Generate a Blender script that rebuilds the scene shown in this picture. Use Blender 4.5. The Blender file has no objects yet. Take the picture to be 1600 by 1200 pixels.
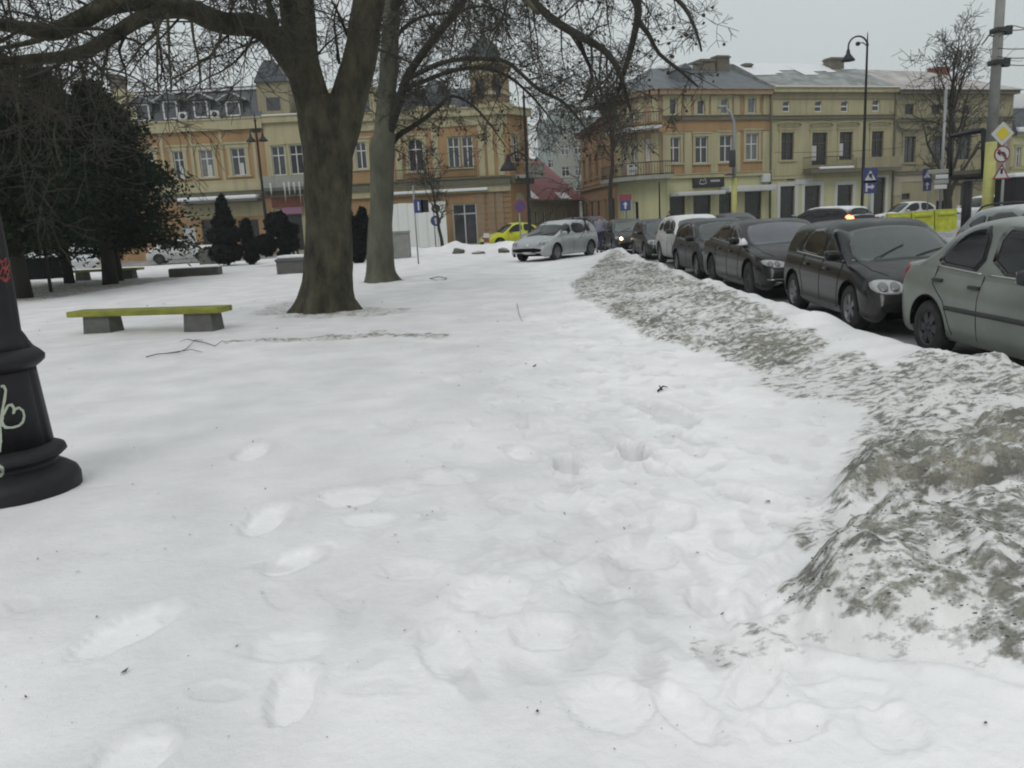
import bpy, bmesh, math, random
import numpy as np
from mathutils import Vector, Matrix
from mathutils.bvhtree import BVHTree
sc = bpy.context.scene
COL = sc.collection
random.seed(7)
RAD = math.radians

# ---------------------------------------------------------------- camera
FPX, PITCH, ROLL, EYE = 1270.0, RAD(11.43), RAD(3.0), 1.6
_cp, _sp, _cr, _sr = math.cos(PITCH), math.sin(PITCH), math.cos(ROLL), math.sin(ROLL)
CF = Vector((0, _cp, -_sp)); CU = Vector((_sr, _sp*_cr, _cp*_cr)); CR = Vector((_cr, -_sp*_sr, -_cp*_sr))
cam_d = bpy.data.cameras.new('camera'); cam = bpy.data.objects.new('camera', cam_d); COL.objects.link(cam)
cam_d.sensor_width = 36.0; cam_d.lens = 36.0*FPX/1600; cam_d.clip_end = 3000; cam_d.clip_start = 0.05
m = Matrix.Identity(4)
for i in range(3):
    m[i][0] = CR[i]; m[i][1] = CU[i]; m[i][2] = -CF[i]
m[2][3] = EYE
cam.matrix_world = m
sc.camera = cam
def ray(u, v): return CF + CR*((u-800)/FPX) - CU*((v-600)/FPX)
def G(u, v, z=0.0):
    d = ray(u, v); t = (z-EYE)/d.z; return Vector((d.x*t, d.y*t, z))
def P(u, v, Y):
    d = ray(u, v); t = Y/d.y; return Vector((d.x*t, Y, EYE+d.z*t))

# ---------------------------------------------------------------- sky, light, exposure (dull overcast)
w = bpy.data.worlds.new('World'); sc.world = w; w.use_nodes = True
nt = w.node_tree; nt.nodes.clear()
def N(t, typ, **kw):
    n = t.nodes.new(typ)
    for k, v in kw.items(): setattr(n, k, v)
    return n
SUN_EL, SUN_AZ = RAD(42), RAD(200)
sky = N(nt, 'ShaderNodeTexSky', sky_type='NISHITA', sun_disc=False, sun_elevation=SUN_EL, sun_rotation=SUN_AZ)
geo = N(nt, 'ShaderNodeNewGeometry'); sep = N(nt, 'ShaderNodeSeparateXYZ')
tc = N(nt, 'ShaderNodeTexCoord'); nt.links.new(tc.outputs['Generated'], sep.inputs[0])
mr = N(nt, 'ShaderNodeMapRange'); mr.inputs[1].default_value = 0; mr.inputs[2].default_value = 1
mr.inputs[3].default_value = 0.38; mr.inputs[4].default_value = 0.62
nt.links.new(sep.outputs[2], mr.inputs[0])
ns = N(nt, 'ShaderNodeTexNoise'); ns.inputs['Scale'].default_value = 1.6; ns.inputs['Detail'].default_value = 3
nt.links.new(tc.outputs['Generated'], ns.inputs['Vector'])
nm = N(nt, 'ShaderNodeMapRange'); nm.inputs[1].default_value = .3; nm.inputs[2].default_value = .7
nm.inputs[3].default_value = .95; nm.inputs[4].default_value = 1.05
nt.links.new(ns.outputs[0], nm.inputs[0])
mu = N(nt, 'ShaderNodeMath', operation='MULTIPLY'); nt.links.new(mr.outputs[0], mu.inputs[0]); nt.links.new(nm.outputs[0], mu.inputs[1])
ov = N(nt, 'ShaderNodeVectorMath', operation='SCALE'); ov.inputs[0].default_value = (0.96, 1.02, 1.01)
nt.links.new(mu.outputs[0], ov.inputs['Scale'])
sk = N(nt, 'ShaderNodeVectorMath', operation='SCALE'); sk.inputs['Scale'].default_value = 0.006
nt.links.new(sky.outputs[0], sk.inputs[0])
ad = N(nt, 'ShaderNodeVectorMath', operation='ADD'); nt.links.new(ov.outputs[0], ad.inputs[0]); nt.links.new(sk.outputs[0], ad.inputs[1])
bg = N(nt, 'ShaderNodeBackground'); bg.inputs[1].default_value = 1.0
wo = N(nt, 'ShaderNodeOutputWorld'); nt.links.new(ad.outputs[0], bg.inputs[0]); nt.links.new(bg.outputs[0], wo.inputs[0])
sl = bpy.data.lights.new('sun', 'SUN'); sl.energy = 0.5; sl.angle = RAD(25); sl.color = (1, .98, .95)
so = bpy.data.objects.new('sun', sl); COL.objects.link(so)
so.rotation_euler = (math.pi/2-SUN_EL, 0, math.pi-SUN_AZ)
sc.view_settings.view_transform = 'Standard'; sc.view_settings.look = 'None'
sc.view_settings.exposure = 0.43; sc.view_settings.gamma = 1
sc.cycles.filter_width = 2.0
sc.cycles.max_bounces = 5; sc.cycles.diffuse_bounces = 3; sc.cycles.glossy_bounces = 2

# ---------------------------------------------------------------- materials
MATS = {}
def mat(name, col, rough=.7, metal=0, spec=.5, noise=0, nscale=4, stretch=(1,1,1), bump=0, bscale=40, dust=0, emit=None,
        col2=None, coat=0, streak=0, dustcol=(.62,.63,.64), splash=0):
    if name in MATS: return MATS[name]
    m = bpy.data.materials.new(name); m.use_nodes = True; t = m.node_tree; b = t.nodes['Principled BSDF']
    b.inputs['Roughness'].default_value = rough; b.inputs['Metallic'].default_value = metal
    b.inputs['Specular IOR Level'].default_value = spec; b.inputs['Coat Weight'].default_value = coat
    b.inputs['Coat Roughness'].default_value = .08
    b.inputs['Base Color'].default_value = (*col, 1)
    tcn = N(t, 'ShaderNodeTexCoord'); out = None
    if noise or col2:
        mp = N(t, 'ShaderNodeMapping'); mp.inputs['Scale'].default_value = stretch
        t.links.new(tcn.outputs['Object'], mp.inputs[0])
        nz = N(t, 'ShaderNodeTexNoise'); nz.inputs['Scale'].default_value = nscale; nz.inputs['Detail'].default_value = 6
        nz.inputs['Roughness'].default_value = .65
        t.links.new(mp.outputs[0], nz.inputs['Vector'])
        rg = N(t, 'ShaderNodeMapRange'); rg.inputs[1].default_value = .32; rg.inputs[2].default_value = .68
        t.links.new(nz.outputs[0], rg.inputs[0])
        mx = N(t, 'ShaderNodeMix', data_type='RGBA')
        t.links.new(rg.outputs[0], mx.inputs[0])
        c2 = col2 if col2 else tuple(c*(1-noise) for c in col)
        mx.inputs[6].default_value = (*col, 1); mx.inputs[7].default_value = (*c2, 1)
        out = mx.outputs[2]
    if streak:
        mp = N(t, 'ShaderNodeMapping'); mp.inputs['Scale'].default_value = (1.6, 1.6, .12)
        t.links.new(tcn.outputs['Object'], mp.inputs[0])
        nz = N(t, 'ShaderNodeTexNoise'); nz.inputs['Scale'].default_value = 1.5; nz.inputs['Detail'].default_value = 8
        nz.inputs['Roughness'].default_value = .7
        t.links.new(mp.outputs[0], nz.inputs['Vector'])
        rg = N(t, 'ShaderNodeMapRange'); rg.inputs[1].default_value = .48; rg.inputs[2].default_value = .75
        rg.inputs[4].default_value = streak
        t.links.new(nz.outputs[0], rg.inputs[0])
        mx = N(t, 'ShaderNodeMix', data_type='RGBA'); t.links.new(rg.outputs[0], mx.inputs[0])
        if out: t.links.new(out, mx.inputs[6])
        else: mx.inputs[6].default_value = (*col, 1)
        mx.inputs[7].default_value = (col[0]*.35+.02, col[1]*.36+.02, col[2]*.4+.02, 1)
        out = mx.outputs[2]
    if splash:
        so_ = N(t, 'ShaderNodeSeparateXYZ'); t.links.new(tcn.outputs['Object'], so_.inputs[0])
        nz = N(t, 'ShaderNodeTexNoise'); nz.inputs['Scale'].default_value = 3.5; nz.inputs['Detail'].default_value = 8; nz.inputs['Roughness'].default_value = .7
        t.links.new(tcn.outputs['Object'], nz.inputs['Vector'])
        q1 = N(t, 'ShaderNodeMapRange'); q1.inputs[1].default_value = .75; q1.inputs[2].default_value = .2; q1.inputs[3].default_value = 0; q1.inputs[4].default_value = splash
        t.links.new(so_.outputs[2], q1.inputs[0])
        q2 = N(t, 'ShaderNodeMapRange'); q2.inputs[1].default_value = .3; q2.inputs[2].default_value = .7; t.links.new(nz.outputs[0], q2.inputs[0])
        q3 = N(t, 'ShaderNodeMath', operation='MULTIPLY'); t.links.new(q1.outputs[0], q3.inputs[0]); t.links.new(q2.outputs[0], q3.inputs[1])
        mx = N(t, 'ShaderNodeMix', data_type='RGBA'); t.links.new(q3.outputs[0], mx.inputs[0])
        if out: t.links.new(out, mx.inputs[6])
        else: mx.inputs[6].default_value = (*col, 1)
        mx.inputs[7].default_value = (.13,.125,.115,1); out = mx.outputs[2]
    if dust:
        g = N(t, 'ShaderNodeNewGeometry'); sp_ = N(t, 'ShaderNodeSeparateXYZ'); t.links.new(g.outputs['Normal'], sp_.inputs[0])
        nz = N(t, 'ShaderNodeTexNoise'); nz.inputs['Scale'].default_value = 5; nz.inputs['Detail'].default_value = 6
        t.links.new(tcn.outputs['Object'], nz.inputs['Vector'])
        a1 = N(t, 'ShaderNodeMapRange'); a1.inputs[1].default_value = .55; a1.inputs[2].default_value = .98
        t.links.new(sp_.outputs[2], a1.inputs[0])
        a2 = N(t, 'ShaderNodeMapRange'); a2.inputs[1].default_value = .3; a2.inputs[2].default_value = .6; a2.inputs[3].default_value=.5
        t.links.new(nz.outputs[0], a2.inputs[0])
        a3 = N(t, 'ShaderNodeMath', operation='MULTIPLY'); t.links.new(a1.outputs[0], a3.inputs[0]); t.links.new(a2.outputs[0], a3.inputs[1])
        a4 = N(t, 'ShaderNodeMath', operation='MULTIPLY'); t.links.new(a3.outputs[0], a4.inputs[0]); a4.inputs[1].default_value = dust
        mx = N(t, 'ShaderNodeMix', data_type='RGBA'); t.links.new(a4.outputs[0], mx.inputs[0])
        if out: t.links.new(out, mx.inputs[6])
        else: mx.inputs[6].default_value = (*col, 1)
        mx.inputs[7].default_value = (*dustcol, 1)
        out = mx.outputs[2]
        rr = N(t, 'ShaderNodeMapRange'); rr.inputs[3].default_value = rough; rr.inputs[4].default_value = .8
        t.links.new(a4.outputs[0], rr.inputs[0]); t.links.new(rr.outputs[0], b.inputs['Roughness'])
    if out: t.links.new(out, b.inputs['Base Color'])
    if bump:
        nz = N(t, 'ShaderNodeTexNoise'); nz.inputs['Scale'].default_value = bscale; nz.inputs['Detail'].default_value = 5
        mp = N(t, 'ShaderNodeMapping'); mp.inputs['Scale'].default_value = stretch
        t.links.new(tcn.outputs['Object'], mp.inputs[0]); t.links.new(mp.outputs[0], nz.inputs['Vector'])
        bp = N(t, 'ShaderNodeBump'); bp.inputs['Strength'].default_value = 1; bp.inputs['Distance'].default_value = bump
        t.links.new(nz.outputs[0], bp.inputs['Height']); t.links.new(bp.outputs[0], b.inputs['Normal'])
    if emit:
        b.inputs['Emission Color'].default_value = (*emit[0], 1); b.inputs['Emission Strength'].default_value = emit[1]
    MATS[name] = m
    return m
def M(n): return MATS[n]

mat('snow_cap', (.74,.75,.77), .8, spec=.2, noise=.12, nscale=6, bump=.01, bscale=12)
mat('iron', (.006,.006,.009), .55, spec=.35, noise=.6, nscale=7, bump=.003, bscale=35, col2=(.015,.013,.014))
mat('black_iron', (.02,.02,.022), .6, noise=.3)
mat('dark_plastic', (.022,.022,.024), .55)
mat('rubber', (.012,.012,.012), .9, noise=.5, nscale=9, col2=(.035,.034,.032))
mat('underbody', (.008,.008,.008), .95, spec=.1)
mat('rim_alloy', (.28,.28,.29), .4, metal=.6, noise=.5, nscale=10)
mat('rim_dark', (.05,.05,.055), .5, metal=.3)
mat('car_glass', (.006,.007,.008), .06, spec=.4)
mat('car_glass_frost_sky', (.075,.078,.10), .2, spec=.8, noise=.3, nscale=3)  # grey-lavender sky reflection put into the base colour, together with frost
mat('car_glass_green', (.045,.055,.055), .12, spec=.8, noise=.35, nscale=3)
mat('lamp_glass', (.42,.43,.43), .12, spec=.9, noise=.45, nscale=22)
mat('tail_red', (.25,.01,.01), .2)
mat('chrome', (.6,.6,.62), .2, metal=1)
mat('plate_white', (.6,.6,.58), .5)
mat('window_glass', (.025,.03,.035), .1, spec=.9, noise=.6, nscale=.7)
mat('window_dark', (.022,.02,.02), .2, spec=.5, noise=.5, nscale=.8)
mat('window_white', (.62,.63,.62), .55, noise=.1)
mat('window_brown', (.07,.055,.045), .6)
mat('bench_green', (.27,.28,.03), .6, noise=.45, nscale=7, bump=.004, bscale=25, stretch=(.5,2,1))
mat('concrete', (.13,.13,.12), .9, noise=.35, nscale=6, bump=.004, bscale=40)
mat('concrete_light', (.27,.27,.255), .9, noise=.3, nscale=3, bump=.004, bscale=30)
mat('sign_blue', (.035,.042,.15), .4)
mat('sign_white', (.48,.48,.48), .5)
mat('sign_red', (.20,.035,.04), .5)
mat('sign_yellow', (.55,.45,.03), .5)
mat('sign_black', (.015,.015,.015), .5)
mat('galv', (.3,.31,.32), .5, metal=.5, noise=.2)
mat('pole_yellow', (.46,.45,.15), .7, noise=.25, nscale=5, streak=.4)
mat('twig', (.040,.035,.026), .9)

# ---------------------------------------------------------------- object helpers
def tag(o, label=None, cat=None, group=None, kind=None):
    if label: o['label'] = label
    if cat: o['category'] = cat
    if group: o['group'] = group
    if kind: o['kind'] = kind
    return o
def link(o, parent=None):
    COL.objects.link(o)
    if parent is not None: o.parent = parent
    return o
def empty(name, loc=(0,0,0), rz=0, label=None, cat=None, group=None, parent=None):
    o = bpy.data.objects.new(name, None); link(o, parent); o.location = loc; o.rotation_euler = (0, 0, rz)
    o.empty_display_size = .3
    return tag(o, label, cat, group)
def copy_tree(o, parent=None):
    c = o.copy(); link(c); c.parent = parent
    for ch in list(o.children): copy_tree(ch, c)
    return c
class MB:
    def __init__(s): s.v = []; s.f = []; s.mi = []; s.sm = []
    def add(s, vs, fs, mi=0, smooth=False):
        o = len(s.v); s.v.extend([tuple(map(float, p)) for p in vs])
        for f in fs: s.f.append(tuple(i+o for i in f)); s.mi.append(mi); s.sm.append(smooth)
        return s
    def box(s, a, b, mi=0, M_=None):
        x0,y0,z0 = a; x1,y1,z1 = b
        vs = [Vector(p) for p in ((x0,y0,z0),(x1,y0,z0),(x1,y1,z0),(x0,y1,z0),(x0,y0,z1),(x1,y0,z1),(x1,y1,z1),(x0,y1,z1))]
        if M_ is not None: vs = [M_ @ p for p in vs]
        return s.add(vs, [(0,3,2,1),(4,5,6,7),(0,1,5,4),(1,2,6,5),(2,3,7,6),(3,0,4,7)], mi)
    def bbox(s, a, b, r=.02, mi=0, M_=None):
        """bevelled box"""
        bm = bmesh.new(); bmesh.ops.create_cube(bm, size=1)
        for v in bm.verts: v.co = Vector([(a[i]+b[i])/2 + v.co[i]*(b[i]-a[i]) for i in range(3)])
        bmesh.ops.bevel(bm, geom=bm.edges[:], offset=r, segments=2, profile=.6, affect='EDGES')
        bm.verts.index_update(); vs = [(M_ @ v.co) if M_ is not None else v.co.copy() for v in bm.verts]
        fs = [tuple(v.index for v in f.verts) for f in bm.faces]; bm.free()
        return s.add(vs, fs, mi, True)
    def tube(s, pts, rad, n=8, mi=0, cap=True, jit=None, smooth=True):
        pts = [Vector(p) for p in pts]
        if not hasattr(rad, '__len__'): rad = [rad]*len(pts)
        vs = []; fs = []; prev = None
        for i, p in enumerate(pts):
            d = (pts[min(i+1, len(pts)-1)] - pts[max(i-1, 0)])
            d = d.normalized() if d.length > 1e-9 else Vector((0,0,1))
            if prev is None:
                a = Vector((0,0,1)) if abs(d.z) < .9 else Vector((1,0,0))
                x = d.cross(a).normalized()
            else: x = (prev - d*prev.dot(d)).normalized()
            prev = x; y = d.cross(x)
            for k in range(n):
                an = 2*math.pi*k/n; r = rad[i]
                if jit: r *= jit(i, an, p)
                vs.append(p + (x*math.cos(an)+y*math.sin(an))*r)
        for i in range(len(pts)-1):
            for k in range(n):
                k2 = (k+1) % n; fs.append((i*n+k, i*n+k2, (i+1)*n+k2, (i+1)*n+k))
        if cap: fs.append(tuple(range(n-1, -1, -1))); fs.append(tuple((len(pts)-1)*n+k for k in range(n)))
        return s.add(vs, fs, mi, smooth)
    def lathe(s, prof, c=(0,0,0), n=24, mi=0, smooth=True, jit=None, cap=True):
        vs = []; fs = []; c = Vector(c)
        for i, (r, z) in enumerate(prof):
            for k in range(n):
                an = 2*math.pi*k/n; rr = r*(jit(an, z) if jit else 1)
                vs.append((c.x+rr*math.cos(an), c.y+rr*math.sin(an), c.z+z))
        for i in range(len(prof)-1):
            for k in range(n):
                k2 = (k+1) % n; fs.append((i*n+k, i*n+k2, (i+1)*n+k2, (i+1)*n+k))
        if cap: fs.append(tuple(range(n-1, -1, -1))); fs.append(tuple((len(prof)-1)*n+k for k in range(n)))
        return s.add(vs, fs, mi, smooth)
    def prism(s, poly, o, ex, ey, ez, h, mi=0):
        """poly (2D) in plane o+ex,ey extruded by ez*h"""
        o, ex, ey, ez = map(Vector, (o, ex, ey, ez)); n = len(poly)
        vs = [o+ex*a+ey*b for a, b in poly] + [o+ex*a+ey*b+ez*h for a, b in poly]
        fs = [tuple(range(n-1,-1,-1)), tuple(range(n, 2*n))] + [(i, (i+1)%n, n+(i+1)%n, n+i) for i in range(n)]
        return s.add(vs, fs, mi)
    def build(s, name, mats, parent=None, merge=False):
        me = bpy.data.meshes.new(name); me.from_pydata(s.v, [], s.f)
        if not isinstance(mats, (list, tuple)): mats = [mats]
        for m_ in mats: me.materials.append(M(m_) if isinstance(m_, str) else m_)
        me.polygons.foreach_set('material_index', s.mi); me.polygons.foreach_set('use_smooth', s.sm)
        if merge:
            bm = bmesh.new(); bm.from_mesh(me); bmesh.ops.remove_doubles(bm, verts=bm.verts, dist=1e-4); bm.to_mesh(me); bm.free()
        me.update()
        return link(bpy.data.objects.new(name, me), parent)
def np_mesh(name, V, F, mats, parent=None, smooth=False, mi=None):
    """fast mesh, all faces the same size"""
    V = np.asarray(V, dtype=np.float32); F = np.asarray(F, dtype=np.int32); k = F.shape[1]
    me = bpy.data.meshes.new(name)
    me.vertices.add(len(V)); me.vertices.foreach_set('co', V.ravel())
    me.loops.add(F.size); me.loops.foreach_set('vertex_index', F.ravel())
    me.polygons.add(len(F)); me.polygons.foreach_set('loop_start', np.arange(0, F.size, k, dtype=np.int32))
    me.polygons.foreach_set('loop_total', np.full(len(F), k, dtype=np.int32))
    if smooth: me.polygons.foreach_set('use_smooth', np.ones(len(F), dtype=bool))
    for m_ in (mats if isinstance(mats, (list, tuple)) else [mats]): me.materials.append(M(m_) if isinstance(m_, str) else m_)
    if mi is not None: me.polygons.foreach_set('material_index', np.asarray(mi, dtype=np.int32))
    me.update(calc_edges=True); me.validate()
    return link(bpy.data.objects.new(name, me), parent)

# ---------------------------------------------------------------- noise
_rs = np.random.RandomState(3); _perm = _rs.permutation(4096); _gr = _rs.rand(4096)*2*np.pi
def perlin(x, y):
    xi = np.floor(x).astype(int); yi = np.floor(y).astype(int); xf = x-xi; yf = y-yi
    def g(ix, iy, fx, fy):
        h = _gr[_perm[(ix + _perm[iy & 4095]) & 4095]]; return np.cos(h)*fx + np.sin(h)*fy
    u = xf*xf*xf*(xf*(xf*6-15)+10); v = yf*yf*yf*(yf*(yf*6-15)+10)
    a = g(xi,yi,xf,yf); b = g(xi+1,yi,xf-1,yf); c = g(xi,yi+1,xf,yf-1); d = g(xi+1,yi+1,xf-1,yf-1)
    return (a+(b-a)*u) + ((c+(d-c)*u)-(a+(b-a)*u))*v
def fbm(x, y, o=4, g=.5):
    s = 0; a = 1
    for i in range(o): s = s + a*perlin(x*2**i+17.3*i, y*2**i+9.1*i); a *= g
    return s
def sst(a, b, x):
    t = np.clip((x-a)/(b-a), 0, 1); return t*t*(3-2*t)
def poly_sd(x, y, poly):
    """signed distance, + inside"""
    d = np.full(x.shape, 1e9); ins = np.zeros(x.shape, bool); n = len(poly)
    for i in range(n):
        ax, ay = poly[i]; bx, by = poly[(i+1)%n]
        ex, ey = bx-ax, by-ay; wx, wy = x-ax, y-ay
        t = np.clip((wx*ex+wy*ey)/(ex*ex+ey*ey), 0, 1)
        d = np.minimum(d, (wx-ex*t)**2+(wy-ey*t)**2)
        c = ((ay > y) != (by > y)); xx = ax + (y-ay)*ex/(ey if abs(ey) > 1e-9 else 1e-9)
        ins ^= (c & (x < xx))
    d = np.sqrt(d); return np.where(ins, d, -d)
# ================================================================ GROUND: snow, dirty ploughed bank, road
def gp(pts, z=.1): return [tuple(G(u, v, z)[:2]) for u, v in pts]
P_B = gp([(1195,890),(1235,840),(1300,795),(1400,778),(1600,775),(1900,760),(1900,1050),(1600,1015),(1500,985),(1350,965),(1250,950),(1205,920)], .12)
P_A = gp([(1270,745),(1305,705),(1345,672),(1450,680),(1600,650),(1900,600),(1900,760),(1600,745),(1400,750),(1330,760)], .18)
P_C = gp([(1345,590),(1420,560),(1600,572),(1900,560),(1900,650),(1600,650),(1450,672),(1340,665)], .14)
P_D = gp([(880,440),(935,408),(965,397),(1005,402),(1100,440),(1200,492),(1290,530),(1312,548),(1270,568),(1180,585),(1150,560),(1075,535),(1000,520),(930,472),(890,455)], .10)
P_S = gp([(1385,548),(1425,552),(1450,575),(1400,568)], .25)
P_E = gp([(1225,735),(1290,760),(1280,800),(1250,780)], .05)
P_T = gp([(380,488),(440,470),(560,478),(655,480),(640,492),(560,497),(470,500),(400,495)], 0)
P_U = gp([(520,523),(600,517),(712,522),(700,531),(600,529),(400,538),(330,534)], 0)
P_L = gp([(-150,452),(30,440),(190,436),(400,424),(300,434),(190,450),(60,470),(-150,480)], 0)  # under the conifers: their shade painted into the ground mask along with dirt
P_G = gp([(1130,570),(1310,545),(1390,560),(1500,600),(1400,700),(1420,800),(1300,830),(1225,830),(1200,780),(1290,690),(1330,620),(1230,600)], .15)
P_F = gp([(1000,980),(1200,960),(1400,985),(1600,1020),(1600,1090),(1450,1060),(1300,1040),(1150,1060),(1050,1040)], 0)
FP = []
def fp(u, v, ru, rv, ang=0, dep=.02, fresh=1, halo=.3):
    c = G(u, v); a = (G(u+ru, v)-c).length; b = (G(u, v-rv)-c).length
    FP.append((c.x, c.y, a, b, ang, dep, fresh, halo))
for a in [(198,985,44,36,-.5,.024,1),(455,876,34,20,-.5,.022,1),(414,812,28,22,0,.030,1),(545,772,46,14,.1,.018,.8),(392,706,22,11,0,.028,.8),
          (575,808,40,10,-.2,.01,.8),(455,1080,36,40,.1,.035,.9),(205,1185,52,38,0,.025,1),(450,1005,60,20,0,.01,.6),(690,1015,34,40,.3,.02,.6),
          (885,722,20,12,0,.09,-.6),(988,700,20,15,0,.11,-.7),(1030,728,20,10,.3,.03,0),(1040,640,30,20,.3,.03,-.5),(815,705,22,12,.4,.02,.8),
          (770,930,60,26,-.4,.02,.7),(850,985,50,24,.3,.025,.7),(940,905,60,22,-.2,.022,.7),(1000,860,50,22,.3,.03,.6),(880,780,40,14,.2,.02,.5),
          (1070,1110,34,44,.4,.03,.8),(1180,1060,30,40,-.6,.03,.7),(1240,1130,60,20,.4,.025,.7),(1390,1130,50,34,.1,.02,.8),(950,1100,60,40,.5,.02,.7),
          (1330,1080,70,18,0,.018,.8),(1140,940,26,34,.2,.02,.8),(1250,960,60,14,-.3,.018,.8),(1050,800,34,20,-.3,.03,.5),(700,742,50,10,0,.016,.6),
          (620,760,36,10,0,.012,.5),(1180,770,32,22,.5,.03,.4),(1150,850,40,22,-.4,.025,.6),(1100,930,26,20,0,.03,.5),(640,890,46,14,-.2,.014,.5)]: fp(*a)
_r = random.Random(12)
for i in range(800):
    y = 2.6*math.exp(_r.random()*2.2); x = _r.gauss(.85, .75) + .05*y*_r.uniform(-.3, 1)
    if x > 2.6: continue
    FP.append((x, y, _r.uniform(.05,.07), _r.uniform(.12,.17), _r.gauss(0,.35), _r.uniform(.005,.017), _r.uniform(-.2,.3), .35))
for i in range(46):
    y = 2.6*math.exp(_r.random()*2.0); x = _r.uniform(-4, -.3)
    FP.append((x, y, _r.uniform(.05,.08), _r.uniform(.10,.16), _r.gauss(.4,.9), _r.uniform(.004,.010), _r.uniform(0,.4), .3))
CX = ([1.5,5,6.2,7.4,8.3,10.7,19.6,29.7,33], [4.6,4.2,4.05,3.85,3.7,3.68,3.85,3.98,4.0])
LX = ([1.5,6,8.3,10.4,15.5,21,27,33], [2.6,2.4,2.3,1.7,1.6,1.5,2.2,3.0])
def ground(x, y):
    """height, dirt, fresh, bankmask"""
    cx = np.interp(y, *CX) + .12*perlin(y*.9, y*0+3.3) + .05*perlin(y*3.1, y*0+7); lx = np.interp(y, *LX)+.25*perlin(y*.7, x*0+1.7)
    fade = 1-sst(29.3, 32.5, y)
    hc = (.235 + .12*perlin(y*.45, x*0+.2) + .11*perlin(y*2.3, x*.5) + .16*np.exp(-((y-28.6)/2.2)**2))*fade
    near = 1-sst(6.2, 9.5, y)
    hc = hc*(1-.15*near)
    kb = 4.38
    # gentle undulation
    h = .035*fbm(x*.35, y*.35, 3) + .012*fbm(x*1.7+5, y*1.7, 3)
    trod = np.exp(-((x-1.0)/1.1)**2)*.8+.1
    h = h + trod*(.015*fbm(x*3.3, y*3.3, 3) + .010*np.abs(perlin(x*7, y*7)) + .006*np.abs(perlin(x*15+3, y*15)))
    h = h - .03*np.exp(-((x-.9)/.9)**2)
    h = h + .0022*fbm(x*22, y*22, 2)*(1-sst(10, 16, y))
    fresh = .32 + .40*fbm(x*1.3+3, y*1.3, 4) + .45*np.exp(-((x-1.4)/1.2)**2) + .2*(1-sst(2.4,4.5,y))
    t = np.clip((x-lx)/(cx-lx), 0, 1); up = t**1.35*(1.3-.3*t)
    dn = 1-sst(cx+.04, kb+.05, x)
    bank = np.where(x <= cx, up, 1)*dn
    h = h*np.where(x > cx, dn, 1) + hc*bank
    # near mounds
    n1 = fbm(x*1.9, y*1.9, 3)*.12
    sb = poly_sd(x, y, P_B); sa = poly_sd(x, y, P_A); s_c = poly_sd(x, y, P_C); sd = poly_sd(x, y, P_D)
    mb = sst(-.06, .34, sb+n1*.8); ma = sst(-.06, .22, sa+n1*.6); mc = sst(-.2, .5, s_c+n1)
    h = h + .24*mb*(1+.8*n1) + .24*ma*(1+2*n1) + .05*mc
    lump = fbm(x*2.6+1, y*2.6, 3); wide = np.maximum.reduce([mb, ma, mc, .9*sst(-.3,.2,poly_sd(x,y,P_D))]); h = h + wide*(.085*lump+.03*np.abs(perlin(x*5.2+4, y*5.2)))
    df = lambda s, a, b: sst(a, b, s + .35*n1 + .09*fbm(x*7, y*7, 3))
    dirt_shade = np.maximum.reduce([.53*df(sb, -.05, .14), .66*df(sa, -.05, .12), .48*df(s_c, -.15, .15), .57*df(sd, -.20, .30)*(.95+.5*fbm(x*.9, y*.9, 2)),
        .8*sst(-.05,.15,poly_sd(x,y,P_S)+n1*.5), .5*sst(-.03,.1,poly_sd(x,y,P_E)+n1*.3), .44*sst(-.25,.25,poly_sd(x,y,P_T)+.25*fbm(x*2,y*2,3)),
        .52*sst(-.25,.25,poly_sd(x,y,P_U)+.3*fbm(x*2,y*2,3)), .56*sst(-.6,.6,poly_sd(x,y,P_L)+.6*fbm(x,y,3)), .40*sst(-.2,.25,poly_sd(x,y,P_F)+1.5*n1), .44*sst(-.15,.25,poly_sd(x,y,P_G)+1.5*n1)])
    d1 = np.hypot(x+3.68, y-16.4); dirt_shade = np.maximum(dirt_shade, (.75)*(1-sst(.5, .85, d1+.4*fbm(x*2.5,y*2.5,3))))
    d2 = np.hypot(x+3.68, y-24.2); dirt_shade = np.maximum(dirt_shade, .6*(1-sst(.4, .9, d2+.3*fbm(x*2.5,y*2.5,3))))
    dirt_shade = np.maximum(dirt_shade, .10+.12*fbm(x*.8+9, y*.8, 3))
    cl = sst(.3, .6, dirt_shade)
    h = h + cl*(.045*np.abs(perlin(x*8.5, y*8.5)) + .026*np.abs(perlin(x*17, y*17)) + .03*fbm(x*4, y*4, 2))*(1-.5*sst(12,20,y))
    # crisp ledge in front of the near mounds
    h = h + .03*np.exp(-((sb+.10)/.05)**2)
    for (fx, fy, a, b, an, dep, fr, halo) in FP:
        R = max(a, b)*2.4
        k = (np.abs(x-fx) < R) & (np.abs(y-fy) < R)
        if not k.any(): continue
        dx = x[k]-fx; dy = y[k]-fy; ca, sa_ = math.cos(an), math.sin(an)
        px = (dx*ca+dy*sa_)/a; py = (-dx*sa_+dy*ca)/b
        q = (np.abs(px)**2.4+np.abs(py)**2.4)**(1/2.4) + (.55 if halo == .35 else .14)*perlin(dx*11+fx*3, dy*11+fy) + .16*perlin(dx*27+fx*3, dy*27+fy)
        ins = 1-sst(.55 if halo == .35 else .72, 1.12, q); rim = np.exp(-((q-1.22)/.2)**2)
        dep *= .9*(1-.5*(1-min(1, max(0, (fy-3.2)/3)))*(halo == .35)); h[k] += -dep*ins + dep*(.12 if halo == .35 else .3)*rim
        fresh[k] = fresh[k]*(1-ins) + (fresh[k]*.45+fr*.7)*ins if fr >= 0 else fresh[k]+fr*ins
    # kerb drop and road
    road = sst(kb-.02, kb+.06, x)*(1-sst(44, 50, y))
    rh = -.15 + .02*fbm(x*.8, y*.8, 3) + .012*fbm(x*5, y*5, 2)
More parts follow.
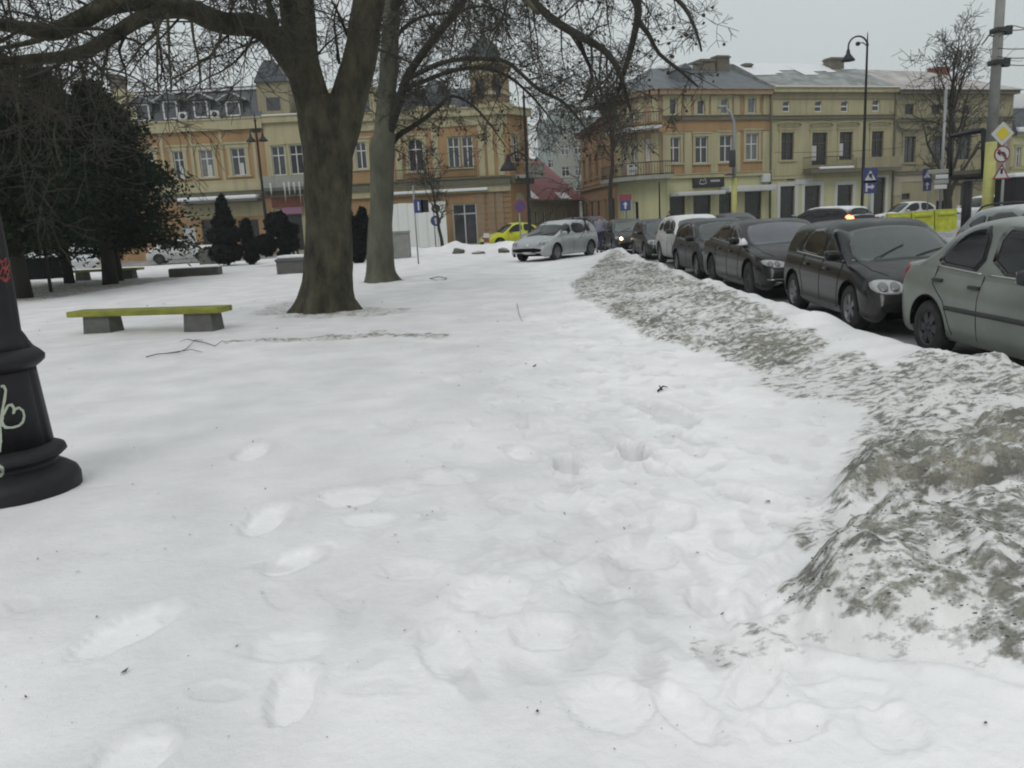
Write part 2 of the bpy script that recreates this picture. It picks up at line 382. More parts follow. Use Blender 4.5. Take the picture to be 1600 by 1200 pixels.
    h = h*(1-road) + rh*road
    # small snow ridges ploughed up along the far cross street
    pl = np.exp(-((y-47.5-.6*perlin(x*.2, x*0))/1.1)**2)*sst(-16,-8,x)*(1-sst(3, 6, x))
    h = h + pl*(.38+.35*fbm(x*.55, y*.55, 3))
    far = sst(49, 52, y); h = h*(1-far) + (-.13+.01*fbm(x,y,2))*far
    # ploughed heaps across the road at right
    hp = np.exp(-((y-41)/2.6)**2)*sst(15.5,18,x)*(1-sst(30,36,x)); h = h + hp*(.75+.5*fbm(x*.5, y*.5, 3))
    hp2 = np.exp(-(((y-29)/2.2)**2+((x-15.2)/3.5)**2)); h = h + hp2*(.45+.3*fbm(x, y, 3))
    dirt_shade = dirt_shade*(1-.5*np.exp(-((x-cx-.06)/.14)**2)*fade*sst(6.5,8,y))
    return h, np.clip(dirt_shade, 0, 1), np.clip(fresh, 0, 1), bank
NX, NY = 1000, 1150
sx = np.linspace(-1, 1, NX); sx = sx*(.62+.38*np.abs(sx))
ty = np.linspace(0, 1, NY); yy = 1.2*np.exp(ty*math.log(75/1.2))
XX = sx[None, :]*(2.6+1.02*yy[:, None]) + .0; YY = np.repeat(yy[:, None], NX, 1)
HH, DD, FF, BB = ground(XX, YY)
def gz(x, y):
    return float(ground(np.array([[x*1.0]]), np.array([[y*1.0]]))[0][0, 0])
idx = np.arange(NX*NY).reshape(NY, NX)
FACES = np.stack([idx[:-1, :-1], idx[:-1, 1:], idx[1:, 1:], idx[1:, :-1]], -1).reshape(-1, 4)
cxm = .25*(XX[:-1,:-1]+XX[1:,:-1]+XX[:-1,1:]+XX[1:,1:]); cym = .5*(YY[:-1,:-1]+YY[1:,1:])
bmask = .5*(BB[:-1,:-1]+BB[1:,1:]) > .2
inA = (poly_sd(cxm, cym, P_B) > -.05) | (poly_sd(cxm, cym, P_A) > -.05) | (poly_sd(cxm, cym, P_C) > -.05)
is_road = ((cxm > 4.40) & (cym < 46)) | (cym > 50)
is_bank = (~is_road) & (cym < 31.5) & (cxm > .4) & (bmask | inA)
def snow_mat():
    m = bpy.data.materials.new('snow_ground'); m.use_nodes = True; t = m.node_tree; b = t.nodes['Principled BSDF']
    b.inputs['Roughness'].default_value = .75; b.inputs['Specular IOR Level'].default_value = .25
    L = t.links.new
    tcn = N(t, 'ShaderNodeTexCoord')
    at = N(t, 'ShaderNodeAttribute', attribute_name='mask'); sp_ = N(t, 'ShaderNodeSeparateColor'); L(at.outputs['Color'], sp_.inputs[0])
    def noise(scale, detail=5, rough=.6, st=(1,1,1)):
        mp = N(t, 'ShaderNodeMapping'); mp.inputs['Scale'].default_value = st; L(tcn.outputs['Object'], mp.inputs[0])
        n = N(t, 'ShaderNodeTexNoise'); n.inputs['Scale'].default_value = scale; n.inputs['Detail'].default_value = detail
        n.inputs['Roughness'].default_value = rough; L(mp.outputs[0], n.inputs['Vector']); return n.outputs[0]
    def rng(src, a, b_, c=0, d=1):
        r = N(t, 'ShaderNodeMapRange'); L(src, r.inputs[0])
        for i, q in enumerate((a, b_, c, d)): r.inputs[i+1].default_value = q
        return r.outputs[0]
    def mixc(f, A, B):
        x = N(t, 'ShaderNodeMix', data_type='RGBA'); L(f, x.inputs[0])
        for i, q in ((6, A), (7, B)):
            if isinstance(q, tuple): x.inputs[i].default_value = (*q, 1)
            else: L(q, x.inputs[i])
        return x.outputs[2]
    def math_(op, a, b_):
        x = N(t, 'ShaderNodeMath', operation=op)
        for i, q in enumerate((a, b_)):
            if isinstance(q, (int, float)): x.inputs[i].default_value = q
            else: L(q, x.inputs[i])
        return x.outputs[0]
    fr = math_('ADD', sp_.outputs[1], rng(noise(2.2), .3, .7, -.12, .12))
    c = mixc(rng(fr, .1, .9), (.70,.68,.69), (.92,.895,.905))
    c = mixc(rng(noise(.9, 4), .45, .75, 0, .35), c, (.60,.615,.60))
    # fine grit everywhere
    g1 = rng(noise(85, 3, .8), .66, .74, 0, .55); g2 = rng(noise(3, 3), .42, .66)
    c = mixc(math_('MULTIPLY', g1, g2), c, (.22,.21,.19))
    # dirty tone, plus the conifer shade held in the same mask
    dn = math_('ADD', math_('MULTIPLY', noise(3.2, 4, .55, (1,1.3,1)), .25), math_('MULTIPLY', noise(10.5, 8, .66, (1, 1.75, 1)), .75)); dsum = math_('ADD', sp_.outputs[0], math_('MULTIPLY', math_('MULTIPLY', math_('SUBTRACT', dn, .5), 3.2), rng(sp_.outputs[0], .2, .45)))
    c = mixc(rng(sp_.outputs[0], .28, .7, 0, .62), c, (.49,.485,.44))
    dm = rng(dsum, .44, .72)
    dc = mixc(rng(noise(4, 5), .35, .65), (.125,.122,.098), (.29,.275,.21))
    dc = mixc(rng(noise(3.1, 5, .6), .50, .62, 0, .75), dc, (.062,.058,.045))
    dc = mixc(rng(noise(60, 4, .75), .45, .62, 0, .75), dc, (.055,.052,.045))
    c = mixc(math_('MULTIPLY', dm, .88), c, dc)
    L(c, b.inputs['Base Color'])
    bp = N(t, 'ShaderNodeBump'); bp.inputs['Distance'].default_value = .012; bp.inputs['Strength'].default_value = .7
    hh = math_('ADD', math_('ADD', math_('MULTIPLY', noise(28, 5, .65), .8), math_('MULTIPLY', noise(110, 3, .7), .30)), math_('ADD', math_('MULTIPLY', noise(6, 4), 1.2), math_('MULTIPLY', dm, .9)))
    L(hh, bp.inputs['Height']); L(bp.outputs[0], b.inputs['Normal'])
    return m
MATS['snow_ground'] = snow_mat()
mat('road_slush', (.10,.10,.10), .5, noise=.1, nscale=1.2, col2=(.45,.45,.46), bump=.02, bscale=6, stretch=(1,.35,1))
def sub_mesh(name, mask, material):
    F = FACES[mask.ravel()]; used = np.unique(F); rm = np.zeros(NX*NY, np.int32); rm[used] = np.arange(len(used))
    V = np.stack([XX.ravel()[used], YY.ravel()[used], HH.ravel()[used]], 1)
    o = np_mesh(name, V, rm[F], material, smooth=True)
    a = o.data.color_attributes.new('mask', 'FLOAT_COLOR', 'POINT')
    ccol = np.stack([DD.ravel()[used], FF.ravel()[used], np.zeros(len(used)), np.ones(len(used))], 1).astype(np.float32)
    a.data.foreach_set('color', ccol.ravel())
    return tag(o, kind='structure')
sub_mesh('snow_ground', ~(is_road | is_bank), 'snow_ground')
sub_mesh('snow_bank', is_bank, 'snow_ground')
sub_mesh('road', is_road, 'road_slush')
mat('far_snow', (.5,.51,.52), .9, noise=.2, nscale=.05)
mb = MB(); mb.add([(-900,-200,-.4),(900,-200,-.4),(900,1800,-.4),(-900,1800,-.4)], [(0,1,2,3)])
tag(mb.build('far_ground', 'far_snow'), kind='structure')
# ================================================================ BUILDINGS
mat('pl_orange', (.36,.222,.108), .9, noise=.18, nscale=.8, streak=.55)
mat('pl_orange_pale', (.30,.215,.135), .9, noise=.15, nscale=.8, streak=.5)
mat('pl_cream', (.42,.375,.23), .9, noise=.15, nscale=.8, streak=.5)
mat('pl_yellow', (.41,.37,.22), .9, noise=.14, nscale=.7, streak=.55)
mat('pl_olive', (.30,.265,.165), .9, noise=.2, nscale=.7, streak=.7)
mat('pl_beige', (.36,.32,.24), .9, noise=.12, nscale=.7, streak=.4)
mat('pl_bright', (.47,.45,.26), .9, noise=.08, nscale=.7, streak=.35)
mat('pl_white', (.50,.51,.49), .85, noise=.08, nscale=1, streak=.25)
mat('pl_brownish', (.30,.20,.12), .9, noise=.2, streak=.6)
mat('trim_dark', (.15,.14,.10), .9, noise=.3, streak=.5)
mat('slate', (.085,.095,.11), .6, noise=.4, nscale=2, bump=.02, bscale=5, streak=.4)
mat('roof_metal', (.12,.135,.15), .6, noise=.35, nscale=1.2, streak=.4)
mat('roof_green', (.11,.125,.115), .7, noise=.35, nscale=1, col2=(.33,.34,.34))
mat('roof_red', (.24,.075,.08), .75, noise=.3, nscale=.9, streak=.4)
mat('roof_brown', (.27,.225,.21), .8, noise=.2, nscale=.7, col2=(.5,.48,.48))
mat('roof_brick', (.2,.07,.05), .85, noise=.3, nscale=2)
mat('brick_chim', (.16,.14,.11), .9, noise=.4, nscale=3)
mat('stone_grey', (.30,.31,.27), .9, noise=.2, nscale=1, streak=.5)
mat('block_far', (.30,.34,.33), .9, noise=.15, nscale=.3, streak=.3)
mat('window_curtain', (.17,.18,.18), .15, spec=.8, noise=.6, nscale=2.2, stretch=(3,1,.4))
mat('dome_green', (.035,.05,.045), .6, noise=.3, nscale=2)
mat('pink_sign', (.26,.13,.19), .5)
class Fac:
    def __init__(s, O, D, root):
        s.O = Vector((O[0], O[1], 0)); s.D = Vector((D[0], D[1], 0)).normalized()
        s.I = Vector((-s.D.y, s.D.x, 0)); s.root = root       # I points into the building
    def at(s, u, v):
        d = ray(u, v); C = Vector((0,0,EYE)); t = (s.O-C).dot(s.I)/d.dot(s.I); p = C+d*t
        return (p-s.O).dot(s.D), p.z
    def R(s, u0, v0, u1, v1):
        um, vm = (u0+u1)/2, (v0+v1)/2
        a, b = s.at(u0, vm)[0], s.at(u1, vm)[0]; c, d = s.at(um, v1)[1], s.at(um, v0)[1]
        return a, b, c, d
    def W(s, x, y, z): return s.O + s.D*x + s.I*y + Vector((0,0,z))
    def build(s, mb_, name, mats, parent=None):
        o = s.root.location
        mb_.v = [tuple(s.W(*p)-o) for p in mb_.v]
        return mb_.build(name, mats, parent if parent is not None else s.root)
    def wall(s, s0, s1, z0, z1, holes, mats, depth=11, name='wall', bands=()):
        mb_ = MB(); T = .24
        hs = [h for h in holes if h[1] > s0 and h[0] < s1 and h[3] > z0 and h[2] < z1]
        xs = sorted(set([s0, s1]+[min(max(q, s0), s1) for h in hs for q in h[:2]]))
        zs = sorted(set([z0, z1]+[min(max(q, z0), z1) for h in hs for q in h[2:4]]))
        for i in range(len(xs)-1):
            for j in range(len(zs)-1):
                cx, cz = (xs[i]+xs[i+1])/2, (zs[j]+zs[j+1])/2
                if any(h[0] < cx < h[1] and h[2] < cz < h[3] for h in hs): continue
                mb_.add([(xs[i],0,zs[j]),(xs[i+1],0,zs[j]),(xs[i+1],0,zs[j+1]),(xs[i],0,zs[j+1])], [(0,1,2,3)])
        for h in hs:
            a, b, c, d = h[:4]
            mb_.add([(a,0,c),(b,0,c),(b,0,d),(a,0,d),(a,T,c),(b,T,c),(b,T,d),(a,T,d)], [(0,1,5,4),(1,2,6,5),(2,3,7,6),(3,0,4,7)])
        mb_.box((s0, T+.08, z0), (s1, depth, z1))
        mb_.add([(s0,0,z0),(s0,T+.08,z0),(s0,T+.08,z1),(s0,0,z1)], [(0,1,2,3)]); mb_.add([(s1,0,z0),(s1,T+.08,z0),(s1,T+.08,z1),(s1,0,z1)], [(0,1,2,3)])
        mb_.add([(s0,0,z1),(s1,0,z1),(s1,T+.08,z1),(s0,T+.08,z1)], [(0,1,2,3)])
        return s.build(mb_, name, mats)
    def band(s, s0, s1, z0, z1, pr, mats, name='cornice', snow=0, y1=.0):
        mb_ = MB(); mb_.box((s0, -pr, z0), (s1, y1-.003, z1))
        if z1-z0 > .25: mb_.box((s0, -pr*1.25, z1-.12*(z1-z0)), (s1, -pr-.002, z1+.01))
        o = s.build(mb_, name, mats)
        if snow:
            sn = MB(); sn.bbox((s0+.05, -pr*1.2, z1+.012), (s1-.05, 0, z1+snow), snow*.3); s.build(sn, 'snow_strip', 'snow_cap', o)
        return o
    def window(s, h, frame='window_white', sur=None, cols=2, rows=2, split=.68, glass=None, sill=True, arch=False, fw=.07, sw=.17, name='window', pan=None):
        a, b, c, d = h; mb_ = MB(); y0, y1 = .10, .17; glass = glass or random.choice(['window_glass','window_glass','window_dark','window_curtain'])
        mb_.box((a,y0,c),(a+fw,y1,d)); mb_.box((b-fw,y0,c),(b,y1,d)); mb_.box((a+fw,y0,c),(b-fw,y1,c+fw)); mb_.box((a+fw,y0,d-fw),(b-fw,y1,d))
        for k in range(1, cols):
            x = a+(b-a)*k/cols; mb_.box((x-fw*.5,y0+.005,c+fw),(x+fw*.5,y1-.01,d-fw))
        if rows == 2:
            z = c+(d-c)*split; mb_.box((a+fw,y0+.012,z-fw*.5),(b-fw,y1-.015,z+fw*.5))
        mts = [frame]
        if sur:
            mts.append(sur); p = -.07
            mb_.box((a-sw,p,c),(a,-.002,d),1); mb_.box((b,p,c),(b+sw,-.002,d),1)
            mb_.box((a-sw*1.3,p*1.3,d),(b+sw*1.3,-.002,d+sw*1.1),1); mb_.box((a-sw*1.7,p*2.4,d+sw*1.1),(b+sw*1.7,-.002,d+sw*1.6),1)
            if sill: mb_.box((a-sw*1.4,p*2,c-.13),(b+sw*1.4,-.002,c),1)
        if arch:
            n = 8; r = (b-a)/2
            if not sur: mts.append(arch)
            for side in (-1, 1):   # spandrels closing the rectangular opening to an arch
                pts = [((a+b)/2+side*r, d), ((a+b)/2+side*r, d-r)] + [((a+b)/2+side*r*math.cos(t*math.pi/2/n), d-r+r*math.sin(t*math.pi/2/n)) for t in range(1, n+1)]
                if side > 0: pts = pts[::-1]
                mb_.prism(pts, (0,.01,0), (1,0,0), (0,0,1), (0,1,0), .14, 1)
        o = s.build(mb_, name, mts)
        g = MB(); g.add([(a+.01,.155,c+.01),(b-.01,.155,c+.01),(b-.01,.155,d-.01),(a+.01,.155,d-.01)], [(0,1,2,3)]); s.build(g, 'pane', glass, o)
        if pan:   # a white curtain or blind behind/at one half
            g = MB(); g.box((a+(b-a)*pan[0],.125,c+(d-c)*pan[2]),(a+(b-a)*pan[1],.135,c+(d-c)*pan[3])); s.build(g, 'blind', 'pl_white', o)
        return o
    def railing(s, pts, z0, h, mats='black_iron', dens=.16, name='railing', parent=None):
        """pts: list of (x,y) local"""
        mb_ = MB()
        for (x0,y0), (x1,y1) in zip(pts[:-1], pts[1:]):
            L = math.hypot(x1-x0, y1-y0); n = max(1, int(L/dens))
            for z in (z0+.05, z0+h): mb_.tube([(x0,y0,z),(x1,y1,z)], .03, 4)
            for k in range(n+1):
                x, y = x0+(x1-x0)*k/n, y0+(y1-y0)*k/n; mb_.tube([(x,y,z0),(x,y,z0+h)], .014, 3)
        return s.build(mb_, name, mats, parent)
GZ = -.2
def broot(name, u, Y, label, cat='building'):
    x = P(u, 400, Y).x; return empty(name, (x, Y, GZ), 0, label, cat)
def slab(F, a, b, c, d, mats, name, parent=None):
    mb_ = MB(); mb_.box(a+tuple(), b); return F.build(mb_, name, mats, parent)

# ---- orange mansard building at left
def text_obj(body, loc, size, rot, mats, parent, name='lettering', align='CENTER', ext=.004):
    cu = bpy.data.curves.new(name, 'FONT'); cu.body = body; cu.size = size; cu.align_x = align; cu.align_y = 'CENTER'; cu.extrude = ext
    o = bpy.data.objects.new(name, cu); me = bpy.data.meshes.new_from_object(o); bpy.data.objects.remove(o)
    me.materials.clear(); me.materials.append(M(mats) if isinstance(mats, str) else mats)
    ob = bpy.data.objects.new(name, me); link(ob, parent); ob.location = loc; ob.rotation_euler = rot; return ob
r1 = broot('mansard_building', 330, 66, 'orange and cream building with grey mansard roof and dormers behind the dark conifers')
F1 = Fac((0, 66), (1, 0), r1)
X = lambda F, u, v=300: F.at(u, v)[0]
Z = lambda F, u, v: F.at(u, v)[1]
s0, s1 = X(F1, 140, 300), X(F1, 482, 280)
sm = X(F1, 414, 230); zc = Z(F1, 400, 199); zg = Z(F1, 400, 183)
wins = [F1.R(223,238,242,280), F1.R(272,236,288,279), F1.R(313,234,334,277), F1.R(362,231,384,274), F1.R(170,242,190,284)]
wl = [F1.R(425,228,446,274), F1.R(453,226,474,272)]
gnd = [F1.R(286,353,307,398), F1.R(316,343,341,385), F1.R(373,343,406,388)]
gs = [F1.R(436,335,474,392)]
F1.wall(s0, sm, GZ, zg, wins+gnd, 'pl_orange'); F1.wall(sm, s1, GZ, zg, wl+gs, 'pl_cream', name='bay_wall')
for h in wins: F1.window(h, sur='pl_cream', sw=.28, pan=(.55,.8,0,.45) if h is not wins[0] else None)
for h in wl: F1.window(h, sur='pl_bright', sw=.09)
F1.window(gnd[0], 'pl_white', cols=1, rows=1, glass='pl_white', name='door', fw=.1)
for h in gnd[1:]: F1.window(h, 'window_brown', cols=2, rows=1, glass='window_dark', name='shop_window')
F1.window(gs[0], 'window_brown', cols=2, rows=1, glass='window_dark', name='shop_window')
# cream ground storey skin, cornices
mbg = MB()
za, zb = Z(F1, 340, 311), Z(F1, 340, 342)
mbg.box((X(F1,285), -.05, zb+.1), (X(F1,408), -.002, za)); F1.build(mbg, 'fascia', 'pl_cream')
F1.band(s0, sm, zg-.85, zg, .35, 'pl_cream', snow=.0)
z2 = Z(F1, 340, 300); z3 = Z(F1, 340, 283); F1.band(s0, s1, z2, z3, .12, 'pl_cream', 'storey_band')
F1.band(s0, s1, z2-.5, z2, .22, 'trim_dark', 'ledge')
zl = Z(F1, 345, 318)
mbg = MB(); mbg.bbox((X(F1,284), -1.3, zl), (X(F1,408), -.06, zl+.22), .05); can = F1.build(mbg, 'canopy', 'concrete')
mbg = MB(); mbg.bbox((X(F1,284)+.05, -1.32, zl+.225), (X(F1,408)-.05, -.1, zl+.52), .1); F1.build(mbg, 'snow_strip', 'snow_cap', can)
# pilasters between windows
mbg = MB()
for u in (254, 300, 347, 398): 
    x = X(F1, u, 240); mbg = MB(); mbg.box((x-.12, -.06, z3+.02), (x+.12, -.003, zg-.9)); F1.build(mbg, 'pilaster', 'pl_cream')
zt = Z(F1, 320, 141)
mbg = MB(); prof = [(-.1, zg+.01), (.9, zt), (3.2, zt+.7), (10, zt+.7), (10.8, zg+.01)]
mbg.prism(prof, (s0, 0, 0), (0,1,0), (0,0,1), (1,0,0), sm-s0); rf = F1.build(mbg, 'mansard_roof', 'slate')
mbg = MB(); mbg.bbox((X(F1,205), .75, zt), (sm-.1, 1.1, zt+.14), .05); F1.build(mbg, 'snow_strip', 'snow_cap', rf)
for u in (223, 267, 315, 365):
    x = X(F1, u, 175); zb_ = zg+.25; zt_ = Z(F1, u, 157 if u > 260 else 162)
    mbg = MB(); mbg.box((x-.75, -.05, zg+.02), (x+.75, 2.2, zt_)); dm = F1.build(mbg, 'dormer', 'slate', rf)
    mbg = MB(); mbg.prism([(x-1.1, zt_), (x+1.1, zt_), (x, zt_+.55)], (0,-.35,0), (1,0,0), (0,0,1), (0,1,0), 2.6)
    F1.build(mbg, 'dormer_roof', 'slate', rf)
    mbg = MB(); mbg.tube([(x-1.15,-.38,zt_-.02),(x,-.38,zt_+.57),(x+1.15,-.38,zt_-.02)], .07, 4); F1.build(mbg, 'dormer_gable', 'pl_white', rf)
    mbg = MB(); a, b, c, d = x-.45, x+.45, zb_, zt_-.15
    for q in ((a-.1,b+.1,c-.1,c),(a-.1,b+.1,d,d+.1),(a-.1,a,c,d),(b,b+.1,c,d)): mbg.box((q[0],-.12,q[2]),(q[1],-.055,q[3]))
    wn = F1.build(mbg, 'dormer_window', 'window_white', rf)
for u in (289, 339):
    x = X(F1, u, 185); mbg = MB(); mbg.bbox((x-.35,-.45,zg+.03),(x+.35,-.15,zg+.6),.03); ac = F1.build(mbg, 'air_conditioner', 'pl_white')
    mbg = MB(); mbg.lathe([(.2,0),(.2,.01)], (0,0,0), 12); mbg.v = [(x+p[0], -.46-p[2], zg+.31+p[1]) for p in mbg.v]; F1.build(mbg, 'fan', 'window_dark', ac)
# gable piece at the left end, chimney
x0, x1 = X(F1,168,160), X(F1,212,160); zq = Z(F1,190,150)
mbg = MB(); mbg.box((x0, -.1, zg+.01), (x1, 1.2, zq)); mbg.prism([(x0-.1,zq),(x1+.1,zq),(x1-.6,zq+.35),((x0+x1)/2,zq+.6),(x0+.6,zq+.35)], (0,-.15,0),(1,0,0),(0,0,1),(0,1,0),1.3)
F1.build(mbg, 'parapet', 'pl_cream')
x0, x1 = X(F1,143,130), X(F1,161,130); mbg = MB(); mbg.box((x0,3,zg),(x1,4.2,Z(F1,152,106))); mbg.box((x0-.1,2.9,Z(F1,152,112)),(x1+.1,4.3,Z(F1,152,109))); F1.build(mbg, 'chimney', 'brick_chim')
# bay: attic storey with little dome roof, balcony with icicles
zb1 = Z(F1, 425, 128); x0, x1 = X(F1,401,150), X(F1,450,150)
F1.band(sm, s1, zg-.5, zg, .3, 'pl_cream', snow=.1)
mbg = MB(); mbg.prism([(x0-.1,zb1),(x0+.5,zb1+1.1),(x0+.9,zb1+1.55),(x1-.9,zb1+1.55),(x1-.5,zb1+1.1),(x1+.1,zb1)], (0,-.2,0),(1,0,0),(0,0,1),(0,1,0),4); F1.build(mbg, 'dome_roof', 'slate')
mbg = MB(); mbg.box((x0,.1,zg+.01),(x1,3.6,zb1)); F1.build(mbg, 'attic', 'pl_olive')
h = F1.R(416,152,437,172); mbg = MB(); mbg.box((h[0],.04,h[2]),(h[1],.095,h[3])); F1.build(mbg, 'attic_window', 'window_glass')
bx0, bx1 = X(F1,414,285), X(F1,480,285); zb0 = Z(F1,440,299)
mbg = MB(); mbg.box((bx0,-1.2,zb0),(bx1,-.13,zb0+.25)); bal = F1.build(mbg, 'balcony', 'concrete')
mbg = MB(); mbg.box((bx0,-1.2,zb0+.26),(bx1,-1.08,zb0+1.15)); F1.build(mbg, 'balustrade', 'stone_grey', bal)
for u, L in ((451,.9),(458,.5),(474,1.0),(430,.4),(466,.35)):
    x = X(F1, u, 295); mbg = MB(); mbg.tube([(x,-1.23,zb0+.6),(x+.02,-1.23,zb0),(x,-1.23,zb0-L)], [.09,.06,.01], 5); F1.build(mbg, 'icicle', 'pl_white', bal)
h = F1.R(442,324,474,334); mbg = MB(); mbg.box((h[0],-.3,h[2]),(h[1],-.2,h[3])); F1.build(mbg, 'shop_sign', 'pink_sign')
h = F1.R(425,308,474,324); mbg = MB(); mbg.box((h[0],-.2,h[2]),(h[1],-.1,h[3])); F1.build(mbg, 'sign_panel', 'roof_brick')

# ---- corner building with tower (behind the plane trees)
r2 = broot('tower_building', 700, 66, 'orange and cream corner building with domed tower behind the plane trees')
F2 = Fac((0, 66), (1, 0), r2)
s0, s1 = X(F2,482,280), X(F2,797,280)
zg = Z(F2, 640, 176)
w2 = [F2.R(556,222,573,264), F2.R(505,224,522,266), F2.R(638,217,662,268), F2.R(700,214,718,262), F2.R(722,213,739,261)]
g2 = [F2.R(708,318,746,384), F2.R(556,330,576,388), F2.R(524,332,543,390)]
F2.wall(s0, s1, GZ, zg, w2+g2, 'pl_orange', depth=12)
for i, h in enumerate(w2): F2.window(h, sur='pl_cream', sw=.24 if i < 3 else .04, arch=i < 3, glass='window_dark' if i == 2 else 'window_glass')
F2.window(g2[0], 'pl_white', cols=2, rows=2, split=.76, name='shop_door', fw=.1)
for h in g2[1:]: F2.window(h, 'window_brown', cols=1, rows=1, glass='window_dark', arch='pl_orange', name='arched_opening')
h = F2.R(558,334,572,352)
F2.band(s0, s1, zg-.5, zg+.1, .45, 'pl_cream'); F2.band(s0, s1, zg-1.2, zg-.5, .15, 'pl_cream', 'frieze')
zb = Z(F2,700,292); zt2 = Z(F2,700,280)
F2.band(s0, s1, zb, zt2, .5, 'trim_dark', 'storey_ledge')
o = F2.band(s0, s1, zb-.55, zb-.01, .3, 'pl_cream', 'storey_band', snow=0)
mbg = MB(); mbg.bbox((X(F2,612,295), -.52, zb-.42), (X(F2,762,295), -.31, zb-.2), .05); F2.build(mbg, 'snow_strip', 'snow_cap', o)
F2.railing([(X(F2,620,275),-.48),(X(F2,745,275),-.48)], zt2+.05, .8, name='balcony_railing')
mbg = MB()
for u in (606, 622, 680, 752, 766, 782):   # pilasters upstairs
    x = X(F2, u, 230); mbg = MB(); mbg.box((x-.25,-.09,zt2+.1),(x+.25,-.004,zg-1.25)); F2.build(mbg, 'pilaster', 'pl_cream')
mbg = MB()
for u in (752, 768, 782):
    x = X(F2,u,340); mbg.box((x-.28,-.1,GZ),(x+.28,-.004,zb-.6))
zq = GZ+.3
while zq < zb-.8: mbg.box((X(F2,748,340),-.13,zq),(s1,-.101,zq+.06)); zq += .42
F2.build(mbg, 'rustication', 'pl_orange_pale')
mbg = MB(); zp = Z(F2,700,140)
mbg.prism([(-.1,zg+.1),(.9,zp),(3,zp+.5),(11,zp+.5),(11.9,zg+.1)], (s0,0,0),(0,1,0),(0,0,1),(1,0,0), X(F2,735,150)-s0); rf = F2.build(mbg, 'mansard_roof', 'slate')
for u in (520, 590): 
    x = X(F2,u,160); mbg = MB(); mbg.box((x-.6,-.15,zg+.15),(x+.6,2,zg+1.6)); mbg.prism([(x-.8,zg+1.6),(x+.8,zg+1.6),(x,zg+2.1)],(0,-.3,0),(1,0,0),(0,0,1),(0,1,0),2.2); F2.build(mbg, 'dormer', 'pl_cream', rf)
x = X(F2,680,150); mbg = MB(); rr = 1.15; zz = Z(F2,680,166)
mbg.lathe([(rr*1.05,0),(rr,.5),(rr*.92,1.1),(rr*.65,1.7),(rr*.25,2.0),(.03,2.15)], (x,.8,zz), 16); mbg.v = [(p[0],p[1],p[2]) for p in mbg.v]; F2.build(mbg, 'small_dome', 'slate')
mbg = MB(); mbg.box((x-1.5,-.2,zg+.1),(x+1.5,1.2,zz)); F2.build(mbg, 'attic', 'pl_cream')
# tower
xa, xb = X(F2,734,120), X(F2,794,120); xc = (xa+xb)/2; tw = (xb-xa)/2; ztw = Z(F2,765,98)
mbg = MB()
mbg.lathe([(tw*1.04,zg+.1),(tw*1.04,ztw)], (xc,tw*.9,0), 8, smooth=False); F2.build(mbg, 'tower', 'pl_orange_pale')
mbg = MB()
for za_, e in ((zg+.1,.35),(zg+1.0,.12),(ztw-.9,.1),(ztw-.15,.35)): mbg.lathe([(tw*1.04+e,za_),(tw*1.04+e,za_+.28)], (xc,tw*.9,0), 8, smooth=False)
F2.build(mbg, 'tower_cornices', 'pl_cream')
for k, (u0, u1) in enumerate(((745,757),(769,782))):
    h = F2.R(u0,123,u1,152); mbg = MB(); mbg.box((h[0],-.14,h[2]),(h[1],-.05,h[3])); F2.build(mbg, 'tower_window', 'window_dark')
zd = Z(F2,757,91); rd = (X(F2,784,90)-X(F2,731,90))/2; xd = X(F2,757,90)
mbg = MB(); mbg.lathe([(rd*1.12,zd-.15),(rd*1.12,zd),(rd*1.0,zd+.1),(rd*.97,zd+.5),(rd*.82,zd+1.0),(rd*.5,zd+1.45),(rd*.2,zd+1.75),(.1,zd+1.95),(.05,zd+2.7)], (xc-.3,tw*.9,0), 12); F2.build(mbg, 'dome', 'dome_green')
# chamfered corner side, balcony and arch niche
Fc = Fac(F2.W(s1,0,0)[:2], (.55,.83), r2)
L = 3.0
hc = [(.5,1.35,Z(F2,790,252),Z(F2,790,212))]
Fc.wall(.003, L, GZ, zg, hc, 'pl_orange', depth=7, name='corner_wall'); Fc.window(hc[0], sur='pl_cream')
Fc.band(.003, L, zg-.5, zg+.1, .4, 'pl_cream'); Fc.band(.003, L, zb, zt2, .4, 'trim_dark', 'storey_ledge')
mbg = MB(); z_ = Z(F2,800,279); mbg.box((.1,-1.5,z_),(L,-.41,z_+.25)); bal = Fc.build(mbg, 'balcony', 'stone_grey')
mbg = MB(); mbg.box((.1,-1.5,z_+1.05),(L,-1.35,z_+1.2))
for k in range(11): mbg.lathe([(.05,0),(.09,.25),(.05,.55),(.06,.8)], (.25+k*.26,-1.42,z_+.255), 6)
Fc.build(mbg, 'balustrade', 'stone_grey', bal)
mbg = MB(); z_ = Z(F2,796,327)
mbg.prism([(.7,z_),(1.9,z_)]+[(1.3+.6*math.cos(t*math.pi/8), z_+.7+.6*math.sin(t*math.pi/8)) for t in range(9)], (0,-.03,0),(1,0,0),(0,0,1),(0,1,0),.025); Fc.build(mbg, 'niche', 'pl_cream')

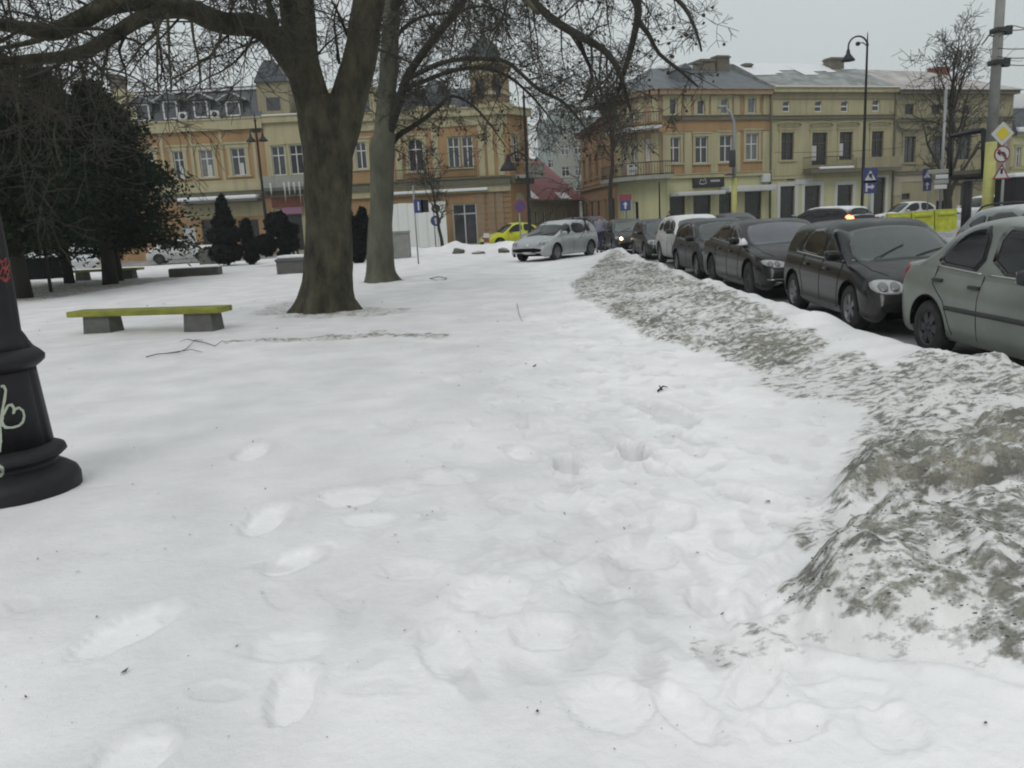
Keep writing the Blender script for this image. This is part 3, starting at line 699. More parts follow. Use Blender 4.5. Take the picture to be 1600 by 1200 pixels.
# ---- white site hoarding in front of it
hr = empty('hoarding', (P(655,380,63).x, 63, GZ), 0, 'tall plain white hoarding boards in front of the tower building ground floor', 'hoarding')
FH = Fac((0,63), (1,0), hr); h = FH.R(608,317,698,384)
mbg = MB()
n = 6
for k in range(n):
    a = h[0]+(h[1]-h[0])*k/n; b = h[0]+(h[1]-h[0])*(k+1)/n; mbg.box((a+.01,0,GZ),(b-.01,.06,h[3]+.03*(k%2)))
mat('board_white', (.74,.75,.73), .8, noise=.06, streak=.15); FH.build(mbg, 'boards', 'board_white')
mbg = MB()
for k in range(n+1): a = h[0]+(h[1]-h[0])*k/n; mbg.box((min(a, h[1]-.08),.065,GZ),(min(a, h[1]-.08)+.08,.16,h[3]-.1))
FH.build(mbg, 'posts', 'pl_brownish')

# ---- right-hand row: corner building, yellow building, olive building
PR = (21.14, 66.0); DR = (.945, .327)
r3 = broot('corner_building', 1120, 62, 'orange and yellow corner building with curved balconies above black shop sign')
F3 = Fac(PR, DR, r3)
s0, s1 = X(F3,1040,200), X(F3,1202,200); ze = Z(F3,1120,141)
top3 = [F3.R(1046,153,1058,179), F3.R(1089,156,1101,179), F3.R(1126,154,1138,178), F3.R(1168,152,1181,177)]
fst3 = [F3.R(1043,214,1063,255), F3.R(1086,213,1106,255), F3.R(1124,211,1144,253), F3.R(1165,208,1185,250)]
gr3 = [F3.R(1046,304,1070,356), F3.R(1083,304,1110,356), F3.R(1123,300,1143,356), F3.R(1163,299,1189,352)]
F3.wall(s0, s1, GZ, ze, top3+fst3+gr3, 'pl_orange')
for h in top3: F3.window(h, sur='pl_yellow', arch=True, cols=1, rows=1, sw=.3, sill=True)
for h in fst3: F3.window(h, sur='pl_cream', sw=.2, split=.6)
for i, h in enumerate(gr3): F3.window(h, 'window_brown', cols=1, rows=1, glass='window_dark', name='shop_opening')
zf = Z(F3,1120,277); zf2 = Z(F3,1120,270)
# yellow ground storey skin
mbg = MB(); xs = [s0]+[q for h in gr3 for q in h[:2]]+[s1]
for k in range(0, len(xs), 2): mbg.box((xs[k]+.002,-.05,GZ),(xs[k+1]-.002,-.003,zf))
for h in gr3: mbg.box((h[0]-.001,-.05,h[3]+.01),(h[1]+.001,-.003,zf))
F3.build(mbg, 'ground_storey', 'pl_bright')
F3.band(s0, s1, zf+.005, zf2, .3, 'pl_cream', 'storey_band'); zz = Z(F3,1120,187)
F3.band(s0, s1, zz-.05, zz+.3, .25, 'trim_dark', 'storey_band'); F3.band(s0, s1, zz-.85, zz-.06, .08, 'pl_orange', 'frieze')
F3.band(s0, s1, ze-.35, ze+.05, .45, 'pl_orange_pale', 'eaves_cornice')
mbg = MB()
for u in (1036+5, 1074, 1115, 1150, 1196):
    x = X(F3,u,230); mbg = MB(); mbg.box((x-.32,-.1,zf2+.02),(x+.32,-.004,zz-.9)); F3.build(mbg, 'pilaster', 'pl_yellow')
    mbg = MB(); mbg.box((x-.28,-.1,zz+.32),(x+.28,-.004,ze-.4)); F3.build(mbg, 'pilaster', 'pl_yellow')
h = F3.R(1081,274,1129,293); mbg = MB(); mbg.bbox((h[0],-.25,h[2]),(h[1],-.06,h[3]),.03); sg = F3.build(mbg, 'shop_sign', 'sign_black')
mbg = MB(); xx = h[0]+.5; zc_ = (h[2]+h[3])/2
mbg.tube([(xx,-.262,zc_-.15),(xx+.15,-.262,zc_+.18),(xx+.35,-.262,zc_+.05),(xx+.5,-.262,zc_+.22),(xx+.62,-.262,zc_-.12),(xx+.3,-.262,zc_-.2),(xx,-.262,zc_-.15)], .035, 4)
for k in range(6): mbg.box((xx+1.0+k*.14,-.265,zc_-.05),(xx+1.09+k*.14,-.252,zc_+.10))
F3.build(mbg, 'sign_marks', 'sign_white', sg)
for (a, b, v, vv) in ((1046,1118,300,306),(1124,1196,291,300)):
    h = F3.R(a,v,b,vv); mbg = MB(); mbg.bbox((h[0],-1.4,h[2]),(h[1],-.06,h[3]),.05); aw = F3.build(mbg, 'awning', 'pl_white')
h = F3.R(1187,272,1198,285); mbg = MB(); mbg.bbox((h[0],-.5,h[2]),(h[1],-.06,h[3]),.03); F3.build(mbg, 'air_conditioner', 'pl_white')
mbg = MB(); mbg.tube([(s1-.06,-.32,GZ),(s1-.06,-.32,ze)], .07, 6); F3.build(mbg, 'downpipe', 'trim_dark')
# rounded corner + side wing
c0 = F3.W(s0,0,0); c1 = P(965,300,67.2); c2 = P(909,300,84)
arc = []
pa, pb = Vector((c0.x, c0.y)), Vector((c1.x, c1.y)); d0 = Vector(DR)*-1; d1 = (Vector((c2.x,c2.y))-pb).normalized()
ctrl = pa + d0*2.6
for k in range(9):
    t = k/8; arc.append(pa*(1-t)**2 + ctrl*2*t*(1-t) + pb*t*t)
for k in range(8):
    A, B = arc[k+1], arc[k]; F = Fac(A, (B-A), r3); Lk = (B-A).length; last = k in (3, 4)
    hh = []
    if k == 4: hh = [(.12, Lk-.12, Z(F3,1008,268), Z(F3,1008,216)), (.2, Lk-.2, Z(F3,1008,192), Z(F3,1008,165)), (.05, Lk-.05, GZ, Z(F3,1010,313))]
    if k == 2: hh = [(.1, Lk-.1, Z(F3,1030,250), Z(F3,1030,216))]
    if k == 6: hh = [(.1, Lk-.1, Z(F3,980,254), Z(F3,980,218)), (.15, Lk-.15, GZ, Z(F3,985,312))]
    w_ = F.wall(0, Lk, GZ, zf, hh, 'pl_bright', depth=3, name='corner_ground_wall'); F.wall(0, Lk, zf, ze, hh, 'pl_cream' if k % 2 else 'pl_orange_pale', depth=3, name='corner_wall')
    for i, h in enumerate(hh): F.window(h, sur=None, cols=2 if i == 0 else 1, rows=2 if i == 0 else 1, glass='window_glass' if i == 0 else 'window_dark', name='corner_window', fw=.08)
    F.band(0, Lk, ze-.35, ze+.05, .45, 'pl_orange_pale', 'eaves_cornice'); F.band(0, Lk, zz-.85, zz-.06, .08, 'pl_orange', 'frieze')
def arc_slab(z, zt, out, k0, k1, mats, name, ext=0):
    mb_ = MB(); vs = []
    pts = []
    for k in range(k0, k1+1):
        p = arc[k]; q = arc[min(k+1,8)]-arc[max(k-1,0)]; n = Vector((-q.y, q.x)).normalized()*1
        if n.y > 0: n = -n
        nn = (Vector((0.0,0.0)) - p); 
        pts.append((p, p+n*out))
    o = r3.location; n_ = len(pts)
    for (p, q) in pts:
        for (w_, z_) in ((p, z), (q, z), (q, zt), (p, zt)): vs.append((w_.x-o.x, w_.y-o.y, z_-o.z))
    fs = []
    for k in range(n_-1):
        for j in range(4): fs.append((k*4+j, k*4+(j+1)%4, (k+1)*4+(j+1)%4, (k+1)*4+j))
    fs += [(0,3,2,1), tuple((n_-1)*4+j for j in (0,1,2,3))]
    mb_.add(vs, fs); ob = mb_.build(name, mats, r3)
    rl = MB(); rp = [Vector((q.x-o.x, q.y-o.y, 0)) for p, q in pts]
    for z_ in (zt+.08, zt+.95): rl.tube([p*.998+Vector((0,0,z_-o.z)) for p in rp], .035, 4)
    for i in range(n_-1):
        for j in range(5):
            p = rp[i].lerp(rp[i+1], j/5); rl.tube([p+Vector((0,0,zt-o.z)), p+Vector((0,0,zt+.95-o.z))], .018, 3)
    rl.build('railing', 'black_iron', ob); return ob
arc_slab(Z(F3,1005,203), Z(F3,1005,198), 1.3, 1, 7, 'pl_white', 'upper_balcony')
arc_slab(Z(F3,1005,281), Z(F3,1005,275), 1.4, 0, 8, 'stone_grey', 'lower_balcony')
b0 = P(980,268,63.6); o = r3.location
mbg = MB(); q = MB()
pA, pB = P(980,256,64.2), P(1009,255,63.6); 
mbg.add([(pA.x-o.x,pA.y-o.y-.0,P(980,275,64.2).z-o.z),(pB.x-o.x,pB.y-o.y,P(1009,272,63.6).z-o.z),(pB.x-o.x,pB.y-o.y,pB.z-o.z),(pA.x-o.x,pA.y-o.y,pA.z-o.z),
         (pA.x-o.x,pA.y-o.y+.03,P(980,275,64.2).z-o.z),(pB.x-o.x,pB.y-o.y+.03,P(1009,272,63.6).z-o.z),(pB.x-o.x,pB.y-o.y+.03,pB.z-o.z),(pA.x-o.x,pA.y-o.y+.03,pA.z-o.z)],
         [(0,1,2,3),(7,6,5,4),(0,4,5,1),(1,5,6,2),(2,6,7,3),(3,7,4,0)])
bn = mbg.build('banner', 'pl_white', r3)
mbg = MB()
for k, (t0, t1_, zz_) in enumerate(((.1,.3,.72),(.42,.6,.72),(.12,.85,.4),(.12,.8,.28))):
    a = pA.lerp(pB, t0)-o; b = pA.lerp(pB, t1_)-o; H_ = pA.z-P(980,275,64.2).z; z_ = pA.z-o.z-H_*(1-zz_)
    mbg.add([(a.x,a.y-.006,z_),(b.x,b.y-.006,z_),(b.x,b.y-.006,z_+H_*(.16 if k < 2 else .05)),(a.x,a.y-.006,z_+H_*(.16 if k < 2 else .05))], [(0,1,2,3)])
mbg.build('banner_marks', 'sign_black', bn)
# side wing running back along the side street
FS = Fac((c2.x,c2.y), (Vector((c1.x,c1.y))-Vector((c2.x,c2.y))), r3); LS = (Vector((c1.x,c1.y))-Vector((c2.x,c2.y))).length
zw = ze-1.0; hs = []
for k in range(5): hs.append((LS*(.08+.19*k), LS*(.08+.19*k)+1.3, Z(F3,1080,255)-.1, Z(F3,1080,214)-.1))
for k in range(5): hs.append((LS*(.08+.19*k), LS*(.08+.19*k)+1.4, GZ, 2.9))
FS.wall(0, LS-.01, GZ, zw, hs, 'pl_orange', depth=8, name='wing_wall')
for i, h in enumerate(hs): FS.window(h, 'window_brown', sur='pl_orange_pale' if i < 5 else None, glass='window_glass' if i < 5 else 'window_dark', name='wing_window')
FS.band(0, LS, zw-.3, zw+.1, .5, 'roof_brick', 'eaves_cornice'); FS.band(0, LS, zf, zf+.35, .2, 'pl_orange_pale', 'storey_band')
# roof: hipped metal
zr = Z(F3,1120,112)+1.1
mbg = MB(); e = .55
LP = []
for k in range(8, 0, -1):
    p = arc[k]; q = arc[min(k+1,8)]-arc[max(k-1,0)]; nn_ = Vector((q.y, -q.x)).normalized()
    if nn_.y > 0 and k < 6: nn_ = -nn_
    if nn_.x > 0 and k >= 6: nn_ = -nn_
    w3 = Vector((p.x+nn_.x*.5, p.y+nn_.y*.5, 0))-F3.O; LP.append((w3.dot(F3.D), w3.dot(F3.I), ze+.05))
A = LP+[(s0,-e,ze+.05),(s1,-e,ze+.05),(s1,11,ze+.05),(LP[0][0],11,ze+.05)]
Rg = [(s0+1.6,5,zr),(s1,5,zr)]
nA = len(A); R0_, R1_ = nA, nA+1
mbg.add(A+Rg, [(k, k+1, R0_) for k in range(8)]+[(8,9,R1_,R0_),(9,10,R1_),(10,11,R0_,R1_),(11,0,R0_),tuple(range(nA-1,-1,-1))]); rf = F3.build(mbg, 'roof', 'roof_metal')
mbg = MB(); mbg.bbox((s0+2.2,4.6,zr-.12),(X(F3,1168,110),5.3,zr+.22),.1); F3.build(mbg, 'snow_strip', 'snow_cap', rf)
for (a, v, b, v2) in ((1136,94,1146,112),(1147,90,1169,114),(1173,84,1192,128)):
    h = F3.R(a,v,b,v2); q = 1.07; mbg = MB(); xm = (h[0]+h[1])/2*1.02; hw = (h[1]-h[0])/2*q
    mbg.box((xm-hw,4.4,ze+1.0),(xm+hw,5.4,h[3]+.75)); mbg.box((xm-hw-.08,4.3,h[3]+.55),(xm+hw+.08,5.5,h[3]+.66)); F3.build(mbg, 'chimney', 'brick_chim', rf)
mbg = MB(); x = X(F3,1082,130); mbg.box((x-.5,1.0,ze+.6),(x+.5,2.6,ze+1.7)); mbg.prism([(x-.6,ze+1.7),(x+.6,ze+1.7),(x,ze+2.1)],(0,.9,0),(1,0,0),(0,0,1),(0,1,0),1.8); F3.build(mbg, 'dormer', 'roof_metal', rf)

# yellow building
r4 = broot('yellow_building', 1300, 68, 'yellow two storey building with long balcony and snowy grey green roof')
F4 = Fac(PR, DR, r4); s0, s1 = X(F4,1203.5,200), X(F4,1396,200); ze = Z(F4,1300,139)
t4 = [F4.R(u-6,157,u+6,175) for u in (1229,1279,1320)]+[F4.R(1363,155,1375,174)]
f4 = [F4.R(1220,207,1240,250), F4.R(1268,207,1292,258), F4.R(1311,206,1332,250), F4.R(1361,205,1380,247)]
g4 = [F4.R(1218,291,1241,352), F4.R(1256,290,1281,350), F4.R(1307,289,1331,350), F4.R(1364,277,1382,346)]
F4.wall(s0, s1, GZ, ze, t4+f4+g4, 'pl_yellow')
for h in t4: F4.window(h, sur=None, arch='pl_yellow', cols=1, rows=2, split=.5, fw=.09)
for i, h in enumerate(f4): F4.window(h, 'window_brown', sur='pl_yellow', glass='window_dark', cols=2, rows=2, pan=(.05,.38,.15,.6) if i in (1,2) else None, sill=i in (0,3))
for i, h in enumerate(g4): F4.window(h, 'window_brown', cols=1, rows=1, glass='window_dark', name='shop_door' if i < 3 else 'door')
zf = Z(F4,1300,277); mbg = MB(); xs = [s0]+[q for h in g4 for q in h[:2]]+[s1]
for k in range(0, len(xs), 2): mbg.box((xs[k]+.002,-.05,GZ),(xs[k+1]-.002,-.003,zf))
for h in g4: 
    if zf-h[3] > .1: mbg.box((h[0]-.001,-.05,h[3]+.01),(h[1]+.001,-.003,zf))
F4.build(mbg, 'ground_storey', 'pl_bright')
mbg = MB()
for h in g4:
    for (a, b, c, d) in ((h[0]-.3,h[0],GZ,h[3]+.3),(h[1],h[1]+.3,GZ,h[3]+.3),(h[0],h[1],h[3]+.012,h[3]+.3)): mbg.box((a,-.09,c),(b,-.052,d))
F4.build(mbg, 'door_surrounds', 'pl_white')
F4.band(s0, s1, zf+.005, zf+.3, .2, 'pl_yellow', 'storey_band'); zz = Z(F4,1300,186); F4.band(s0, s1, zz, zz+.28, .22, 'trim_dark', 'storey_band')
F4.band(s0, s1, ze-.3, ze+.06, .5, 'pl_yellow', 'eaves_cornice', snow=.08); F4.band(s0, s1, ze-.75, ze-.31, .12, 'pl_olive', 'frieze')
for h in f4:
    x = (h[0]+h[1])/2; mbg = MB(); z_ = h[3]+.45
    mbg.tube([(x-1.1,-.22,z_+.05),(x-.9,-.25,z_+.25),(x,-.28,z_+.3),(x+.9,-.25,z_+.25),(x+1.1,-.22,z_+.05)], .09, 5); F4.build(mbg, 'hood_moulding', 'pl_olive')
hb = F4.R(1252,248,1392,270); mbg = MB(); mbg.box((hb[0],-1.2,hb[2]),(hb[1],-.21,hb[2]+.3)); bal = F4.build(mbg, 'balcony', 'trim_dark')
F4.railing([(hb[0],-.22),(hb[0],-1.15),(X(F4,1318,258),-1.15)], hb[2]+.31, .95, parent=bal)
mbg = MB(); mbg.box((X(F4,1322,258),-1.19,hb[2]+.31),(hb[1],-1.05,hb[3])); F4.build(mbg, 'parapet', 'pl_olive', bal)
mbg = MB(); mbg.bbox((hb[0]+.8,-1.24,hb[2]+.31),(X(F4,1318,258),-1.0,hb[2]+.48),.05); F4.build(mbg, 'snow_strip', 'snow_cap', bal)
h = F4.R(1241,274,1268,288); mbg = MB(); mbg.box((h[0],-.14,h[2]),(h[1],-.06,h[3])); F4.build(mbg, 'wall_plate', 'pl_white')
h = F4.R(1229,279,1239,282); mbg = MB(); mbg.box((h[0],-.12,h[2]),(h[1],-.06,h[3])); F4.build(mbg, 'house_plate', 'sign_black')
mbg = MB(); zr = Z(F4,1300,107)+1.3
mbg.prism([(-.55,ze+.07),(5.5,zr),(11.5,ze+.07)], (s0+.02,0,0),(0,1,0),(0,0,1),(1,0,0), s1-s0-.04); rf = F4.build(mbg, 'roof', 'roof_green')
mbg = MB()
rr_ = random.Random(4); xx = s0+.1
while xx < X(F4,1372,110):     # snow lying in the upper half of the roof
    wd = rr_.uniform(.9, 1.8); t = rr_.uniform(.42, .75) if xx < s0+6 else rr_.uniform(.6, .8)
    mbg.add([(xx,5.5-6.05*(1-t),ze+.07+(zr-ze-.07)*t+.05),(xx+wd,5.5-6.05*(1-t*1.04),ze+.07+(zr-ze-.07)*t*1.04+.05),(xx+wd,5.5,zr+.1),(xx,5.5,zr+.1)], [(0,1,2,3)]); xx += wd
F4.build(mbg, 'snow_patch', 'snow_cap', rf)
for (a, v, b, v2) in ((1215,99,1226,112),(1351,89,1371,128)):
    h = F4.R(a,v,b,v2); xm = (h[0]+h[1])/2*1.03; hw = (h[1]-h[0])/2*1.05; mbg = MB(); mbg.box((xm-hw,4.2,ze+1.4),(xm+hw,5.2,h[3]+.8)); mbg.box((xm-hw-.07,4.1,h[3]+.6),(xm+hw+.07,5.3,h[3]+.72)); F4.build(mbg, 'chimney', 'brick_chim', rf)
mbg = MB(); mbg.tube([(s1-.1,-.3,GZ),(s1-.1,-.3,ze)], .08, 6); F4.build(mbg, 'downpipe', 'trim_dark')

# olive building
r5 = broot('olive_building', 1470, 72, 'weathered olive building with low brown red roof behind the bare tree')
F5 = Fac(PR, DR, r5); s0, s1 = X(F5,1397.5,200), X(F5,1581,200); ze = Z(F5,1470,143)
t5 = [F5.R(1414,163,1428,179), F5.R(1456,163,1470,178), F5.R(1503,165,1515,178)]
f5 = [F5.R(1412,213,1430,254), F5.R(1455,212,1474,254), F5.R(1492,212,1516,270), F5.R(1550,212,1568,254)]
g5 = [F5.R(1409,302,1422,312), F5.R(1500,285,1515,345)]
F5.wall(s0, s1, GZ, ze, t5+f5+g5, 'pl_olive')
for h in t5: F5.window(h, 'window_brown', glass='window_dark', cols=1, rows=1)
for h in f5: F5.window(h, 'window_brown', sur='pl_olive', glass='window_glass', cols=2, rows=2)
for h in g5: F5.window(h, 'window_brown', glass='window_dark', cols=1, rows=1)
zf = Z(F5,1450,272); mbg = MB(); xs = [s0,g5[1][0],g5[1][1],s1]
for k in (0,2): mbg.box((xs[k]+.002,-.05,3.0),(xs[k+1]-.002,-.003,zf))
mbg.box((s0+.002,-.05,1.9),(g5[0][0]-.1,-.003,3.0)); F5.build(mbg, 'ground_storey', 'pl_beige')
F5.band(s0, s1, zf+.005, zf+.3, .2, 'trim_dark', 'storey_band'); zz = Z(F5,1450,190); F5.band(s0, s1, zz, zz+.28, .22, 'trim_dark', 'storey_band')
F5.band(s0, s1, ze-.25, ze+.06, .6, 'trim_dark', 'eaves_cornice')
for h in f5[:3]:
    x = (h[0]+h[1])/2; mbg = MB(); z_ = h[3]+.5
    mbg.tube([(x-1.6,-.2,z_+.5),(x-1.2,-.24,z_+.1),(x-.7,-.28,z_),(x+.7,-.28,z_),(x+1.2,-.24,z_+.1),(x+1.6,-.2,z_+.5)], .11, 5); F5.build(mbg, 'hood_moulding', 'trim_dark')
hb = F5.R(1452,250,1560,275); mbg = MB(); mbg.box((hb[0],-1.1,hb[2]+.1),(hb[1],-.21,hb[2]+.4)); mbg.box((hb[0],-1.1,hb[2]+.41),(hb[1],-.98,hb[3])); F5.build(mbg, 'balcony', 'pl_olive')
mbg = MB(); zr = Z(F5,1500,118)+1.2; sr = X(F5,1520,120)
mbg.add([(s0-.0,-.65,ze+.07),(s1+.6,-.65,ze+.07),(s1+.6,11,ze+.07),(s0,11,ze+.07),(s0,5,zr+.15),(sr,5,zr)], [(0,1,5,4),(1,2,5),(2,3,4,5),(3,0,4),(0,3,2,1)]); rf = F5.build(mbg, 'roof', 'roof_brown')
mbg = MB(); x = X(F5,1538,120); mbg.box((x-.8,4.2,ze+1),(x+.6,5.4,zr+.3)); F5.build(mbg, 'chimney', 'roof_brick', rf)

# far right building
r6 = broot('pale_yellow_house', 1600, 84, 'pale yellow house with snowy dark roof at the far right edge')
F6 = Fac((P(1578,300,82).x, 82), (.94,.33), r6); 
s1 = 26; ze = F6.at(1590,208)[1]
hh = [F6.R(1586,230,1594,262)]+[(hx, hx+1.3, 4.6, 7.0) for hx in (5,9,13,17,21)]
F6.wall(0, s1, GZ, ze, hh, 'pl_bright'); 
for h in hh: F6.window(h, sur='pl_yellow')
F6.band(0, s1, ze-.3, ze, .4, 'pl_yellow'); F6.band(0, s1, 3.9, 4.2, .2, 'pl_yellow', 'storey_band')
mbg = MB(); mbg.prism([(-.6,ze+.01),(.3,ze+2.2),(5,ze+3.6),(11,ze+.01)], (-.3,0,0),(0,1,0),(0,0,1),(1,0,0), s1+.6); rf = F6.build(mbg, 'roof', 'slate')
mbg = MB(); mbg.bbox((-.25,-.7,ze+.02),(s1,-.2,ze+.5),.12); mbg.bbox((-.25,.4,ze+2.3),(s1,4.6,ze+3.9),.2); F6.build(mbg, 'snow_strip', 'snow_cap', rf)

# low red roofed house down the side street
r7 = broot('red_roofed_house', 850, 74, 'low house with dark red metal roof and snow patches down the side street')
A = P(812,330,70); B = P(906,330,84)
F7 = Fac((A.x,A.y), (B.x-A.x, B.y-A.y), r7); L = (B-A).length; ze = F7.at(850,313)[1]
hh = [(L*q, L*q+1.0, .9, 2.3) for q in (.08,.2,.32,.44,.68,.82)]
F7.wall(0, L, GZ, ze, hh, 'pl_beige', depth=7)
for h in hh: F7.window(h, sur='pl_cream', cols=2, rows=1)
o = r7.location; zr = P(880,262,82).z
mbg = MB(); e = .7
mbg.prism([(-e,ze-.02),(4.2,ze+4.3),(8,ze-.02)], (-.2,0,0),(0,1,0),(0,0,1),(1,0,0), L+.4); rf = F7.build(mbg, 'roof', 'roof_red')
mbg = MB()
for (a, b, c, d) in ((.10,.2,.02,.25),(.55,.74,.02,.16)):
    q = lambda t: (-e+(4.2+e)*t, ze-.02+(4.32)*t+.05)
    (y0,z0),(y1,z1) = q(c), q(d); x0, x1 = L*a, L*b; mbg.add([(x0,y0,z0),(x1,y0,z0),(x1+.4*(d-c)*3,y1,z1),(x0+2*(d-c),y1,z1)], [(0,1,2,3)])
F7.build(mbg, 'snow_patch', 'snow_cap', rf)
mbg = MB(); mbg.tube([(-.2,-e-.05,ze-.05),(L+.2,-e-.05,ze-.05)], .09, 6); F7.build(mbg, 'gutter', 'trim_dark')
# plain yellow gabled wall behind, grey blocks of flats further back
r8 = broot('yellow_gable_house', 840, 92, 'plain yellow gable wall between the tower building and the red roof')
F8 = Fac((0,92), (1,0), r8); a, b = X(F8,800,290), X(F8,866,290); z0, z1 = Z(F8,845,272), Z(F8,820,262)
mbg = MB(); mbg.prism([(a,GZ),(b,GZ),(b,z0-.8),(b-1.6,z1),(a,z1+1.0)], (0,0,0),(1,0,0),(0,0,1),(0,1,0),8); F8.build(mbg, 'wall', 'pl_cream')
mbg = MB(); mbg.tube([(a,-.1,z1+1.05),(b-1.6,-.1,z1+.05),(b,-.1,z0-.75)], .12, 4); F8.build(mbg, 'verge', 'stone_grey')
h = (X(F8,835,300), X(F8,845,300), 4.5, 5.8); F8.window  # (blank gable, no openings seen)
r9 = broot('apartment_block', 885, 150, 'pale grey green block of flats rising behind the red roofed house')
F9 = Fac((0,150), (1,0), r9); a, b = X(F9,846,240), X(F9,938,240); zt = Z(F9,880,188)
hh = []
for j in range(6):
    z_ = zt-2.2-j*2.9
    for k in range(4): x = a+ (b-a)*(.1+.22*k); hh.append((x, x+1.3, z_, z_+1.4))
F9.wall(a, b, GZ, zt, hh, 'block_far', depth=14)
for h in hh: F9.window(h, 'pl_white', fw=.1)
mbg = MB()
for j in range(6):
    z_ = zt-3.0-j*2.9; x = a+(b-a)*.52; mbg.box((x,-1.2,z_),(x+(b-a)*.42,-.01,z_+.9))
F9.build(mbg, 'balconies', 'pl_white')
mbg = MB(); mbg.box((a+2,3,zt+.01),(a+6,7,zt+2.4)); mbg.box((a-.2,-.2,zt+.005),(b+.2,13,zt+.3)); F9.build(mbg, 'roof_housing', 'block_far')
r10 = broot('stepped_apartment_block', 900, 118, 'lower pale block of flats with balconies stepping down behind the orange wing')
F10 = Fac((0,118), (1,0), r10); a, b = X(F10,872,260), X(F10,940,260); zt = Z(F10,890,215)
hh = []
for j in range(3):
    z_ = zt-2.3-j*2.9
    for k in range(3): x = a+(b-a)*(.08+.3*k); hh.append((x, x+1.1, z_, z_+1.3))
F10.wall(a, b, GZ, zt, hh, 'stone_grey', depth=12)
for h in hh: F10.window(h, 'pl_white', fw=.08)
mbg = MB()
for j in range(3): z_ = zt-3.1-j*2.9; mbg.box((a+(b-a)*.45,-1.1,z_),(b,-.01,z_+.9)); 
F10.build(mbg, 'balconies', 'block_far')
# ================================================================ CARS
def pinterp(pts, x):
    """monotone smooth interpolation through pts"""
    X_ = [p[0] for p in pts]; Y_ = [p[1] for p in pts]
    if x <= X_[0]: return Y_[0]
    if x >= X_[-1]: return Y_[-1]
    n = len(X_); d = [(Y_[i+1]-Y_[i])/(X_[i+1]-X_[i]) for i in range(n-1)]
    m = [d[0]]+[0 if d[i-1]*d[i] <= 0 else 2*d[i-1]*d[i]/(d[i-1]+d[i]) for i in range(1, n-1)]+[d[-1]]
    import bisect
    i = bisect.bisect_right(X_, x)-1; h = X_[i+1]-X_[i]; t = (x-X_[i])/h
    return (2*t**3-3*t**2+1)*Y_[i]+(t**3-2*t**2+t)*h*m[i]+(-2*t**3+3*t**2)*Y_[i+1]+(t**3-t**2)*h*m[i+1]
def chaikin(p, n=2):
    for _ in range(n):
        q = []
        for i in range(len(p)):
            a, b = p[i], p[(i+1) % len(p)]; q += [(a[0]*.75+b[0]*.25, a[1]*.75+b[1]*.25), (a[0]*.25+b[0]*.75, a[1]*.25+b[1]*.75)]
        p = q
    return p
def dens(p, step=.06):
    q = []
    for i in range(len(p)):
        a, b = p[i], p[(i+1) % len(p)]; n = max(1, int(math.hypot(b[0]-a[0], b[1]-a[1])/step))
        for k in range(n): q.append((a[0]+(b[0]-a[0])*k/n, a[1]+(b[1]-a[1])*k/n))
    return q
# side profile half-width (fraction) against height fraction
WPROF = [(0,.90),(.08,.955),(.25,.985),(.5,1.0),(.68,.995),(.8,.975),(.92,.94),(1.0,.90)]
WHEELS = {}
def wheel_meshes(R, style):
    k = (R, style)
    if k in WHEELS: return WHEELS[k]
    def rot(mb_): mb_.v = [(p[0], p[2], p[1]) for p in mb_.v]; return mb_   # lathe axis z -> y
    Wd = .105
    a = rot(MB().lathe([(R*.62,-Wd),(R*.66,-Wd*1.02),(R*.9,-Wd*1.05),(R*.985,-Wd*.8),(R,-Wd*.5),(R,Wd*.5),(R*.985,Wd*.8),(R*.9,Wd*1.05),(R*.66,Wd*1.02),(R*.62,Wd)], n=32, cap=False))
    b = MB(); b.lathe([(R*.66,Wd*.6),(R*.66,Wd*.98),(R*.60,Wd*.98),(R*.58,Wd*.4)], n=32, cap=False)
    b.lathe([(R*.17,Wd*.2),(R*.17,Wd*.78),(R*.08,Wd*.85)], n=16)
    ns = {'cover': 7, 'five': 5, 'ten': 10, 'steel': 6}[style]; sw = {'cover': .055, 'five': .06, 'ten': .028, 'steel': .07}[style]
    for i in range(ns):
        an = 2*math.pi*i/ns; c, s_ = math.cos(an), math.sin(an)
        q = [(R*.1, -sw*.5), (R*.63, -sw*.8), (R*.63, sw*.8), (R*.1, sw*.5)]
        vs = [(x*c-y*s_, x*s_+y*c, z) for z in (Wd*.45, Wd*.82) for x, y in q]
        b.add(vs, [(0,3,2,1),(4,5,6,7),(0,1,5,4),(1,2,6,5),(2,3,7,6),(3,0,4,7)])
    rot(b); d = rot(MB().lathe([(R*.64,-Wd*.9),(R*.64,Wd*.35),(.01,Wd*.36)], n=24))
    WHEELS[k] = (a, b, d); return WHEELS[k]
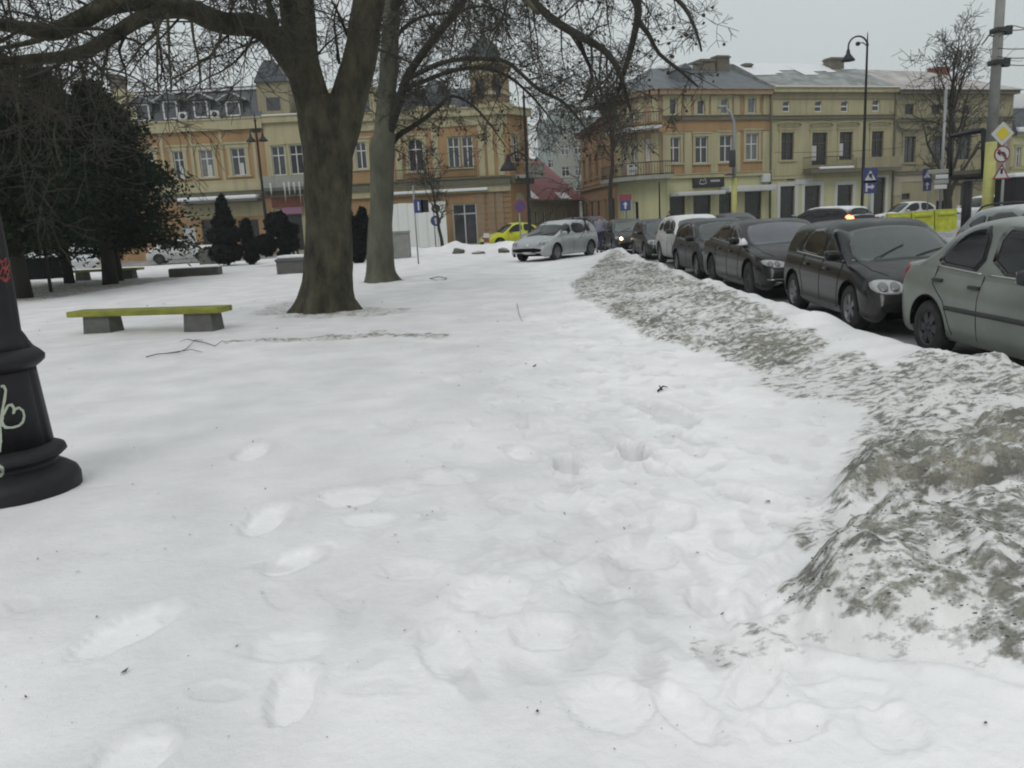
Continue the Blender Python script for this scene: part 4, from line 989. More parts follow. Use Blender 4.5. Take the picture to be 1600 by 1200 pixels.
def make_car(name, label, cat, sp, loc, yaw, group=None):
    """car frame: x forward, y left, z up; origin under the middle at ground level"""
    L, W, H = sp['L'], sp['W'], sp['H']; hw = W/2; xf, xr = sp['xf'], sp['xr']; Rw = sp.get('Rw', .31); Ra = Rw+.055
    zl0 = sp.get('zl', .19); paint = sp['paint']; top = sp['top']; roof = sp['roof']
    root = empty(name, loc, yaw, label, cat, group)
    fe, re_ = L/2, -L/2
    fr_, rr_ = sp.get('fround', .55), sp.get('rround', .42)
    def hwid(x):
        v = hw
        if x > fe-fr_: t = (x-(fe-fr_))/fr_; v = hw*(1-sp.get('fk', .22)*t**2.6)
        if x < re_+rr_: t = ((re_+rr_)-x)/rr_; v = hw*(1-sp.get('rk', .22)*t**2.6)
        return v
    def zlow(x):
        z = zl0
        if x > fe-.16: t = (x-(fe-.16))/.16; z = zl0+.14*t**2.2
        if x < re_+.14: t = (re_+.14-x)/.14; z = zl0+.16*t**2.2
        return z
    def ztop(x): return pinterp(top, x)
    def yside(x, z):
        a, b = zlow(x), ztop(x); f = min(max((z-a)/max(b-a, .05), 0), 1); return hwid(x)*pinterp(WPROF, f)
    xs = set()
    n = 70
    for i in range(n+1): xs.add(round(re_+L*i/n, 4))
    for e in (.004,.012,.025,.045,.075,.11,.15,.2): xs.add(round(fe-e, 4)); xs.add(round(re_+e, 4))
    for wx in (xf, xr):
        for k in range(0, 25): xs.add(round(wx+Ra*math.cos(math.pi*k/24), 4))
    xs = sorted(xs); 
    vs = []; fs = []; NS = 18; NT = 7; nn = (NS+NT)
    def arch(x):
        z = -1
        for wx in (xf, xr):
            if abs(x-wx) < Ra: z = max(z, Rw+math.sqrt(max(Ra**2-(x-wx)**2, 0)))
        return z
    for x in xs:
        a, b = zlow(x), ztop(x); ar = arch(x); crown = .035*min(1, (b-a)/.4)
        row = []
        for k in range(NS):
            z = a+(b-a)*k/(NS-1); z2 = max(z, ar); z2 = min(z2, b-.02) if ar > 0 else z2; row.append((yside(x, z2), z2))
        ye = row[-1][0]
        for k in range(1, NT+1):
            t = k/NT; y = ye*(1-t); row.append((y, b+crown*(1-(1-t)**2)+.012*math.sin(min(1,t*3)*math.pi/2)))
        for y, z in row: vs.append((x, y, z))
        for y, z in row: vs.append((x, -y, z))
    for i in range(len(xs)-1):
        for s_ in (0, 1):
            o0, o1 = i*2*nn+s_*nn, (i+1)*2*nn+s_*nn
            for k in range(nn-1):
                q = (o0+k, o1+k, o1+k+1, o0+k+1); fs.append(q[::-1] if s_ == 0 else q)
    body = MB(); body.add(vs, fs, 0, True)
    for i, fl in ((0, 0), (len(xs)-1, 1)):
        o = i*2*nn; ring = [o+k for k in range(nn)]+[o+nn+k for k in range(nn-2, -1, -1)]
        body.f.append(tuple(ring if fl else ring[::-1])); body.mi.append(0); body.sm.append(False)
    # cabin
    xa, xd = roof[-1][0], roof[0][0]; tum = sp.get('tum', .30)
    def zr(x): return pinterp(roof, x)
    def roofz(x, y):
        c = sp.get('curv', .22)
        xx = x + (c*y*y if x > (xa+xd)/2 else -c*.7*y*y)
        return zr(min(max(xx, xd), xa)) - .045*(y/hw)**2
    def ycab(x, z):
        b = ztop(x); y0 = hwid(x)*.925; return y0 - max(0, z-b)*tum
    cx = sorted(set([round(xd+(xa-xd)*i/66, 4) for i in range(67)]+[round(xd+e, 4) for e in (.01,.03,.06)]))
    vs2 = []; fs2 = []; NC = 12; NR = 9; n2 = NC+NR
    for x in cx:
        b = ztop(x)-.04; zt = roofz(x, ycab(x, H-.1)); zt = max(zt, b+.001); ye = ycab(x, zt)
        hgt = zt-b; r = min(.11, .45*hgt); row = []
        for k in range(NC-3): z = b+(zt-r-b)*k/(NC-4); row.append((ycab(x, z), z))
        p0 = row[-1]; pc = (ycab(x, zt)+.0, zt); y3 = max(ycab(x, zt)-r*1.2, .01); p2 = (y3, max(roofz(x, y3), zt))
        for t in (.33,.66,1): row.append(((1-t)**2*p0[0]+2*t*(1-t)*pc[0]+t*t*p2[0], (1-t)**2*p0[1]+2*t*(1-t)*pc[1]+t*t*p2[1]))
        for k in range(1, NR+1): y = y3*(1-k/NR); row.append((y, max(roofz(x, y), b)))
        for y, z in row: vs2.append((x, y, z))
        for y, z in row: vs2.append((x, -y, z))
    for i in range(len(cx)-1):
        for s_ in (0, 1):
            o0, o1 = i*2*n2+s_*n2, (i+1)*2*n2+s_*n2
            for k in range(n2-1):
                q = (o0+k, o1+k, o1+k+1, o0+k+1); fs2.append(q[::-1] if s_ == 0 else q)
    body.add(vs2, fs2, 0, True)
    for i in (0, len(cx)-1):
        o = len(body.v)-len(vs2)+i*2*n2; body.f.append(tuple([o+k for k in range(n2)]+[o+n2+k for k in range(n2-2, -1, -1)])); body.mi.append(0); body.sm.append(False)
    body.box((re_+.25, -hw+.30, zl0+.02), (fe-.25, hw-.30, .62), 1)
    bo = body.build('body', [paint, 'underbody'], root, merge=True)
    bvh = BVHTree.FromPolygons([Vector(v.co) for v in bo.data.vertices], [tuple(p.vertices) for p in bo.data.polygons])
    DIR = {'left': Vector((0,-1,0)), 'right': Vector((0,1,0)), 'front': Vector((-1,0,0)), 'back': Vector((1,0,0)), 'top': Vector((0,0,-1))}
    def proj(p, ax, off):
        d = DIR[ax]
        if ax in ('left', 'right'): o = Vector((p[0], 3 if ax == 'left' else -3, p[1]))
        elif ax in ('front', 'back'): o = Vector((4 if ax == 'front' else -4, p[0], p[1]))
        else: o = Vector((p[0], p[1], 3))
        h = bvh.ray_cast(o, d)
        if h[0] is None: h = bvh.find_nearest(o+d*2.5)
        nrm = h[1] if h[1].dot(d) < 0 else -h[1]
        return h[0]-d*off*.7+nrm*off*.5
    def decal(nm, poly, ax, off, mt, parent=None, rd=2, rings=6, sides=(1,), ctr=None, step=.05):
        outs = []
        for sd in sides:
            pl = dens(chaikin(poly, rd) if rd else poly, step)
            if ax == 'side': a2 = 'left' if sd > 0 else 'right'; pp = pl
            elif ax in ('front', 'back'): a2 = ax; pp = [(p[0]*sd, p[1]) for p in pl]
            else: a2 = ax; pp = [(p[0], p[1]*sd) for p in pl]
            c = ctr or (sum(p[0] for p in pp)/len(pp), sum(p[1] for p in pp)/len(pp)); m_ = len(pp)
            V = []; F = []
            V += [proj(p, a2, -.004) for p in pp]
            for r in range(rings):
                q = 1-r/rings
                V += [proj((c[0]+(p[0]-c[0])*q, c[1]+(p[1]-c[1])*q), a2, off) for p in pp]
            V.append(proj(c, a2, off))
            for r in range(rings):
                for k in range(m_): F.append((r*m_+k, r*m_+(k+1)%m_, (r+1)*m_+(k+1)%m_, (r+1)*m_+k))
            for k in range(m_): F.append((rings*m_+k, rings*m_+(k+1)%m_, len(V)-1))
            mb_ = MB(); mb_.add(V, F, 0, True); o = mb_.build(nm, mt, parent or root)
            bm = bmesh.new(); bm.from_mesh(o.data); bmesh.ops.recalc_face_normals(bm, faces=bm.faces)
            bm.to_mesh(o.data); bm.free(); outs.append(o)
        return outs
    def strip(nm, line, ax, wdt, mt, off=.004, parent=None, sides=(1,)):
        for sd in sides:
            a2 = ('left' if sd > 0 else 'right') if ax == 'side' else ax
            ln = []
            for i in range(len(line)-1):
                a, b = line[i], line[i+1]; n_ = max(1, int(math.hypot(b[0]-a[0], b[1]-a[1])/.07))
                for k in range(n_): ln.append((a[0]+(b[0]-a[0])*k/n_, a[1]+(b[1]-a[1])*k/n_))
            ln.append(line[-1]); pts = [proj((p[0], p[1]*(1 if ax == 'side' or sd > 0 else -1)) if ax != 'front' and ax != 'back' else (p[0]*sd, p[1]), a2, off*.4) for p in ln]
            mb_ = MB(); mb_.tube(pts, wdt/2, 6); mb_.build(nm, mt, parent or root)
    # windows
    gl = sp.get('glass', 'car_glass'); wsg = sp.get('wsglass', gl)
    for nm, poly in sp['side_windows']: decal(nm, poly, 'side', .006, gl, sides=(1,-1), rd=1, rings=5)
    xh = sp['ws']      # (x base, x top)
    yb, yt = hw*.80, hw*.66
    decal('windscreen', [(xh[0],yb*.6),(xh[0]-.05,yb),(xh[1]+.02,yt+.02),(xh[1],yt*.7),(xh[1],-yt*.7),(xh[1]+.02,-yt-.02),(xh[0]-.05,-yb),(xh[0],-yb*.6)], 'top', .007, wsg, rd=1, rings=9, step=.08)
    rg = sp['rg']      # rear glass
    if rg[0] == 'back': decal('rear_window', [(-hw*.62,rg[1]),(-hw*.52,rg[2]),(hw*.52,rg[2]),(hw*.62,rg[1])], 'back', .007, gl, rd=1, rings=7)
    else: decal('rear_window', [(rg[1],hw*.68),(rg[2],hw*.55),(rg[2],-hw*.55),(rg[1],-hw*.68)], 'top', .007, gl, rd=1, rings=7)
    # seams, handles, mouldings
    for ln in sp.get('seams', []): strip('door_seam', ln, 'side', .010, 'underbody', sides=(1,-1), off=.0)
    for ln, wd, mt in sp.get('trims', []): strip('side_moulding', ln, 'side', wd, mt, sides=(1,-1), off=.012)
    for hx, hz in sp.get('handles', []):
        for sd in (1, -1):
            y = yside(hx, hz)*sd; mb_ = MB(); mb_.bbox((hx-.09, min(y-.01, y+.035*sd, y+.01), hz-.018), (hx+.09, max(y+.01, y+.035*sd), hz+.018), .012); mb_.build('door_handle', sp.get('handle_mat', 'dark_plastic'), root)
    # bonnet seam
    if sp.get('bonnet'):
        for sd in (1,-1): strip('bonnet_seam', [(sp['ws'][0]+.05, hw*.78*sd), (fe-.55, hw*.76*sd), (fe-.3, hw*.62*sd)], 'top', .010, 'underbody', off=0)
    # mirrors
    mx, mz = sp['mirror']
    for sd in (1, -1):
        y0 = yside(mx, ztop(mx)-.04)*sd*.98; mb_ = MB()
        mb_.bbox((mx-.075, min(y0+.04*sd, y0+.25*sd), mz-.065), (mx+.075, max(y0+.04*sd, y0+.25*sd), mz+.075), .05)
        mb_.tube([(mx,y0-.02*sd,mz-.06),(mx,y0+.09*sd,mz-.02)], .025, 6); mo = mb_.build('side_mirror', sp.get('mirror_mat', paint), root)
        g = MB(); g.bbox((mx-.081, min(y0+.06*sd, y0+.23*sd), mz-.045), (mx-.074, max(y0+.06*sd, y0+.23*sd), mz+.055), .003); g.build('mirror_glass', 'chrome', mo)
    # lights, grille, bumper
    hl = sp['head']
    for sd in (1, -1):
        o = decal('headlight', hl, 'front', .012, 'lamp_glass', sides=(sd,), rd=2, rings=4)[0]
        cy = sum(p[0] for p in hl)/len(hl)*sd; cz = sum(p[1] for p in hl)/len(hl); hr = (max(p[1] for p in hl)-min(p[1] for p in hl))*.33
        for dy in sp.get('lens', (-.07, .07)):
            decal('lens', [(cy+dy+hr*math.cos(t*math.pi/4), cz+hr*math.sin(t*math.pi/4)) for t in range(8)], 'front', .020, 'lamp_on' if (sd in sp.get('lit', ())) and dy > 0 else 'lens_grey', o, rd=1, rings=2)
    for poly, mt, nm in sp.get('fronts', []): decal(nm, poly, 'front', .009, mt, rd=1, rings=5)
    for poly, mt, nm in sp.get('fronts2', []): decal(nm, poly, 'front', .014, mt, rd=1, rings=3, sides=(1,-1))
    decal('number_plate', [(-.25,sp['plate']-.05),(.25,sp['plate']-.05),(.25,sp['plate']+.05),(-.25,sp['plate']+.05)], 'front', .022, 'plate_white', rd=0, rings=2)
    for sd in (1,-1): decal('tail_light', sp['tail'], 'back', .012, 'tail_lit' if sp.get('brake') == sd else 'tail_red', sides=(sd,), rd=2, rings=3)
    decal('rear_plate', [(-.25,sp['rplate']-.05),(.25,sp['rplate']-.05),(.25,sp['rplate']+.05),(-.25,sp['rplate']+.05)], 'back', .02, 'plate_white', rd=0, rings=2)
    if sp.get('rails'):
        for sd in (1, -1):
            mb_ = MB(); a, b = sp['rails']; pts = []
            for k in range(13): x = a+(b-a)*k/12; pts.append((x, sd*(ycab(x, H-.1)-.1), roofz(x, hw*.62)+(.055 if 0 < k < 12 else .0)))
            mb_.tube(pts, .02, 6); mb_.build('roof_rail', 'dark_plastic', root)
    if sp.get('wiper'):
        mb_ = MB()
        for y0 in (-.45, .12):
            p = [proj((sp['ws'][0]-.02-.06*k, y0+.12*k), 'top', .02) for k in range(5)]; mb_.tube(p, .008, 5)
        mb_.build('wiper', 'dark_plastic', root)
    # wheels
    a, b, d = wheel_meshes(Rw, sp.get('wheel', 'five'))
    for wx in (xf, xr):
        for sd in (1, -1):
            mb_ = MB(); mb_.v = list(d.v); mb_.f = list(d.f); mb_.mi = list(d.mi); mb_.sm = list(d.sm); w_ = mb_.build('wheel', 'underbody', root)
            w_.location = (wx, sd*(hw-.125), Rw); w_.rotation_euler = (0, 0, 0 if sd > 0 else math.pi)
            if wx == xf and sp.get('steer'): w_.rotation_euler.z += sp['steer']
            for src, nm, mt in ((a, 'tyre', 'rubber'), (b, 'rim', sp.get('rim', 'rim_alloy'))):
                q = MB(); q.v = list(src.v); q.f = list(src.f); q.mi = list(src.mi); q.sm = list(src.sm); q.build(nm, mt, w_)
            wl = MB(); pts = []   # black wheel-arch liner
            for k in range(17):
                an = math.pi*k/16
                for yy_ in (hw*.985-.02, hw-.31): pts.append((wx+(Ra+.004)*math.cos(an), yy_*sd, Rw+(Ra+.004)*math.sin(an)))
            wl.add(pts, [(2*k, 2*k+1, 2*k+3, 2*k+2) for k in range(16)]); 
            wl.tube([(wx+(Ra+.006)*math.cos(math.pi*k/20), sd*yside(wx+Ra*math.cos(math.pi*k/20), Rw+Ra*math.sin(math.pi*k/20)), Rw+(Ra+.006)*math.sin(math.pi*k/20)) for k in range(21)], .012, 5)
            wl.build('wheel_arch', 'underbody', root)
    return root, proj, decal, strip
mat('lens_grey', (.16,.16,.165), .1, spec=1, metal=.3)
mat('lamp_on', (1,.9,.7), .3, emit=((1,.72,.35), 9))
mat('tail_lit', (1,.2,.1), .3, emit=((1,.16,.06), 5))
def paint(name, col, dust=.45, metal=.25, rough=.32, dustcol=(.3,.3,.3)): mat(name, col, rough, metal=metal, spec=.32, coat=.12, noise=.25, nscale=1.3, splash=.4, dust=dust, dustcol=dustcol)
paint('paint_green_grey', (.23,.25,.225), .6, .25, .3, (.38,.40,.39)); paint('paint_anthracite', (.010,.010,.011), .5, .1, .2, (.04,.04,.043)); paint('paint_black_brown', (.011,.0105,.011), .5, .1, .2, (.042,.04,.042))
paint('paint_charcoal', (.018,.019,.024), .4, .2, dustcol=(.13,.13,.14)); paint('paint_white', (.55,.56,.55), .9, 0, dustcol=(.75,.76,.77)); paint('paint_dark', (.012,.013,.016), .4, .2)
paint('paint_graphite', (.022,.024,.026), .4, .2, dustcol=(.14,.14,.15)); paint('paint_silver', (.44,.455,.465), .4, .3, dustcol=(.5,.52,.54)); paint('paint_navy', (.012,.012,.022), .3, .2)
paint('paint_taxi', (.58,.60,.02), .15, 0, .4); paint('paint_silver_snowy', (.30,.33,.33), 1.2, .3, dustcol=(.70,.71,.72)); paint('paint_dark_snowy', (.02,.02,.024), 1.3, .2, dustcol=(.72,.73,.74))
HATCH = dict(L=4.2, W=1.76, H=1.48, xf=1.28, xr=-1.30, Rw=.315, paint='paint_anthracite',
  top=[(-2.1,.72),(-2.07,.9),(-2.0,.97),(-1.2,.96),(0,.93),(.9,.90),(1.2,.885),(1.6,.80),(1.88,.71),(2.0,.63),(2.07,.52),(2.1,.44)],
  roof=[(-2.02,.95),(-1.95,1.10),(-1.78,1.33),(-1.6,1.415),(-1.0,1.47),(-.3,1.48),(.15,1.44),(.5,1.28),(1.15,.90)],
  side_windows=[('front_side_window',[(.90,.955),(.10,.955),(.08,1.36),(.25,1.35),(.55,1.22)]),('rear_side_window',[(.02,.955),(-1.0,.975),(-1.02,1.10),(-.86,1.33),(.0,1.375)]),('quarter_window',[(-1.08,.985),(-1.42,1.01),(-1.25,1.18),(-1.0,1.29),(-.98,1.26)])],
  ws=(1.08,.34), rg=('back',.98,1.32), seams=[[(.88,.9),(.86,.6),(.78,.28)],[(.06,.95),(.06,.3)],[(-.85,.95),(-.9,.7),(-.78,.5),(-.78,.3)]],
  trims=[([(.95,.935),(0,.94),(-1.3,.985)],.016,'chrome')], handles=[(.3,.80),(-.62,.82)], handle_mat='paint_anthracite', bonnet=True, mirror=(.82,1.0),
  head=[(.42,.56),(.44,.68),(.55,.73),(.80,.735),(.83,.62),(.70,.55)], fronts=[([(-.40,.63),(.40,.63),(.40,.70),(-.40,.70)],'dark_plastic','grille'),([(-.62,.28),(.62,.28),(.58,.42),(-.58,.42)],'underbody','bumper_intake')],
  plate=.48, tail=[(.55,.72),(.8,.74),(.8,.92),(.6,.94)], rplate=.6, wheel='five', wiper=True)
SEDAN7 = dict(L=5.07, W=1.90, H=1.48, xf=1.66, xr=-1.41, Rw=.35, paint='paint_black_brown',
  top=[(-2.535,.62),(-2.5,.92),(-2.42,1.03),(-1.9,1.06),(-1,1.03),(0,1.0),(.9,.98),(1.3,.96),(1.8,.89),(2.2,.79),(2.40,.68),(2.5,.55),(2.535,.45)],
  roof=[(-2.05,1.03),(-1.8,1.16),(-1.35,1.36),(-.9,1.45),(-.2,1.48),(.25,1.45),(.6,1.33),(1.30,.97)],
  side_windows=[('front_side_window',[(.95,1.03),(.08,1.04),(.06,1.38),(.25,1.37),(.6,1.25)]),('rear_side_window',[(0,1.04),(-.98,1.07),(-1.1,1.28),(-.9,1.36),(-.02,1.40)]),('quarter_window',[(-1.05,1.08),(-1.5,1.11),(-1.25,1.24)])],
  ws=(1.24,.44), rg=('top',-1.95,-1.35), seams=[[(.95,1.0),(.95,.6),(.9,.3)],[(.03,1.0),(.03,.3)],[(-1.0,1.0),(-1.0,.7),(-.9,.5)]],
  trims=[([(1.0,1.005),(0,1.015),(-1.5,1.085)],.014,'chrome')], handles=[(.25,.86),(-.72,.88)], handle_mat='paint_black_brown', bonnet=True, mirror=(.9,1.07),
  head=[(.40,.61),(.42,.69),(.60,.74),(.86,.76),(.84,.66),(.62,.60)], fronts=[([(-.55,.24),(.55,.24),(.5,.34),(-.5,.34)],'underbody','bumper_intake')],
  fronts2=[([(.03,.50),(.30,.50),(.33,.62),(.30,.70),(.05,.70)],'underbody','kidney_grille'),([(.38,.375),(.80,.385),(.80,.41),(.38,.40)],'chrome','bumper_trim'),([(.50,.27),(.66,.27),(.66,.35),(.50,.35)],'lamp_glass','fog_lamp')],
  plate=.42, tail=[(.5,.78),(.85,.8),(.86,.92),(.55,.93)], rplate=.55, wheel='ten', rim='rim_dark', wsglass='car_glass_frost_sky', fround=.7, lens=(-.1,.02))
SEDAN = dict(L=4.25, W=1.74, H=1.53, xf=1.33, xr=-1.30, Rw=.31, paint='paint_green_grey', zl=.22,
  top=[(-2.125,.62),(-2.11,.90),(-2.02,1.0),(-1.6,1.02),(-1.0,.97),(0,.93),(.8,.90),(1.1,.885),(1.6,.83),(1.9,.76),(2.05,.64),(2.125,.48)],
  roof=[(-1.72,1.00),(-1.55,1.12),(-1.15,1.38),(-.85,1.48),(-.3,1.53),(.1,1.51),(.45,1.38),(1.12,.93)],
  side_windows=[('front_side_window',[(.76,.955),(-.26,.98),(-.28,1.44),(.12,1.42),(.42,1.27)]),('rear_side_window',[(-.38,.98),(-.8,1.0),(-1.26,1.03),(-1.10,1.19),(-.92,1.35),(-.72,1.42),(-.40,1.44)])],
  ws=(1.05,.28), rg=('top',-1.64,-1.12), seams=[[(.76,.97),(.74,.6),(.68,.30)],[(-.33,.95),(-.33,.3)],[(-1.20,1.0),(-1.22,.82),(-.96,.64),(-.80,.3)]],
  trims=[([(.78,.58),(-.90,.58)],.05,'dark_plastic'),([(.7,.95),(-.26,.965)],.016,'chrome'),([(-.38,.967),(-1.2,1.01)],.016,'chrome')], handles=[(-.42,.83),(-1.12,.86)], mirror=(.60,1.0), mirror_mat='dark_plastic', bonnet=True,
  head=[(.40,.62),(.42,.76),(.60,.80),(.78,.80),(.78,.66),(.6,.62)], fronts=[([(-.32,.64),(.32,.64),(.36,.74),(-.36,.74)],'dark_plastic','grille'),([(-.5,.3),(.5,.3),(.5,.42),(-.5,.42)],'underbody','bumper_intake')],
  plate=.5, tail=[(.62,.74),(.82,.74),(.82,1.0),(.66,1.0)], rplate=.72, wheel='steel', rim='rim_dark', tum=.27)
MPV = dict(HATCH, L=4.2, H=1.51, W=1.75, paint='paint_silver',
  top=[(-2.1,.72),(-2.07,.92),(-2.0,1.0),(-1.2,.98),(0,.95),(.9,.94),(1.3,.90),(1.7,.80),(1.95,.68),(2.05,.56),(2.1,.44)],
  roof=[(-2.02,.97),(-1.95,1.12),(-1.75,1.36),(-1.5,1.46),(-.8,1.51),(-.2,1.50),(.25,1.40),(.7,1.20),(1.35,.92)],
  side_windows=[('front_side_window',[(.95,.98),(.10,.98),(.08,1.40),(.25,1.37),(.6,1.20)]),('rear_side_window',[(.02,.98),(-.95,1.0),(-1.0,1.14),(-.86,1.37),(.0,1.41)]),('quarter_window',[(-1.04,1.01),(-1.42,1.05),(-1.25,1.22),(-.98,1.34)])],
  ws=(1.22,.36), rg=('back',1.02,1.36), head=[(.40,.60),(.46,.68),(.66,.76),(.80,.78),(.80,.68),(.62,.60)], trims=[], handle_mat='paint_silver', mirror=(.85,1.02),
  fronts=[([(-.60,.36),(.60,.36),(.68,.52),(-.68,.52)],'underbody','grille'),([(-.07,.60),(.07,.60),(.06,.68),(-.06,.68)],'chrome','badge')], plate=.33, rim='rim_alloy', wheel='cover')
SUV = dict(HATCH, L=4.4, W=1.82, H=1.68, xf=1.35, xr=-1.3, Rw=.35, zl=.26, paint='paint_navy',
  top=[(-2.2,.8),(-2.17,1.0),(-2.1,1.06),(-1.2,1.05),(0,1.03),(1.0,1.02),(1.3,1.0),(1.75,.92),(2.0,.82),(2.13,.68),(2.2,.52)],
  roof=[(-2.12,1.05),(-2.05,1.25),(-1.9,1.5),(-1.65,1.62),(-1.0,1.67),(-.2,1.68),(.3,1.62),(.65,1.45),(1.25,1.0)],
  side_windows=[('front_side_window',[(.9,1.07),(.08,1.07),(.06,1.53),(.3,1.52),(.6,1.38)]),('rear_side_window',[(0,1.07),(-1.0,1.08),(-1.02,1.5),(-.02,1.54)]),('quarter_window',[(-1.1,1.1),(-1.7,1.12),(-1.6,1.4),(-1.1,1.48)])],
  ws=(1.18,.48), rg=('back',1.1,1.5), head=[(.44,.72),(.46,.84),(.62,.88),(.8,.88),(.8,.76),(.66,.72)], trims=[], handle_mat='paint_navy', mirror=(.85,1.1), plate=.55, tail=[(.62,.85),(.85,.85),(.84,1.1),(.68,1.1)], rplate=.7,
  fronts=[([(-.42,.72),(.42,.72),(.42,.84),(-.42,.84)],'dark_plastic','grille'),([(-.6,.36),(.6,.36),(.6,.5),(-.6,.5)],'underbody','bumper_intake')])
KX = 4.60; RZ = -.14
GR = 'cars parked in a row behind the dirty snow bank'
fw = -math.pi/2
def car(sp, name, label, cat, x, y, yaw, group=None, z=RZ, **kw):
    s = dict(sp); s.update(kw); return make_car(name, label, cat, s, (x, y, z), yaw, group)
# rear wheel of saloon at Y 9.02 -> centre 9.02-1.30
cl = car(SEDAN, 'parked_car', 'pale green grey saloon cut off by the right edge, nearest in the parked row', 'car', KX+.93, 9.02-1.30, fw, GR)
cg = car(HATCH, 'parked_car', 'black five door hatchback between the black limousine and the green grey saloon', 'car', KX+.99, 12.32, fw-RAD(3), GR, wsglass='car_glass_green', fk=.15, fround=.45)
cb = car(SEDAN7, 'parked_car', 'long black limousine with snow along its door sill and frosty sky-tinted windscreen', 'car', KX+1.08, 17.60, fw-RAD(1), GR)
c3 = car(HATCH, 'parked_car', 'small charcoal hatchback parked directly behind the long black limousine', 'car', KX+1.16, 22.3, fw, GR, paint='paint_charcoal', handle_mat='paint_charcoal', L=3.9, wsglass='car_glass_green',
    top=[(-1.95,.72),(-1.92,.9),(-1.85,.98),(-1.2,.97),(0,.95),(.9,.92),(1.2,.89),(1.5,.82),(1.75,.72),(1.88,.6),(1.95,.44)], roof=[(-1.88,.95),(-1.8,1.12),(-1.68,1.33),(-1.5,1.43),(-1.0,1.49),(-.3,1.50),(.15,1.46),(.5,1.30),(1.15,.92)], H=1.50, xf=1.2, xr=-1.25)
c4 = car(SUV, 'parked_car', 'white high roofed car with snow on its roof in the parked row', 'car', KX+1.62, 27.1, fw, GR, paint='paint_white', handle_mat='paint_white', H=1.60,
    roof=[(-2.12,1.05),(-2.05,1.22),(-1.9,1.44),(-1.65,1.54),(-1.0,1.59),(-.2,1.60),(.3,1.54),(.65,1.38),(1.25,1.0)],
    side_windows=[('front_side_window',[(.9,1.07),(.08,1.07),(.06,1.46),(.3,1.45),(.6,1.32)]),('rear_side_window',[(0,1.07),(-1.0,1.08),(-1.02,1.43),(-.02,1.46)]),('quarter_window',[(-1.1,1.1),(-1.7,1.12),(-1.6,1.33),(-1.1,1.41)])], mirror_mat='dark_plastic', wsglass='car_glass_green')
c5 = car(HATCH, 'parked_car', 'dark graphite car between the white car and the one with a lit headlight', 'car', KX+1.5, 32.3, fw, GR, paint='paint_graphite', handle_mat='paint_graphite', wsglass='car_glass_green')
c6 = car(MPV, 'parked_car', 'dark car at the far end of the row with one headlight lit', 'car', KX+1.0, 37.6, fw, GR, paint='paint_graphite', handle_mat='paint_graphite', lit=(-1,), wsglass='car_glass_green')
# snow lying on the limousine's door sill line and bonnet edge
mb = MB(); rr_ = random.Random(5)
sp_ = MB()
for k in range(16):
    x = 1.12-.055*k; z = 1.015; y = -.885
    sp_.lathe([(.05+rr_.random()*.04,-.02),(.055+rr_.random()*.03,.02),(.035,.05+rr_.random()*.05),(.01,.08+rr_.random()*.04)], (x, y+rr_.uniform(-.02,.03), z), 8)
sn = sp_.build('snow_lump', 'snow_cap'); sn.parent = None
Mx = Matrix.Translation(Vector((KX+1.08, 17.60, RZ))) @ Matrix.Rotation(fw-RAD(1), 4, 'Z'); sn.matrix_world = Mx
tag(sn, 'ragged ridge of snow lying below the side windows of the black limousine', 'snow')
# silver hatchback turning, behind the bank
v = Vector((-.59, -.81)).normalized(); ya = math.atan2(v.y, v.x); lf = Vector((-v.y, v.x))
cen = Vector((2.70, 32.5)) - lf*.80
car(MPV, 'silver_hatchback', 'silver hatchback standing at an angle at the end of the snowy walk', 'car', cen.x, cen.y, ya, z=gz(cen.x, cen.y)-.02)
# dark SUV behind it
car(SUV, 'dark_car', 'dark navy estate car facing the road behind the silver hatchback', 'car', 4.55, 42.6, RAD(-48), z=-.13, lit=())
# yellow taxi
tx = P(800, 370, 52).x
car(SEDAN, 'yellow_car', 'bright yellow green taxi saloon parked by the snow heap near the lamp post', 'car', tx+.1, 52.5, math.pi+RAD(24), z=-.13, paint='paint_taxi', rim='rim_alloy', trims=[], handles=[])
# traffic and cars beyond
car(MPV, 'grey_car', 'grey car roof showing above the charcoal hatchback and limousine', 'car', 10.9, 38.5, fw+RAD(5), paint='paint_graphite', handle_mat='paint_graphite')
car(SUV, 'braking_car', 'dark estate car with snowy roof and one red brake light lit', 'car', P(1293,340,37).x, 37.5, RAD(118), z=-.05, paint='paint_dark_snowy', handle_mat='paint_dark_snowy', H=1.50, brake=1,
    roof=[(-2.12,1.05),(-2.05,1.18),(-1.9,1.36),(-1.65,1.45),(-1.0,1.49),(-.2,1.50),(.3,1.44),(.65,1.3),(1.25,1.0)],
    side_windows=[('front_side_window',[(.9,1.07),(.08,1.07),(.06,1.38),(.3,1.37),(.6,1.25)]),('rear_side_window',[(0,1.07),(-1.0,1.08),(-1.02,1.36),(-.02,1.39)]),('quarter_window',[(-1.1,1.1),(-1.7,1.12),(-1.6,1.28),(-1.1,1.34)])], rg=('back',1.1,1.38))
car(SEDAN, 'white_saloon', 'snow covered white saloon half buried behind the yellow green barrier', 'car', P(1418,325,50).x, 50, math.pi+RAD(8), z=-.1, paint='paint_white', rim='rim_alloy', trims=[], handles=[], mirror_mat='paint_white')
car(SUV, 'white_car', 'white people carrier behind the yellow post and sign column', 'car', P(1540,310,46).x, 46, math.pi+RAD(14), z=-.1, paint='paint_white', handle_mat='paint_white', W=1.9)
